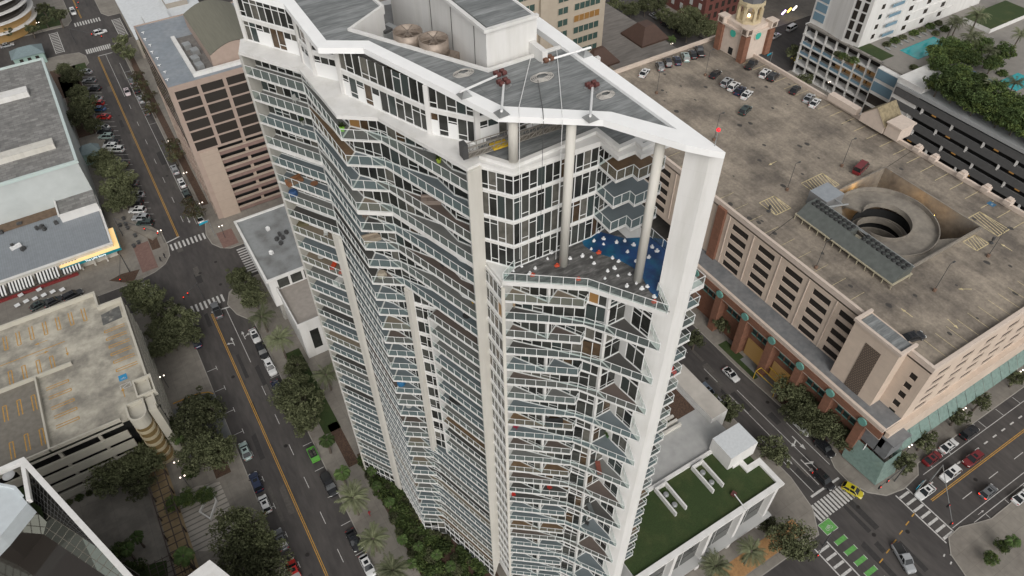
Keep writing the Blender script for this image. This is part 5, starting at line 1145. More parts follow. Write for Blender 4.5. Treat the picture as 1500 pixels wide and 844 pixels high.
# pergola walkway
t = thing('pergola_walk', 'long narrow brown pergola grid over the plaza beside the left garage', 'pergola', (-24, 95, 0))
q = MB(); ax0, ax1, ay0, ay1 = -25.3, -21.8, 78, 107.5
for x in (ax0, (ax0 + ax1) / 2, ax1): q.box(x - .1, x + .1, ay0, ay1, 2.8, 3.0)
for k in range(19): y = ay0 + .4 + k * 1.6; q.box(ax0, ax1, y - .08, y + .08, 3.0, 3.12)
for k in range(7):
    for x in (ax0, ax1): q.box(x - .12, x + .12, ay0 + k * 4.8, ay0 + .24 + k * 4.8, .14, 2.8)
q.build('frame', mat('pergola_brown', (.06, .042, .035), .7), t)
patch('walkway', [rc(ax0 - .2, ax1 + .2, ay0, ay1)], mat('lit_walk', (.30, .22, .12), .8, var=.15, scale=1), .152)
t = thing('pergola_canopy', 'darker square pergola at the lower end of the walkway', 'pergola', (-27, 82, 0)); q = MB()
for k in range(7): q.box(-29, -22.5, 76 + k * 1.1, 76.1 + k * 1.1, 3.4, 3.5)
for k in range(6): q.box(-29 + k * 1.25, -28.9 + k * 1.25, 76, 83, 3.5, 3.6)
q.build('frame', MATS['pergola_brown'], t)
q = MB()
pl_ = [(-18.4, 90.2), (-16.2, 92.6), (-16.2, 94.6), (-15.4, 94.6), (-14.9, 90.8), (-17.0, 87.6)]
q.strip(pl_, -.12, .12, .15, .9, closed=True); tag(q.build('planter_wall', WHITE), 'white angular planter wall on the striped plaza', 'planter')
# ---- top centre: beige tower, brown roofed hall
BZ = 80
bc = P(879.6, 85, 9.5); t = thing('beige_tower', 'beige office tower with green glass windows behind the tower roof', 'office building', (bc[0] - 22, bc[1] + 15, 0))
BEI = mat('beige_precast', (.40, .345, .275), .8, var=.05, scale=.5)
q = MB(); q.box(bc[0] - 48, bc[0], bc[1], bc[1] + 32, 0, BZ); q.box(bc[0] - 25.5, bc[0] - 22.5, bc[1] - 1.2, bc[1], 0, BZ); q.build('wall', BEI, t)
GG = mat('green_office_glass', (.05, .085, .075), .1)
for r_ in range(11):
    z_ = 2 + r_ * 3.9
    for (a, b_) in ((2.2, 12.2), (14.6, 18.4), (27, 37), (39.5, 43)):
        q = MB(); q.box(bc[0] - b_, bc[0] - a, bc[1] - .1, bc[1] + .02, z_, z_ + 2.0); w_ = q.build('window', GL[5] if (r_, a) == (6, 2.2) else GG, t)
        q = MB(); n_ = max(2, int((b_ - a) / 2))
        for k in range(n_ + 1): u = bc[0] - b_ + (b_ - a) * k / n_; q.box(u - .08, u + .08, bc[1] - .22, bc[1] - .1, z_, z_ + 2.0)
        q.build('mullion', BEI, w_)
t = thing('brown_roofed_hall', 'flat grey hall with two brown hipped roof lanterns beside the beige tower', 'building', (bc[0] + 18, bc[1] + 10, 0))
rx1, ry0 = P(975, 60, 9.0); q = MB(); q.box(bc[0] + .1, rx1, ry0 - 6, bc[1] + 60, 0, 9, 0, 1); q.build('wall', [BEI, mat('worn_roof', (.17, .155, .14), .85, var=.25, scale=.5, stretch=(.4, 2, 1))], t)
for (px, py, w_) in ((945, 46, 6.0), (872, 80, 6.0)):
    c = P(px, py, 11); q = MB()
    B_ = [(c[0] + sx * w_, c[1] + sy * w_, 9.6) for sx, sy in ((-1, -1), (1, -1), (1, 1), (-1, 1))]; T_ = [(c[0] + sx * w_ * .35, c[1] + sy * w_ * .35, 14) for sx, sy in ((-1, -1), (1, -1), (1, 1), (-1, 1))]
    for i in range(4): q.poly([B_[i], B_[(i + 1) % 4], T_[(i + 1) % 4], T_[i]])
    q.poly(T_); q.prism([(a[0], a[1]) for a in B_], 9, 9.6); q.build('hipped_roof', mat('brown_roof', (.075, .042, .03), .6, var=.1, scale=1), t)
for k in range(6): q = MB(); q.box(bc[0] + 2 + k * 6, bc[0] + 6 + k * 6, ry0 - 6.08, ry0 - 6, 1, 7); q.build('window', DG, t)
# ---- brick houses top right of centre
t = thing('red_brick_block', 'dark red brick block with white framed windows behind the clock tower', 'building', (225, 195, 0))
RBK = mat('red_brick', (.14, .05, .04), .85, var=.15, scale=1)
q = MB(); q.box(202, 232, 190, 225, 0, 20); q.box(233, 262, 196, 230, 0, 16); q.build('wall', RBK, t)
for r_ in range(5):
    for k in range(9):
        q = MB(); q.box(204 + k * 3.2, 205.5 + k * 3.2, 189.9, 190, 2 + r_ * 3.6, 4.2 + r_ * 3.6); q.build('window', DG, t)
for r_ in range(5):
    for k in range(6): q = MB(); q.box(201.9, 202, 192 + k * 5, 193.6 + k * 5, 2 + r_ * 3.6, 4.2 + r_ * 3.6); q.build('west_window', mat('window_white', (.5, .5, .48), .5), t)
for k, (e_, lab) in enumerate((((.7, .5, 1, 4), 'violet'), ((1, .7, .1, 3), 'amber'), ((1, .9, .8, 5), 'white'))):
    c = P(1148 + k * 8, 19 - k * 3, 4); q = MB(); q.obox((c[0], c[1], 4), 3.6, .4, .5, .4); tag(q.build('lit_shop_sign', mat('sign_' + lab, e_[:3], .4, emit=e_)), lab + ' glowing shop sign strip by the brick block at the top', 'sign')
# ---- hotel with pool terrace
HZ = 18.0
hx0_ = 206.0; hyS = P(1285, 95, HZ)[1]; hyN = P(1190, 32, HZ)[1]
t = thing('hotel', 'white hotel slab with blue glass balconies rising above a framed podium at the top right', 'hotel', (225, 130, 0))
BLG = mat('sky_blue_glass', (.17, .27, .34), .15); LITR = mat('lit_room', (.20, .12, .05), .5, emit=(1, .55, .2, .05))
q = MB(); q.box(hx0_ + 3, hx0_ + 60, hyS, hyN, 0, HZ - .5, 0); q.build('podium_core', DG, t)
for k in range(6):
    q = MB(); q.box(hx0_ - .2, hx0_ + 3.2, hyS - .5, hyN + .5, k * 3.5, k * 3.5 + .45); q.build('podium_slab', WHITE, t)
for k in range(8): y = hyS + (hyN - hyS) * k / 7; q = MB(); q.box(hx0_ - .1, hx0_ + .5, y - .25, y + .25, 0, HZ); q.build('podium_column', WHITE, t)
for r_ in (1, 2, 3):
    for k in range(7):
        y = hyS + (hyN - hyS) * k / 7; w_ = (hyN - hyS) / 7
        if r_ < 3: q = MB(); q.box(hx0_ + .1, hx0_ + .16, y + .3, y + w_ - .3, r_ * 3.5 + 3.95, r_ * 3.5 + 4.9); q.build('balcony_glass', BLG, t)
        q = MB(); q.box(hx0_ + 2.8, hx0_ + 3, y + .3, y + w_ - .3, r_ * 3.5 + .5, r_ * 3.5 + 3.4); q.build('room_window', LITR if (k < 4 and r_ in (2, 3)) else DG, t)
q = MB(); q.box(hx0_ - .3, hx0_ + 150, 40, hyN, HZ - .5, HZ, 0); q.build('pool_deck', mat('deck_stone', (.22, .205, .185), .8, var=.08, scale=.5), t)
h1, h2, h3, h4 = P(1206, 43, HZ), P(1229, 61, HZ), P(1256, 70, HZ), P(1400, 15, HZ)
q = MB(); ht = [(h2[0] + 1, h2[1]), (h3[0], h3[1] - .2), (h3[0] + 14, h3[1] - .2), (h3[0] + 15, h3[1] - 1.6), (h3[0] + 60, h3[1] - 1.6), (h3[0] + 60, h1[1] + 6), (h1[0], h1[1] + 6), (h1[0], h1[1])]
q.prism(ht, HZ, 75); q.build('slab_wall', WHITE, t)
for r_ in range(14):
    z_ = HZ + 1.6 + r_ * 3.3
    if z_ > 72: break
    q = MB(); q.box(h1[0] - .12, h1[0] + .02, h1[1] + .8, h1[1] + 5.2, z_, z_ + 2.6); q.build('west_glass', BLG, t)
    for k in range(3):
        a = lerp(ht[0], ht[1], .25 + k * .22); q = MB(); q.obox((a[0], a[1] - .02, z_ - .2), 1.5, .3, 2.7, math.atan2(ht[1][1] - ht[0][1], ht[1][0] - ht[0][0])); q.build('corner_window', DG, t) if k != 1 else None
    q = MB(); q.strip([(h3[0] + 9, h3[1] - 1.3), (h3[0] + 14.4, h3[1] - 1.3)], -.1, .1, z_, z_ + 1.0); q.build('balcony_front', BLG, t)
    for k in range(3): q = MB(); q.box(h3[0] + 18 + k * 9, h3[0] + 19.8 + k * 9, h3[1] - 1.72, h3[1] - 1.6, z_, z_ + 1.5); q.build('small_window', DG, t)
    q = MB(); q.box(h3[0] + 5, h3[0] + 6.4, h3[1] - .32, h3[1] - .2, z_, z_ + 1.5); q.build('stair_window', DG, t)
    q = MB(); q.box(h3[0] + 20, h3[0] + 43, h3[1] - 1.85, h3[1] - 1.6, z_ + 2.1, z_ + 2.25); q.build('sun_ledge', WHITE, t)
pw_ = [P(*p, HZ) for p in ((1318, 74), (1368, 54), (1379, 60), (1343, 88))]
q = MB(); q.prism([(pw_[0][0], pw_[0][1]), (pw_[1][0], pw_[0][1]), (pw_[1][0], pw_[3][1]), (pw_[0][0], pw_[3][1])], HZ + .01, HZ + .06); q.build('swimming_pool', mat('pool_water', (.01, .28, .30), .08, var=.1, scale=1), t)
q = MB(); c = P(1490, 120, HZ); q.obox((c[0], c[1], HZ + .01), 10, 6, .06); q.build('swimming_pool', MATS['pool_water'], t)
g1 = P(1265, 78, HZ); q = MB(); q.box(hx0_ + .8, hx0_ + 6.5, hyS + .8, hyS + 12, HZ, HZ + .1); q.build('roof_lawn', GRASS, t)
c = P(1462, 30, HZ); q = MB(); q.box(c[0] - 11, c[0] + 12, c[1] - 4, c[1] + 6, HZ + .05, HZ + 1.6, 0, 1); q.build('lawn_roofed_wing', [WHITE, GRASS], t)
for k in range(9):
    q = MB(); c = P(1300 + k * 9, 72 - k * 3.6, HZ); q.obox((c[0], c[1], HZ), .7, 1.9, .35, 0); q.build('sun_lounger', GAL, t)
q = MB(); q.box(203.6, 240, 106.4, hyS - .6, 0, HZ - .6); q.build('link_wall', WHITE, t)
for r_ in range(4): q = MB(); q.box(203.5, 203.6, 107, hyS - 1, 1.5 + r_ * 4.2, 4.6 + r_ * 4.2); q.build('link_glass', BLG if r_ > 1 else DG, t)
# dark garage with the planted deck
t = thing('dark_garage', 'dark grey parking garage with lit openings under the tree covered deck at right', 'parking garage', (240, 70, 0))
dx0 = 200.0; DGR = mat('dark_garage_paint', (.10, .10, .10), .8, var=.08, scale=1)
q = MB(); q.box(dx0 + 1.5, 330, 30, 106, 0, HZ - .1); q.build('interior', BLACK, t)
for k in range(5): q = MB(); q.box(dx0, dx0 + .5, 30, 106, (.2 + k * 3.6), (2.5 + k * 3.6)); q.build('dark_band', DGR, t)
q = MB(); q.box(dx0 - .3, dx0 + 6, 30, 106, HZ - .6, HZ + .4); q.build('roof_edge', mat('pale_edge', (.36, .37, .37), .7), t)
q = MB(); q.box(dx0 + .2, dx0 + 14, 98, 106.5, 0, HZ + 2); q.build('white_shaft', WHITE, t)
for k in range(14):
    for r_ in range(4):
        y = 34 + k * 5 + (r_ % 2) * 1.4
        q = MB(); q.box(dx0 - .1, dx0 + .7, y, y + .5, 2.1 + r_ * 3.6, 3.9 + r_ * 3.6); q.build('pillar', WHITE, t) if (k * 3 + r_) % 2 else None
        if (k * 5 + r_ * 3) % 4 == 0: q = MB(); q.box(dx0 + 1.3, dx0 + 1.45, y + 1.2, y + 2.6, 2.6 + r_ * 3.6, 3.3 + r_ * 3.6); q.build('lit_opening', mat('orange_glow', (.3, .15, .04), .6, emit=(1, .5, .12, .16)), t)
# ---- white low building, top left centre
t = thing('white_roofed_block', 'low block with bright white stepped roofs at the top beside the street', 'building', (21, 298, 0))
q = MB(); q.box(12.5, 40, 281, 320, 0, 7.5, 0, 1); q.box(18, 27, 285, 296, 7.5, 9, 0, 1); q.box(28, 36, 300, 312, 7.5, 9.4, 0, 1); q.build('wall', [mat('tan_wall', (.3, .27, .23), .8), mat('white_roof', (.58, .60, .61), .6, var=.08, scale=1)], t)
q = MB(); q.box(16, 24, 281, 288, 7.5, 8.6); q.build('roof_frame', GAL, t)

patch('brick_paving', [rc(50, 80, 24.2, 27.6)], mat('orange_lit_paving', (.34, .19, .08), .85, var=.2, scale=2), .142)  # orange light on the ground beside the podium, painted into the paving colour
# ================================================================ trees and plants
def leafmat(name, c1, c2):
    M = mat(name, c1, .75, var=.35, scale=1.1, col2=c2, blotch=(.8, .42, .62), space='O', spec=.2)
    n, l, b = nodes(M); oi = n.new('ShaderNodeObjectInfo'); r = n.new('ShaderNodeMapRange'); r.inputs[3].default_value = .62; r.inputs[4].default_value = 1.45
    h = n.new('ShaderNodeHueSaturation'); old = b.inputs['Base Color'].links[0].from_socket
    l.new(oi.outputs['Random'], r.inputs[0]); l.new(r.outputs[0], h.inputs['Value']); l.new(old, h.inputs['Color']); l.new(h.outputs[0], b.inputs['Base Color']); return M
LF1 = [leafmat('oak_leaf', (.062, .070, .034), (.10, .11, .055)), leafmat('oak_leaf_light', (.14, .15, .08), (.085, .095, .048))]
LF2 = [leafmat('brown_leaf', (.075, .055, .032), (.055, .05, .025)), LF1[0]]
LF3 = [leafmat('green_leaf', (.042, .066, .022), (.075, .105, .034)), leafmat('green_leaf_light', (.11, .14, .04), (.06, .09, .03))]
PALM = leafmat('palm_leaf', (.11, .125, .065), (.16, .17, .10)); BARK = mat('bark', (.10, .082, .065), .9, var=.2, scale=3, space='O')
rt = random.Random(5)
PROTO = bpy.data.objects.new
def tree_proto(name, h, R, mats, nclump=60, per=38, leaf=.30, flat=.62, gaps=.0):
    t = thing(name, 'tree', 'tree'); q = MB(); zc = h - R * flat * .9
    q.tube((0, 0, 0), (0.1, 0, zc * .55), .26, 8, r2=.2)
    cl = []
    for i in range(nclump):
        while True:
            x, y, z = (rt.uniform(-1, 1) for _ in range(3)); d = x * x + y * y + z * z
            if .12 < d < 1: break
        k = 1 + .18 * sin(3 * math.atan2(y, x) + i % 2) 
        cl.append((x * R * k, y * R * k, zc + z * R * flat, R * rt.uniform(.16, .30)))
    for c in cl[::6]: q.tube((0.1, 0, zc * .5), (c[0] * .8, c[1] * .8, c[2]), .11, 5, r2=.03, cap=False)
    q.build('trunk', BARK, t)
    q = MB()
    for ci, (x, y, z, r) in enumerate(cl):
        mi = 1 if rt.random() < .35 else 0
        for k in range(per):
            a, b_ = rt.uniform(0, 2 * pi), rt.uniform(-.9, 1); s_ = (1 - b_ * b_) ** .5 if abs(b_) < 1 else 0; rr = r * rt.uniform(.55, 1.15)
            p = Vector((x + rr * s_ * cos(a), y + rr * s_ * sin(a), z + rr * b_ * .75)); sz = leaf * rt.uniform(.6, 1.3)
            u = Vector((rt.uniform(-1, 1), rt.uniform(-1, 1), rt.uniform(-.5, .5))).normalized() * sz; v_ = Vector((rt.uniform(-1, 1), rt.uniform(-1, 1), rt.uniform(-.5, .5))).cross(u).normalized() * sz * .7
            q.poly([tuple(p - u), tuple(p + v_), tuple(p + u), tuple(p - v_)], mi)
    q.build('crown', mats, t); return t
def palm_proto(name, h, R, n_=30, droop=.9, mats=None, wid=.42):
    t = thing(name, 'palm', 'palm tree'); q = MB(); q.tube((0, 0, 0), (.15, 0, h), .26, 8, r2=.2); q.lathe((.15, 0, h - .5), [(.25, 0), (.42, .3), (.3, .7)], 8); q.build('trunk', BARK, t); q = MB()
    for i in range(n_):
        a = i * 2.399 + rt.uniform(-.2, .2); el = rt.uniform(-.15, 1.15); pts = []; L_ = R * rt.uniform(.85, 1.1)
        x, z, e = 0.0, 0.0, el
        for s_ in range(9): pts.append((x, z)); x += L_ / 8 * cos(e); z += L_ / 8 * sin(e); e -= droop * (.10 + .035 * s_)
        ca, sa = cos(a), sin(a)
        for s_ in range(8):
            for side in (-1, 1):
                for sub in (0, .5):
                    f = s_ + sub; p0 = (pts[s_][0] + (pts[s_ + 1][0] - pts[s_][0]) * sub, pts[s_][1] + (pts[s_ + 1][1] - pts[s_][1]) * sub)
                    wl = wid * (1.0 if f < 5 else 1 - (f - 5) * .25) * (.5 if f < 1 else 1) * R / 2.6; fx = p0[0] + wl * .7; dz = -wl * .35
                    def W(xx, yy, zz): return (.15 + xx * ca - yy * sa, xx * sa + yy * ca, h + zz)
                    q.poly([W(p0[0], 0, p0[1]), W(p0[0] + .16, 0, p0[1]), W(fx + .05, side * wl, p0[1] + dz)], 0)
        for s_ in range(8): q.poly([W(pts[s_][0], -.03, pts[s_][1]), W(pts[s_ + 1][0], -.03, pts[s_ + 1][1]), W(pts[s_ + 1][0], .03, pts[s_ + 1][1]), W(pts[s_][0], .03, pts[s_][1])], 0)
    q.build('fronds', mats or [PALM], t); return t
def bush_proto(name, R, mats, n_=420):
    t = thing(name, 'shrub', 'shrub'); q = MB()
    for i in range(n_):
        a = rt.uniform(0, 2 * pi); el = rt.uniform(0, 1.4); r = R * rt.uniform(.6, 1.05); p = Vector((r * cos(el) * cos(a), r * cos(el) * sin(a), r * sin(el) * .8 + .1))
        u = Vector((rt.uniform(-1, 1), rt.uniform(-1, 1), rt.uniform(-.6, .6))).normalized() * .26; v_ = Vector((rt.uniform(-1, 1), rt.uniform(-1, 1), rt.uniform(-.5, .5))).cross(u).normalized() * .14
        q.poly([tuple(p - u), tuple(p + v_), tuple(p + u), tuple(p - v_)], 1 if rt.random() < .3 else 0)
    q.build('foliage', mats, t); q = MB()
    for i in range(4): q.tube((0, 0, 0), (R * .4 * cos(i * 1.6), R * .4 * sin(i * 1.6), R * .5), .05, 5)
    q.build('stem', BARK, t); return t
PR = {'o': [tree_proto('oak_tree', 7.5, 4.2, LF1, 80, 60, .24), tree_proto('oak_tree', 8.2, 4.6, LF1, 85, 55, .25, .55), tree_proto('oak_tree', 6.8, 3.9, LF1, 62, 55, .23)],
      's': [tree_proto('street_tree', 5.2, 2.3, LF1, 40, 45, .2), tree_proto('street_tree', 5.6, 2.5, LF1, 46, 40, .2)],
      'b': [tree_proto('bare_brown_tree', 5.5, 2.6, LF2, 40, 26, .2)],
      'g': [tree_proto('leafy_tree', 7, 3.8, LF3, 75, 60, .25), tree_proto('leafy_tree', 7.5, 4.2, LF3, 80, 55, .26)],
      'p': [palm_proto('date_palm', 6.0, 3.6, 46), palm_proto('date_palm', 7.0, 3.9, 50)],
      'c': [palm_proto('cabbage_palm', 5.0, 2.0, 30, 1.5, [leafmat('cabbage_leaf', (.05, .085, .025), (.085, .12, .04))], .7)],
      'h': [bush_proto('garden_shrub', 1.5, LF3), bush_proto('garden_shrub', 1.2, LF1)]}
USED = {}
HT = {'o': 5.5, 's': 4, 'b': 4, 'g': 5, 'p': 6.2, 'c': 5, 'h': 1}
CATS = {'o': 'tree', 's': 'tree', 'b': 'tree', 'g': 'tree', 'p': 'palm tree', 'c': 'palm tree', 'h': 'shrub'}
def plant(kind, px, py, sc, label, group=None, z=0.13, world=None):
    c = world or P(px, py, z + HT[kind] * sc); pr = PR[kind]; k = USED.get(kind, 0); USED[kind] = k + 1; src = pr[k % len(pr)]
    rz = rt.uniform(0, 2 * pi)
    if k < len(pr): src.location = (c[0], c[1], z); src.rotation_euler = (0, 0, rz); src.scale = (sc,) * 3; o = src
    else: o = dup(src, (c[0], c[1], z), rz, sc)
    o['label'] = label; o['category'] = CATS[kind]
    if group: o['group'] = group
    return o
rows = [
 ('o', 'dark oak in the row west of the left street, {} from the top', 'oaks west of the left street', [(93, 100, .6), (108, 112, .75), (112, 132, .85), (122, 150, .9), (116, 172, .85), (134, 180, .7), (150, 232, .8), (163, 248, .8), (160, 272, .85), (178, 288, .85), (185, 262, .6), (166, 296, .7)]),
 ('b', 'thin brown tree on the pavement beside the pink office block, {} from the far crossing', 'brown trees by the pink block', [(200, 112, .8), (208, 125, .8), (216, 140, .8), (222, 158, .8), (251, 213, .9), (255, 228, .8), (283, 310, .9), (275, 296, .6)]),
 ('s', 'green street tree by the far left crossing, {} counted from the left', 'trees at the far left crossing', [(12, 45, 1.0), (45, 43, .9), (62, 12, 1.2), (84, 22, 1.3), (178, 58, 1.1), (186, 78, 1.2), (172, 70, .9), (66, 30, .8)]),
 ('o', 'oak at the street corner of the left garage, {} from the crossing', 'oaks at the left garage corner', [(198, 425, .75), (216, 440, .85), (240, 455, .95), (262, 470, .9), (250, 495, .85), (277, 488, .7), (232, 482, .7), (235, 510, .6)]),
 ('o', 'broad oak between the left garage and the street, {} going down', 'oaks below the left garage driveway', [(285, 590, .95), (305, 600, .8), (268, 625, .9), (300, 640, .9), (322, 660, .8), (290, 668, .8), (185, 680, .95), (212, 672, .9), (158, 700, .8), (200, 706, .8), (228, 650, .5)]),
 ('o', 'big oak over the parked cars at the bottom left, {} going down', 'oaks at the bottom left', [(350, 778, 1.0), (378, 800, .95), (352, 815, .9), (392, 832, .9)]),
 ('o', 'oak on the tower side of the left street, {} going down', 'oaks on the tower side pavement', [(345, 402, .75), (358, 418, .75), (372, 437, .7), (430, 560, .9), (440, 590, 1.0), (418, 582, .7), (446, 612, .85), (432, 535, .6)]),
 ('p', 'tall date palm on the tower side pavement, {} going down', 'date palms along the left street', [(383, 463, .95), (410, 500, 1.0), (478, 548, .95), (518, 733, .95), (546, 788, .9), (577, 838, .9)]),
 ('c', 'small bright green palm on the tower side pavement, {} going down', 'small palms along the left street', [(478, 645, 1.0), (500, 693, 1.0)]),
 ('c', 'bushy green palm in the plaza by the left garage, {} going down', 'green palms on the left plaza', [(245, 628, 1.1), (262, 640, 1.0), (270, 815, 1.1), (200, 788, .8), (186, 806, .8)]),
 ('g', 'leafy green tree around the striped plaza planter, {} from the left', 'trees around the plaza planter', [(252, 738, .42), (272, 730, .45), (300, 725, .45), (280, 690, .4), (178, 805, .5), (195, 836, .55)]),
 ('o', 'oak in front of the brick arcade of the big garage, {} from the left', 'oaks before the brick arcade', [(1160, 570, .65), (1180, 590, .7), (1200, 600, .7), (1215, 620, .65), (1240, 640, .6), (1168, 605, .55), (1190, 625, .5)]),
 ('s', 'small dark street tree on the wide pavement at right, {} from the corner', 'street trees on the right pavement', [(1322, 675, 1.1), (1355, 645, 1.0), (1404, 608, 1.0), (1436, 588, .9), (1490, 553, .9)]),
 ('s', 'street tree on the tower block side of the right street, {} going down', 'street trees beside the podium', [(1018, 498, .9), (1062, 598, 1.35), (1128, 655, 1.1), (1145, 668, .9), (1048, 612, .9)]),
 ('o', 'oak in the tree belt beyond the brown roofed hall, {} from the left', 'far oaks at the top', [(900, 5, .9), (925, 12, .8), (946, 8, .8), (972, 18, .8), (990, 30, .9), (1008, 44, .9), (1024, 28, 1.0), (1040, 40, .9), (1010, 22, .9), (1034, 14, .8), (965, 3, .8)]),
 ('c', 'small bright palm tree beside the brown roofed hall, {} from the left', 'palms by the brown roofed hall', [(936, 80, .9), (957, 72, .9), (984, 57, 1.1), (995, 30, .9)]),
]
for kind, lab, grp, pts in rows:
    for i, (px, py, s_) in enumerate(pts): plant(kind, px, py, s_ * {'oaks west of the left street': 1.06, 'oaks before the brick arcade': 1.22, 'brown trees by the pink block': 1.2}.get(grp, 1.0), lab.format(ORD[i]), grp)
plant('s', 1060, 474, .9, 'lone small tree on the strip of grass before the brick arcade')
plant('o', 1160, 792, .85, 'large dark oak on the corner pavement below the podium')
plant('p', 1100, 808, .85, 'date palm left of the large dark oak at the bottom, nearer the oak'); plant('p', 1048, 832, .85, 'date palm at the bottom edge below the podium, left of the other')
plant('s', 1126, 768, .8, 'small tree by the podium corner above the date palms')
plant('c', 1483, 792, .8, 'curly palm in the planting bed at the bottom right'); plant('g', 1452, 818, .35, 'low yellow green bush in the planting bed at the bottom right'); plant('g', 1470, 800, .33, 'dark green bush in the bottom right bed by the palm')
plant('c', 1110, 120, 1.0, 'palm tree in the street behind the clock tower') if False else None
plant('s', 1165, 75, 1.3, 'dark tree in the street behind the clock tower'); plant('s', 1180, 118, 1.1, 'dark tree at the foot of the hotel podium')
for i in range(230):   # garden between pavement and tower foot
    f = i / 229
    y = 84 - 42 * f + rt.uniform(-1, 1); x = 13.6 + rt.uniform(0, 1) * ((4.4 if y > 66 else 4.6 + (66 - y) * .38))
    plant('h', 0, 0, rt.uniform(.6, 1.05), 'round green shrub in the dense garden bed at the tower foot', 'shrubs at the tower foot', .14, (x, y))
for i, (px, py) in enumerate(((565, 650), (545, 690), (552, 712), (590, 790), (612, 800), (640, 812), (603, 825), (660, 830), (570, 735))):
    plant('c', px, py, .62, 'low fan palm sticking out of the garden bed at the tower foot, {} going down'.format(ORD[i]), 'fan palms at the tower foot')
for i in range(9): plant('h', 0, 0, .55, 'small hedge shrub beside the curved driveway of the left garage', 'driveway hedge', .14, (-13.2 + i * .55, 103.2 + .12 * i * (8 - i) * .3))
for i in range(10): plant('h', 0, 0, .6, 'small hedge shrub along the foot of the left garage wall', 'garage foot hedge', .14, (-44 + i * 1.9, LY0 - 1.2))
# thicket and palms on the roof deck of the dark garage
k = 0
for i in range(15):
    for j in range(3):
        x = 202.6 + j * 4.2 + rt.uniform(-.8, .8); y = 48 + i * 3.9 + rt.uniform(-1, 1)
        if y > 98: continue
        plant('g', 0, 0, rt.uniform(.75, 1.0), 'bushy green tree in the dense thicket along the dark garage roof edge', 'thicket on the dark garage roof', HZ, (x, y))
for (px, py) in ((1375, 92), (1398, 82), (1410, 70), (1425, 85), (1440, 66), (1455, 92), (1470, 75), (1372, 75), (1388, 66)):
    plant('g', px, py, .75, 'round tree in the clump right of the blue pool', 'clump right of the pool', HZ)
for i, (px, py, s_) in enumerate(((1405, 30, .9), (1432, 27, 1.1), (1424, 52, 1.1), (1395, 38, .8), (1488, 120, .9), (1450, 78, .8), (1495, 50, .9), (1452, 128, .8))):
    plant('p', px, py, s_, 'date palm on the hotel pool deck, {} from the pool going round to the right'.format(ORD[i]), 'palms on the pool deck', HZ)

for i, (px, py) in enumerate(((1228, 76), (1236, 80), (1244, 84), (1252, 86), (1300, 62), (1312, 57), (1324, 52), (1340, 46), (1352, 41), (1364, 36), (1376, 31), (1385, 40), (1372, 46), (1350, 100), (1340, 96), (1400, 98), (1420, 108), (1470, 105), (1480, 140), (1440, 110))):
    plant('h', px, py, 1.1, 'low clipped shrub on the hotel pool deck', 'shrubs on the pool deck', HZ)
for i, (px, py) in enumerate(((1405, 97), (1415, 101), (1425, 105), (1438, 112), (1446, 116), (1455, 120))):
    c = P(px, py, HZ + .4); t = thing('pool_lounger', 'blue sun lounger in the row by the small right pool', 'sun lounger', (c[0], c[1], HZ), group='blue loungers by the small pool')
    MB().obox((c[0], c[1], HZ + .3), .8, 2.0, .15, .3).build('mattress', mat('lounger_blue', (.03, .09, .25), .7), t); MB().obox((c[0], c[1], HZ), .7, 1.8, .3, .3).build('frame', METAL, t)
# ================================================================ vehicles
CPM = {}
def paint(name, c): 
    if name not in CPM: CPM[name] = mat('car_paint_' + name, c, .28, metal=.15, coat=.5)
    return CPM[name]
PC = {'white': (.68, .68, .67), 'silver': (.36, .37, .38), 'grey': (.13, .135, .14), 'black': (.015, .015, .017), 'red': (.45, .02, .015), 'dark red': (.16, .015, .018), 'blue': (.03, .10, .22),
      'dark blue': (.015, .025, .06), 'yellow': (.50, .42, .02), 'green': (.12, .38, .06), 'pinkish white': (.62, .53, .54), 'pale teal': (.30, .38, .36), 'dark green': (.03, .05, .045), 'blue grey': (.11, .14, .18)}
CGL = mat('car_glass', (.012, .014, .016), .05); TYRE = mat('tyre', (.02, .02, .02), .9); RIM = mat('wheel_rim', (.35, .35, .35), .35, metal=.7)
HL = mat('headlight', (.75, .75, .72), .15); TL = mat('taillight', (.35, .01, .01), .3); TRIM = mat('car_trim', (.02, .02, .02), .6)
TLON = mat('taillight_lit', (.8, .02, .01), .3, emit=(1, .03, .01, 2.0))
def loft(q, secs, mi=0, caps=True):
    """sections: list of (y, [(x, z)...]) joined in order"""
    n = len(secs[0][1]); k = len(q.v)
    for y, pr in secs: q.v += [(x, y, z) for x, z in pr]
    for s_ in range(len(secs) - 1):
        for i in range(n - 1):
            a = k + s_ * n + i; q.f.append((a, a + 1, a + n + 1, a + n)); q.m.append(mi)
    if caps: q.f.append(tuple(range(k, k + n))); q.m.append(mi); q.f.append(tuple(range(k + n * len(secs) - 1, k + n * (len(secs) - 1) - 1, -1))); q.m.append(mi)
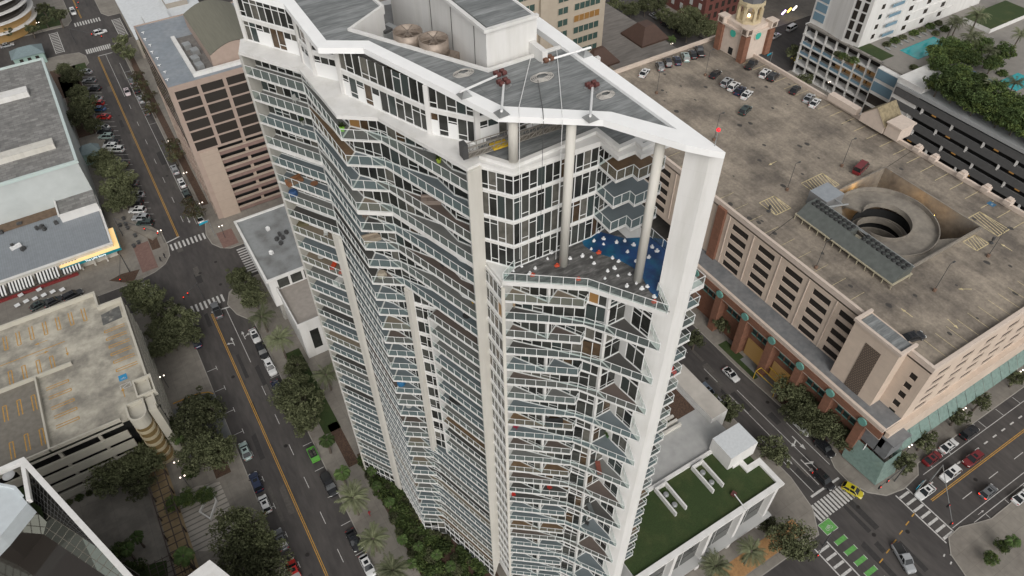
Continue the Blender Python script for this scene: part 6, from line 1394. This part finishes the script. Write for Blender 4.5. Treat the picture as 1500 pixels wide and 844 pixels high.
def car_proto(kind):
    L, W, Hb, Ht = {'sedan': (4.75, 1.84, .92, 1.44), 'suv': (4.8, 1.92, 1.05, 1.74), 'pickup': (5.8, 2.0, 1.12, 1.88), 'van': (5.4, 2.0, 1.2, 2.1), 'hatch': (4.2, 1.78, .98, 1.52), 'coupe': (4.4, 1.84, .88, 1.30)}[kind]
    t = thing({'sedan': 'parked_car', 'suv': 'suv', 'pickup': 'pickup_truck', 'van': 'van', 'hatch': 'hatchback_car', 'coupe': 'coupe_car'}[kind], 'car', 'car')
    def sec(y, w_, z): return (y, [(-w_ * .44, .22), (-w_ * .5, .42), (-w_ * .49, z * .86), (-w_ * .42, z), (w_ * .42, z), (w_ * .49, z * .86), (w_ * .5, .42), (w_ * .44, .22)])
    q = MB(); h = L / 2
    hood = Hb * (.93 if kind not in ('van',) else 1)
    loft(q, [sec(-h, W * .80, Hb * .72), sec(-h + .12, W * .92, Hb * .88), sec(-h + .5, W, Hb * .96), sec(-h * .45, W, Hb), sec(h * .1, W, Hb), sec(h * .42, W, hood), sec(h - .45, W * .97, hood * .93), sec(h - .1, W * .88, hood * .8), sec(h, W * .76, hood * .66)])
    b = q.build('body', paint('white', PC['white']), t, False)
    cab = {'sedan': (-h * .82, -h * .48, h * .12, h * .48), 'suv': (-h * .97, -h * .82, h * .15, h * .45), 'pickup': (-h * .18, -h * .08, h * .28, h * .52), 'van': (-h * .98, -h * .92, h * .45, h * .80), 'hatch': (-h * .95, -h * .72, h * .18, h * .56), 'coupe': (-h * .80, -h * .35, h * .05, h * .42)}[kind]
    wb, wt = W * .465, W * .37
    q = MB(); z0 = Hb - .03
    ys = cab; P0 = [(-wb, ys[0], z0), (wb, ys[0], z0), (wb, ys[3], z0), (-wb, ys[3], z0)]; P1 = [(-wt, ys[1], Ht), (wt, ys[1], Ht), (wt, ys[2], Ht), (-wt, ys[2], Ht)]
    for i in range(4): q.poly([P0[i], P0[(i + 1) % 4], P1[(i + 1) % 4], P1[i]])
    q.poly(P1); q.build('windows', CGL, t)
    q = MB(); e = .03; q.prism([(-wt - e, ys[1] - e), (wt + e, ys[1] - e), (wt + e, ys[2] + e), (-wt - e, ys[2] + e)], Ht - .02, Ht + .04)
    for sx in (-1, 1):
        for f in (0, 1, .5):
            yb = ys[0] + (ys[3] - ys[0]) * f; yt = ys[1] + (ys[2] - ys[1]) * f; q.tube((sx * (wb + .005), yb, z0), (sx * (wt + .015), yt, Ht), .045, 5)
    q.build('roof', paint('white', PC['white']), t)
    if kind == 'pickup':
        q = MB(); q.box(-W * .42, W * .42, -h + .15, -h * .22, Hb * .965, Hb + .012); q.build('truck_bed', TRIM, t)
    if kind in ('sedan', 'suv', 'coupe', 'hatch'):
        q = MB(); q.box(-wt * .6, wt * .6, ys[2] - .95, ys[2] - .25, Ht + .035, Ht + .055); q.build('sunroof', CGL, t)
    for sx in (-1, 1):
        for yy in (-h * .6, h * .62):
            q = MB(); q.tube((sx * (W / 2 - .2), yy, .34), (sx * (W / 2 + .015), yy, .34), .34, 12); wh = q.build('wheel', TYRE, t)
            q = MB(); q.tube((sx * (W / 2), yy, .34), (sx * (W / 2 + .03), yy, .34), .21, 10); q.build('rim', RIM, wh)
        q = MB(); q.obox((sx * W * .34, h - .14, hood * .62), .42, .2, .16, -sx * .35); q.build('headlight', HL, t)
        q = MB(); q.obox((sx * W * .36, -h + .09, Hb * .64), .36, .12, .2, sx * .2); q.build('taillight', TL, t)
        q = MB(); q.obox((sx * (W / 2 + .1), ys[3] - .35, Hb - .02), .2, .12, .14, 0); q.build('mirror', TRIM, t)
    return t
CP = {k: car_proto(k) for k in ('sedan', 'suv', 'pickup', 'van', 'hatch', 'coupe')}
CU = set()
def car(px, py, head, kind, colour, label, z=0.0, lit=False, world=None, group=None):
    """head: direction of the bonnet, degrees from +Y turning left"""
    c = world or P(px, py, z + .7); src = CP[kind]
    if kind in CU: o = dup(src, (c[0], c[1], z), radians(head))
    else: CU.add(kind); o = src; o.location = (c[0], c[1], z); o.rotation_euler = (0, 0, radians(head))
    for ch in o.children:
        nm = ch.name.split('.')[0]
        if nm in ('body', 'roof') or (lit and nm == 'taillight'):
            ch.material_slots[0].link = 'OBJECT'; ch.material_slots[0].material = TLON if nm == 'taillight' else paint(colour, PC[colour])
    o['label'] = label; o['category'] = {'pickup': 'pickup truck', 'van': 'van', 'suv': 'suv'}.get(kind, 'car')
    if group: o['group'] = group
    return o
# moving and kerbside cars
for a in [
 (147, 47, -82, 'suv', 'white', 'white estate car crossing the far left intersection'), (107, 17, 180, 'suv', 'white', 'white car waiting north of the far left crossing'),
 (178, 5, 180, 'sedan', 'white', 'white car cut off by the top edge near the left street'), (10, 66, -90, 'sedan', 'silver', 'silver car in the side street at the far left'),
 (186, 134, 180, 'sedan', 'pinkish white', 'pinkish white car driving down the left street'),
 (193, 118, 0, 'suv', 'grey', 'grey car parked on the east kerb, farthest of its four'), (199, 131, 0, 'sedan', 'black', 'black car parked on the east kerb just below the grey one'),
 (206, 145, 0, 'suv', 'silver', 'silver car parked on the east kerb below the black one'), (214, 163, 0, 'sedan', 'grey', 'dark grey car parked last before the white corner line'),
 (256, 248, 0, 'suv', 'silver', 'silver car parked beside the slatted garage, upper of three'), (266, 267, 0, 'sedan', 'white', 'white sedan parked beside the slatted garage, middle of three'), (273, 284, 0, 'suv', 'dark green', 'dark green car parked beside the slatted garage, lower of three'),
 (292, 319, 0, 'sedan', 'white', 'white car parked near the lamp at the crossing corner'),
 (317, 454, 0, 'pickup', 'grey', 'grey pickup waiting at the stop line of the left street'), (373, 491, 180, 'sedan', 'white', 'white car parked at the kerb below the big crossing'),
 (384, 515, 180, 'suv', 'black', 'black car parked below the white car near the first palms'), (396, 538, 180, 'suv', 'white', 'white suv parked beside the second date palm'), (406, 568, 180, 'sedan', 'dark blue', 'dark blue car half hidden under the oaks on the tower side'),
 (482, 709, 180, 'pickup', 'black', 'black pickup parked beside the small palms'), (518, 791, 180, 'sedan', 'black', 'black sedan parked beside the lower date palms'), (538, 828, 180, 'sedan', 'white', 'white sedan parked lowest on the tower side of the street'),
 (287, 499, 0, 'sedan', 'dark blue', 'dark car parked under the oaks by the garage corner'), (359, 660, 0, 'sedan', 'pale teal', 'pale teal car parked opposite the green open car'), (375, 706, 0, 'suv', 'dark blue', 'dark blue suv parked above the small white car'),
 (388, 738, 0, 'hatch', 'white', 'small white car parked beside the oaks on the left kerb'), (411, 790, 0, 'sedan', 'grey', 'grey car peeking out from under the big oaks'), (430, 835, 0, 'sedan', 'red', 'bright red car at the bottom edge of the left street'),
 (1071, 548, 180, 'coupe', 'white', 'white car with black roof driving down the right street'), (1037, 574, 180, 'suv', 'blue grey', 'blue grey suv parked beside the podium annex'), (1052, 590, 180, 'sedan', 'silver', 'silver car parked behind the blue grey suv under the tree'),
 (1117, 514, -90, 'suv', 'dark blue', 'dark blue car entering the brick arcade'), (1172, 622, 180, 'pickup', 'white', 'white pickup parked under the arcade oaks'), (1208, 656, 180, 'suv', 'black', 'black suv parked just above the stop line of the right street'),
 (1207, 703, 180, 'suv', 'black', 'black car stopped on the crossing line of the right street'), (1249, 718, 200, 'hatch', 'yellow', 'bright yellow hatchback turning at the corner crossing'),
 (1324, 817, 160, 'pickup', 'silver', 'silver pickup with black bed crossing the main intersection'), (1356, 720, 90, 'sedan', 'white', 'white car stopped on the zebra crossing at right'),
 (1392, 694, 90, 'suv', 'white', 'white suv with black sunroof behind the zebra crossing'), (1425, 672, 90, 'suv', 'dark red', 'dark red suv driving behind the white suv'), (1448, 720, -90, 'hatch', 'grey', 'grey car with red taillights driving away to the right'),
 (1366, 671, -90, 'sedan', 'dark red', 'dark red sedan parked at the kerb of the wide pavement'), (1390, 653, -90, 'sedan', 'white', 'white sedan parked between the dark red sedan and a black car'), (1420, 633, -90, 'suv', 'black', 'black suv parked rightmost at the wide pavement'),
 (1497, 727, -90, 'sedan', 'white', 'white car cut off by the right edge in the kerb bay'),
 (1160, 41, -80, 'van', 'white', 'white van in the street behind the clock tower'), (1137, 52, -80, 'sedan', 'white', 'white car parked behind the white van at the clock tower'),
 (958, 23, 180, 'sedan', 'silver', 'silver car in the far street among the trees'), (985, 38, 180, 'sedan', 'blue', 'blue car in the far street by the brown roofed hall'), (995, 45, 180, 'suv', 'black', 'black car in the far street right of the blue car'), (976, 36, 180, 'sedan', 'black', 'black car in the far street left of the blue car'),
 (1168, 88, 0, 'suv', 'yellow', 'yellow taxi below the hotel podium corner'),
 (107, 432, -78, 'suv', 'black', 'black car parked behind the left garage, rightmost of three'), (78, 441, -78, 'sedan', 'black', 'black car parked behind the left garage, middle of three'), (58, 446, -78, 'sedan', 'dark green', 'dark green car parked behind the left garage, leftmost of three')]:
    car(*a, lit=a[0] in (1448, 1207))
for i, (px, py, col, kd) in enumerate(((125, 105, 'silver', 'sedan'), (131, 118, 'grey', 'sedan'), (137, 130, 'black', 'suv'), (139, 144, 'silver', 'sedan'), (143, 151, 'red', 'hatch'), (144, 159, 'blue', 'sedan'), (151, 171, 'red', 'sedan'), (149, 186, 'white', 'sedan'), (153, 193, 'black', 'suv'), (155, 200, 'pale teal', 'suv'),
                                     (163, 208, 'black', 'sedan'), (161, 214, 'white', 'suv'), (170, 219, 'white', 'suv'), (177, 240, 'black', 'sedan'), (184, 259, 'white', 'suv'), (190, 268, 'grey', 'sedan'), (199, 285, 'silver', 'sedan'), (197, 297, 'black', 'suv'), (201, 308, 'white', 'suv'), (206, 319, 'silver', 'suv'), (212, 327, 'dark green', 'suv'))):
    car(px, py, 58, kd, col, '%s car in the slanted parking row, %s from the far end' % (col, ORD[i] if i < 20 else 'last'), group='cars in the slanted parking row')
# rooftop of the big garage
for a in [(944, 106, -60, 'sedan', 'white', 'white car with black roof, leftmost on the garage roof'), (967, 97, -30, 'suv', 'grey', 'dark grey car by the far parapet, left of a black one'), (978, 91, -30, 'suv', 'black', 'black car by the far parapet, second after the gap'), (992, 88, -30, 'sedan', 'dark blue', 'dark blue car by the far parapet left of the pale blue one'),
          (1004, 83, -30, 'suv', 'pale teal', 'pale blue suv by the far parapet'), (1015, 79, -30, 'sedan', 'black', 'black car by the far parapet right of the pale blue suv'), (1025, 75, -30, 'pickup', 'black', 'black pickup at the right end of the far parapet row'),
          (1048, 108, -70, 'sedan', 'black', 'single black car in front of the clock tower row'), (1065, 120, -70, 'suv', 'silver', 'silver suv, farthest in the row of four on the roof'), (1075, 126, -70, 'suv', 'white', 'white suv, second in the row of four on the roof'), (1084, 132, -70, 'sedan', 'dark blue', 'dark blue car, third in the row of four on the roof'), (1094, 138, -70, 'sedan', 'white', 'white car, nearest in the row of four on the roof'),
          (1092, 161, -70, 'suv', 'dark green', 'dark green car standing alone below the row of four'), (1101, 94, -70, 'pickup', 'black', 'black pickup at the foot of the clock tower'), (1121, 107, -70, 'suv', 'white', 'white suv right of the clock tower pickup'), (1133, 112, -70, 'suv', 'black', 'black suv beside the white suv at the roof edge'),
          (1165, 131, -70, 'sedan', 'black', 'lone black car along the far right parapet'), (1185, 143, -70, 'sedan', 'silver', 'silver car, left of the pale pair by the far right parapet'), (1194, 150, -70, 'sedan', 'white', 'white car, right of the pale pair by the far right parapet'),
          (1261, 246, -75, 'van', 'dark red', 'dark red van beside the spiral ramp opening'), (1338, 493, -105, 'sedan', 'black', 'black car parked against the near stair block on the roof')]: car(*a, z=GZ)
# the open green buggy
c = P(459, 666, .6); t = thing('open_buggy', 'bright green open top car parked on the tower side of the street', 'car', (c[0], c[1], 0)); GP = paint('green', PC['green'])
q = MB(); q.obox((c[0], c[1], .3), 1.75, 3.6, .5); q.obox((c[0], c[1] - 1.35, .8), 1.6, .9, .18); q.obox((c[0], c[1] + 1.5, .8), 1.6, .6, .15)
for sx in (-.83, .83): q.obox((c[0] + sx, c[1], .8), .1, 3.4, .2)
q.build('body', GP, t)
q = MB(); q.obox((c[0], c[1] + .2, .8), 1.5, 2.2, .03); q.build('cockpit', TRIM, t)
for sx in (-.4, .4):
    for sy in (-.1, .8): q = MB(); q.obox((c[0] + sx, c[1] + sy, .83), .5, .5, .25); q.obox((c[0] + sx, c[1] + sy + .25, .95), .5, .1, .45); q.build('seat', mat('dark_seat', (.05, .045, .04), .8), t)
for sx in (-.8, .8):
    for sy in (-1.2, 1.2): q = MB(); q.tube((c[0] + sx, c[1] + sy, .32), (c[0] + sx * 1.15, c[1] + sy, .32), .32, 12); q.build('wheel', TYRE, t)
# ================================================================ street furniture
LAMPW = mat('white_lamp', (1, .9, .8), .3, emit=(1, .85, .7, 2.2))
def globe_lamp(px, py, lab, z=.13, two=True):
    c = P(px, py, 4.5); t = thing('street_lamp', lab, 'street lamp', (c[0], c[1], z)); q = MB(); q.tube((*c, z), (*c, 4.3), .07, 6); q.box(c[0] - .45, c[0] + .45, c[1] - .03, c[1] + .03, 4.2, 4.28); q.build('post', DKM, t)
    for s_ in ((-.42, .42) if two else (0,)): q = MB(); q.lathe((c[0] + s_, c[1], 4.28), [(.06, 0), (.15, .1), (.15, .22), (.05, .3)], 8); q.build('globe', LAMPW, t, True)
for px, py, lab in ((248, 206, 'by the third brown tree'), (271, 253, 'halfway along the slatted garage'), (294, 297, 'near the crossing by the slatted garage'), (323, 331, 'on the corner with round pavement'), (55, 33, 'at the far left crossing'), (2, 46, 'at the left edge by the curved house'),
                    (237, 551, 'by the left garage driveway'), (258, 676, 'above the pergola walk'), (267, 698, 'above the planter'), (1413, 599, 'between two trees on the wide pavement'), (1497, 543, 'at the right edge on the wide pavement'), (1334, 653, 'left of the parked dark red sedan'),
                    (1215, 120, 'at the foot of the hotel'), (1197, 140, 'below the hotel podium'), (984, 64, 'by the brown roofed hall'), (999, 17, 'in the far tree belt'), (233, 338, 'on the bulb of pavement by the corner shop')):
    globe_lamp(px, py, 'dark street lamp with glowing white globes ' + lab)
def mast(px, py, ex, ey, lab, n_=2, col=DKM, h=6.5, lampc=None):
    c = P(px, py, .13); e = P(ex, ey, h); t = thing('signal_mast', lab, 'traffic light', (c[0], c[1], .13)); q = MB(); q.tube((*c, .13), (*c, h), .13, 8, r2=.1); q.tube((*c, h - .1), (*e, h), .09, 8, r2=.06); q.build('mast', col, t)
    for k in range(n_):
        f = 1 - k * .3; p = (c[0] + (e[0] - c[0]) * f, c[1] + (e[1] - c[1]) * f, h - 1.0); q = MB(); q.obox(p, .35, .3, 1.05); hd = q.build('signal_head', TRIM, t)
        q = MB(); q.obox((p[0], p[1] - .17, p[2] + .7), .2, .05, .2); q.build('red_lamp', TLON, hd)
mast(190, 398, 175, 408, 'dark signal mast at the corner of the low shop', 1); mast(300, 440, 268, 434, 'dark signal mast with two heads above the lower crosswalk'); mast(180, 345, 230, 340, 'grey signal mast over the left crossing', 2)
mast(112, 65, 148, 52, 'dark signal mast over the far left crossing'); mast(128, 8, 112, 10, 'dark signal mast at the top of the left street', 2)
mast(1362, 705, 1395, 765, 'signal mast reaching over the lanes at the right zebra crossing', 2, GAL); mast(1205, 800, 1198, 812, 'small signal mast by the lower green lane', 1)
mast(1310, 705, 1290, 712, 'dark two arm signal mast on the rounded corner pavement', 2); mast(1252, 678, 1275, 640, 'white signal mast standing in front of the glass corner', 1, METAL)
for px, py, lab, c_ in ((298, 327, 'at the crossing by the round pavement', (.02, .35, .50)), (1347, 711, 'at the right zebra crossing', (.02, .38, .36)), (1127, 80, 'behind the clock tower', (.02, .4, .5))):
    c = P(px, py, 5.5); t = thing('street_name_sign', 'teal street name board hanging ' + lab, 'street sign', (c[0], c[1], 0)); q = MB(); q.obox((c[0], c[1], 5.3), 2.4, .1, .6, .15); q.build('board', mat('teal_board', c_, .4), t); q = MB(); q.tube((c[0] + 1.5, c[1], .13), (c[0] + 1.5, c[1], 6.1), .09, 6); q.tube((c[0] + 1.5, c[1], 6), (c[0] - .5, c[1], 6), .06, 6); q.build('post', GAL, t)
# cafe tables under the striped awnings
tb = None
for i, (px, py) in enumerate(((25, 447), (38, 441), (51, 437), (64, 432), (77, 427), (91, 424), (30, 432), (57, 424))):
    c = P(px, py, .9); t = thing('cafe_table', 'white square cafe table on the pavement before the striped awnings', 'table', (c[0], c[1], .13), group='cafe tables before the awnings')
    q = MB(); q.obox((c[0], c[1], .85), 1.2, 1.2, .05, .3); q.build('table_top', METAL, t); q = MB(); q.tube((c[0], c[1], .13), (c[0], c[1], .85), .05, 6); q.build('leg', DKM, t)
q = MB(); c = P(60, 420, .5); q.box(c[0] - 18, c[0] + 9, c[1] - .3, c[1] + .3, .13, .8); tag(q.build('red_planter_row', mat('red_flowers', (.22, .03, .03), .9, var=.4, scale=3)), 'low dark red barrier row along the striped awnings', 'barrier')
for i, (px, py) in enumerate(((184, 328), (187, 334), (181, 320), (203, 355), (196, 360), (176, 330), (198, 345))):
    c = P(px, py, .5); q = MB(); q.lathe((c[0], c[1], .13), [(.5, 0), (.5, .06), (.1, .1), (.1, .7), (.55, .75), (.5, .8)], 10); tag(q.build('cafe_table', DKM), 'small dark round table on the pavement beside the corner shop', 'table', 'dark tables beside the corner shop')
q = MB(); c = P(214, 338, .4); q.obox((c[0], c[1], .13), 3.5, 9, .5, .5); tag(q.build('glass_shelter_roof', CONC), 'dark grey raised bed beside the slanted parking end', 'planter')
for i, (px, py, lab) in enumerate(((235, 379, 'left'), (241, 375, 'right'))): pass
# people: one continuous skinned body each
SKIN = mat('skin', (.35, .22, .16), .7)
def person(px, py, z, rz, cloth, lab, stride=.25):
    c = P(px, py, z + .8); t = thing('person', lab, 'person', (c[0], c[1], z), rz)
    V = [(0, 0, .95), (0, 0, 1.2), (0, 0, 1.45), (0, 0, 1.55), (0, .02, 1.68), (.1, 0, .88), (.11, stride, .48), (.11, stride * .9, .05), (.11, stride * .9 + .16, .04), (-.1, 0, .88), (-.11, -stride * .3, .48), (-.11, -stride, .06), (-.11, -stride + .16, .04),
         (.19, 0, 1.42), (.25, -stride * .6, 1.15), (.24, -stride * .3, .9), (-.19, 0, 1.42), (-.25, stride * .5, 1.15), (-.24, stride, .95)]
    R_ = [.15, .14, .15, .06, .105, .1, .065, .045, .04, .1, .065, .045, .04, .06, .045, .035, .06, .045, .035]
    E_ = [(0, 1), (1, 2), (2, 3), (3, 4), (0, 5), (5, 6), (6, 7), (7, 8), (0, 9), (9, 10), (10, 11), (11, 12), (2, 13), (13, 14), (14, 15), (2, 16), (16, 17), (17, 18)]
    me = bpy.data.meshes.new('body'); me.from_pydata(V, E_, []); o = bpy.data.objects.new('body', me); COL.objects.link(o); o.parent = t
    md = o.modifiers.new('skin', 'SKIN'); 
    if not me.skin_vertices: me.attributes
    bpy.context.view_layer.objects.active = o
    try:
        lay = me.skin_vertices[0].data
        for i, r in enumerate(R_): lay[i].radius = (r, r)
        lay[0].use_root = True
    except Exception: pass
    s_ = o.modifiers.new('sub', 'SUBSURF'); s_.levels = 1; s_.render_levels = 1; me.materials.append(cloth)
    q = MB(); q.lathe((0, .01, 1.66), [(.05, -.1), (.1, -.02), (.115, .05), (.08, .13), (.02, .16)], 10); h = q.build('hair', mat('dark_hair', (.03, .02, .015), .9)); h.parent = t
    return t
CD = mat('dark_clothes', (.02, .02, .025), .9)
person(235, 380, .13, 1.2, CD, 'person in dark clothes walking on the corner pavement, left of two'); person(241, 375, .13, 1.0, CD, 'person in dark clothes walking on the corner pavement, right of two')
person(1075, 496, .13, 2.0, CD, 'person in black walking before the brick arcade'); person(541, 752, .13, .5, mat('red_shirt', (.35, .03, .04), .8), 'person in red walking beside the lower date palm')
# ================================================================ balcony furniture
def level(px, py, lo=1, hi=30):
    """floor whose balcony strip lies under this image point"""
    best = None
    for j in range(lo, hi):
        x, y = P(px, py, S(j)); o = outline(j); n = len(o); ins = False
        for i in range(n):
            (x1, y1), (x2, y2) = o[i], o[(i + 1) % n]
            if (y1 > y) != (y2 > y) and x < (x2 - x1) * (y - y1) / (y2 - y1) + x1: ins = not ins
        if ins: return j, x, y
    return None
def fur(px, py, kind, col, rough_label, rz=0.0):
    r = level(px, py)
    if not r: return
    j, x, y = r; z = S(j) + .01; M = mat('furn_' + '_'.join('%d' % (v * 1000) for v in col), col, .75)
    nm = {'sofa': 'balcony_sofa', 'chair': 'balcony_chair', 'table': 'balcony_table', 'plant': 'potted_plant', 'umbrella': 'folded_parasol', 'lounger': 'balcony_lounger', 'cover': 'covered_furniture'}[kind]
    t = thing(nm, rough_label, nm.split('_')[1], (x, y, z), rz)
    def O(name, q, m_): o = q.build(name, m_); o.parent = t; return o
    if kind == 'sofa':
        O('base', MB().obox((0, 0, 0), 2.2, .8, .35), M); O('backrest', MB().obox((0, .38, .3), 2.2, .2, .45), M)
        for s_ in (-.72, 0, .72): O('cushion', MB().obox((s_, -.03, .35), .66, .66, .14), M)
    elif kind == 'chair':
        O('seat', MB().obox((0, 0, .38), .55, .55, .08), M); O('backrest', MB().obox((0, .27, .42), .55, .07, .5), M)
        for a in (-.23, .23):
            for b_ in (-.23, .23): O('leg', MB().obox((a, b_, 0), .05, .05, .38), M)
    elif kind == 'table':
        q = MB(); q.tube((0, 0, .68), (0, 0, .73), .5, 16); O('table_top', q, M); q = MB(); q.tube((0, 0, 0), (0, 0, .68), .05, 6); O('leg', q, DKM)
    elif kind == 'plant':
        q = MB(); q.lathe((0, 0, 0), [(.2, 0), (.3, .5), (.27, .55)], 10); O('pot', q, M); q = MB()
        for k in range(60):
            a, e = rt.uniform(0, 6.28), rt.uniform(.2, 1.5); l_ = rt.uniform(.3, .7); p = Vector((0, 0, .5)); d = Vector((cos(a) * cos(e), sin(a) * cos(e), sin(e))) * l_; s2 = Vector((-sin(a), cos(a), 0)) * .06
            q.poly([tuple(p), tuple(p + d * .6 + s2), tuple(p + d), tuple(p + d * .6 - s2)])
        O('leaves', q, LF3[0])
    elif kind == 'umbrella':
        q = MB(); q.lathe((0, 0, .2), [(.04, 0), (.14, .3), (.1, 1.6), (.02, 1.9)], 8); O('canopy', q, M); q = MB(); q.tube((0, 0, 0), (0, 0, .3), .04, 6); O('pole', q, GAL)
    elif kind == 'lounger':
        O('mattress', MB().obox((0, 0, .3), .65, 1.5, .12), M); O('backrest', MB().obox((0, .95, .42), .65, .6, .1), M)
        for a in (-.25, .25):
            for b_ in (-.6, .6): O('leg', MB().obox((a, b_, 0), .05, .05, .3), M)
    else: O('cover', MB().lathe((0, 0, 0), [(.65, 0), (.62, .45), (.4, .7)], 8), M)
W_ = (.5, .5, .48); DK = (.03, .03, .03)
for a in ((502, 192, 'plant', (.22, .5, .04), 'plant in a tall lime green pot at the top zigzag balcony corner'), (434, 150, 'chair', W_, 'white balcony chair, left of the pair near the top of the left bay'), (444, 183, 'plant', (.4, .4, .38), 'potted palm on the third balcony of the left bay'),
          (432, 268, 'sofa', (.20, .09, .04), 'brown wooden corner sofa on a left bay balcony'), (462, 275, 'table', (.22, .10, .05), 'brown table with chairs right of the brown corner sofa'), (430, 285, 'cover', (.03, .08, .2), 'blue covered barbecue under the brown sofa balcony'),
          (441, 330, 'sofa', (.13, .11, .06), 'olive sofa on a left bay balcony'), (478, 346, 'chair', W_, 'white chair near the end of the left bay balcony'), (489, 392, 'lounger', (.55, .06, .02), 'bright red lounger, left of the red pair'), (502, 398, 'lounger', (.55, .06, .02), 'bright red lounger, right of the red pair'), (472, 381, 'table', W_, 'white table left of the red loungers'),
          (499, 413, 'sofa', W_, 'white sofa below the red loungers'), (545, 352, 'sofa', (.33, .27, .21), 'beige corner sofa on a zigzag balcony corner'), (560, 404, 'cover', (.38, .33, .26), 'beige covered table on a zigzag balcony'), (536, 320, 'chair', (.2, .15, .12), 'brown chair pair on a zigzag balcony'),
          (632, 297, 'sofa', (.25, .2, .17), 'patterned grey brown sofa on the middle bay, high up'), (607, 208, 'plant', (.3, .06, .05), 'red flowering pot on the top middle balcony'), (625, 221, 'chair', (.25, .25, .26), 'grey chair on the top middle balcony'), (643, 238, 'plant', (.35, .45, .05), 'yellow green pot on the top middle balcony'),
          (650, 391, 'chair', DK, 'black chair on the middle bay next to the end column'), (693, 447, 'umbrella', (.65, .38, .02), 'yellow cushioned seat beside the tall column'), (684, 468, 'table', DK, 'black round table beside the tall column'), (562, 507, 'umbrella', W_, 'white parasol on a narrow middle balcony'), (588, 562, 'cover', (.02, .13, .28), 'blue cover on a narrow middle balcony'),
          (600, 598, 'table', W_, 'white table set on a narrow middle balcony'), (669, 590, 'sofa', DK, 'black sofa on the lower middle bay'), (720, 450, 'cover', (.33, .24, .15), 'x') if False else (753, 452, 'umbrella', (.36, .27, .17), 'tan folded parasol on the end bay under the terrace'),
          (898, 218, 'sofa', (.03, .20, .18), 'teal sofa on the top inner zigzag balcony'), (905, 229, 'table', DK, 'black round table by the teal sofa'), (925, 222, 'table', (.16, .18, .17), 'glass dining table on the top inner zigzag balcony'), (986, 548, 'chair', (.5, .04, .03), 'red chair on a small far side balcony'),
          (812, 622, 'sofa', DK, 'black sofa on the end bay, middle height'), (756, 627, 'chair', (.3, .02, .05), 'crimson chair on the end bay'), (890, 640, 'plant', (.05, .15, .05), 'green plant on a triangular end balcony'), (877, 690, 'lounger', (.2, .06, .04), 'reddish lounger on a triangular end balcony'),
          (866, 750, 'lounger', (.1, .11, .11), 'grey lounger on a lower triangular end balcony'), (752, 726, 'chair', (.5, .03, .02), 'red chair on the lower end bay'), (805, 716, 'chair', (.35, .03, .02), 'red chair with dark table on the lower end bay'), (860, 768, 'chair', DK, 'black chair on the lower triangular balcony')):
    fur(*a, rz=radians((a[0] * 7) % 90 - 45))
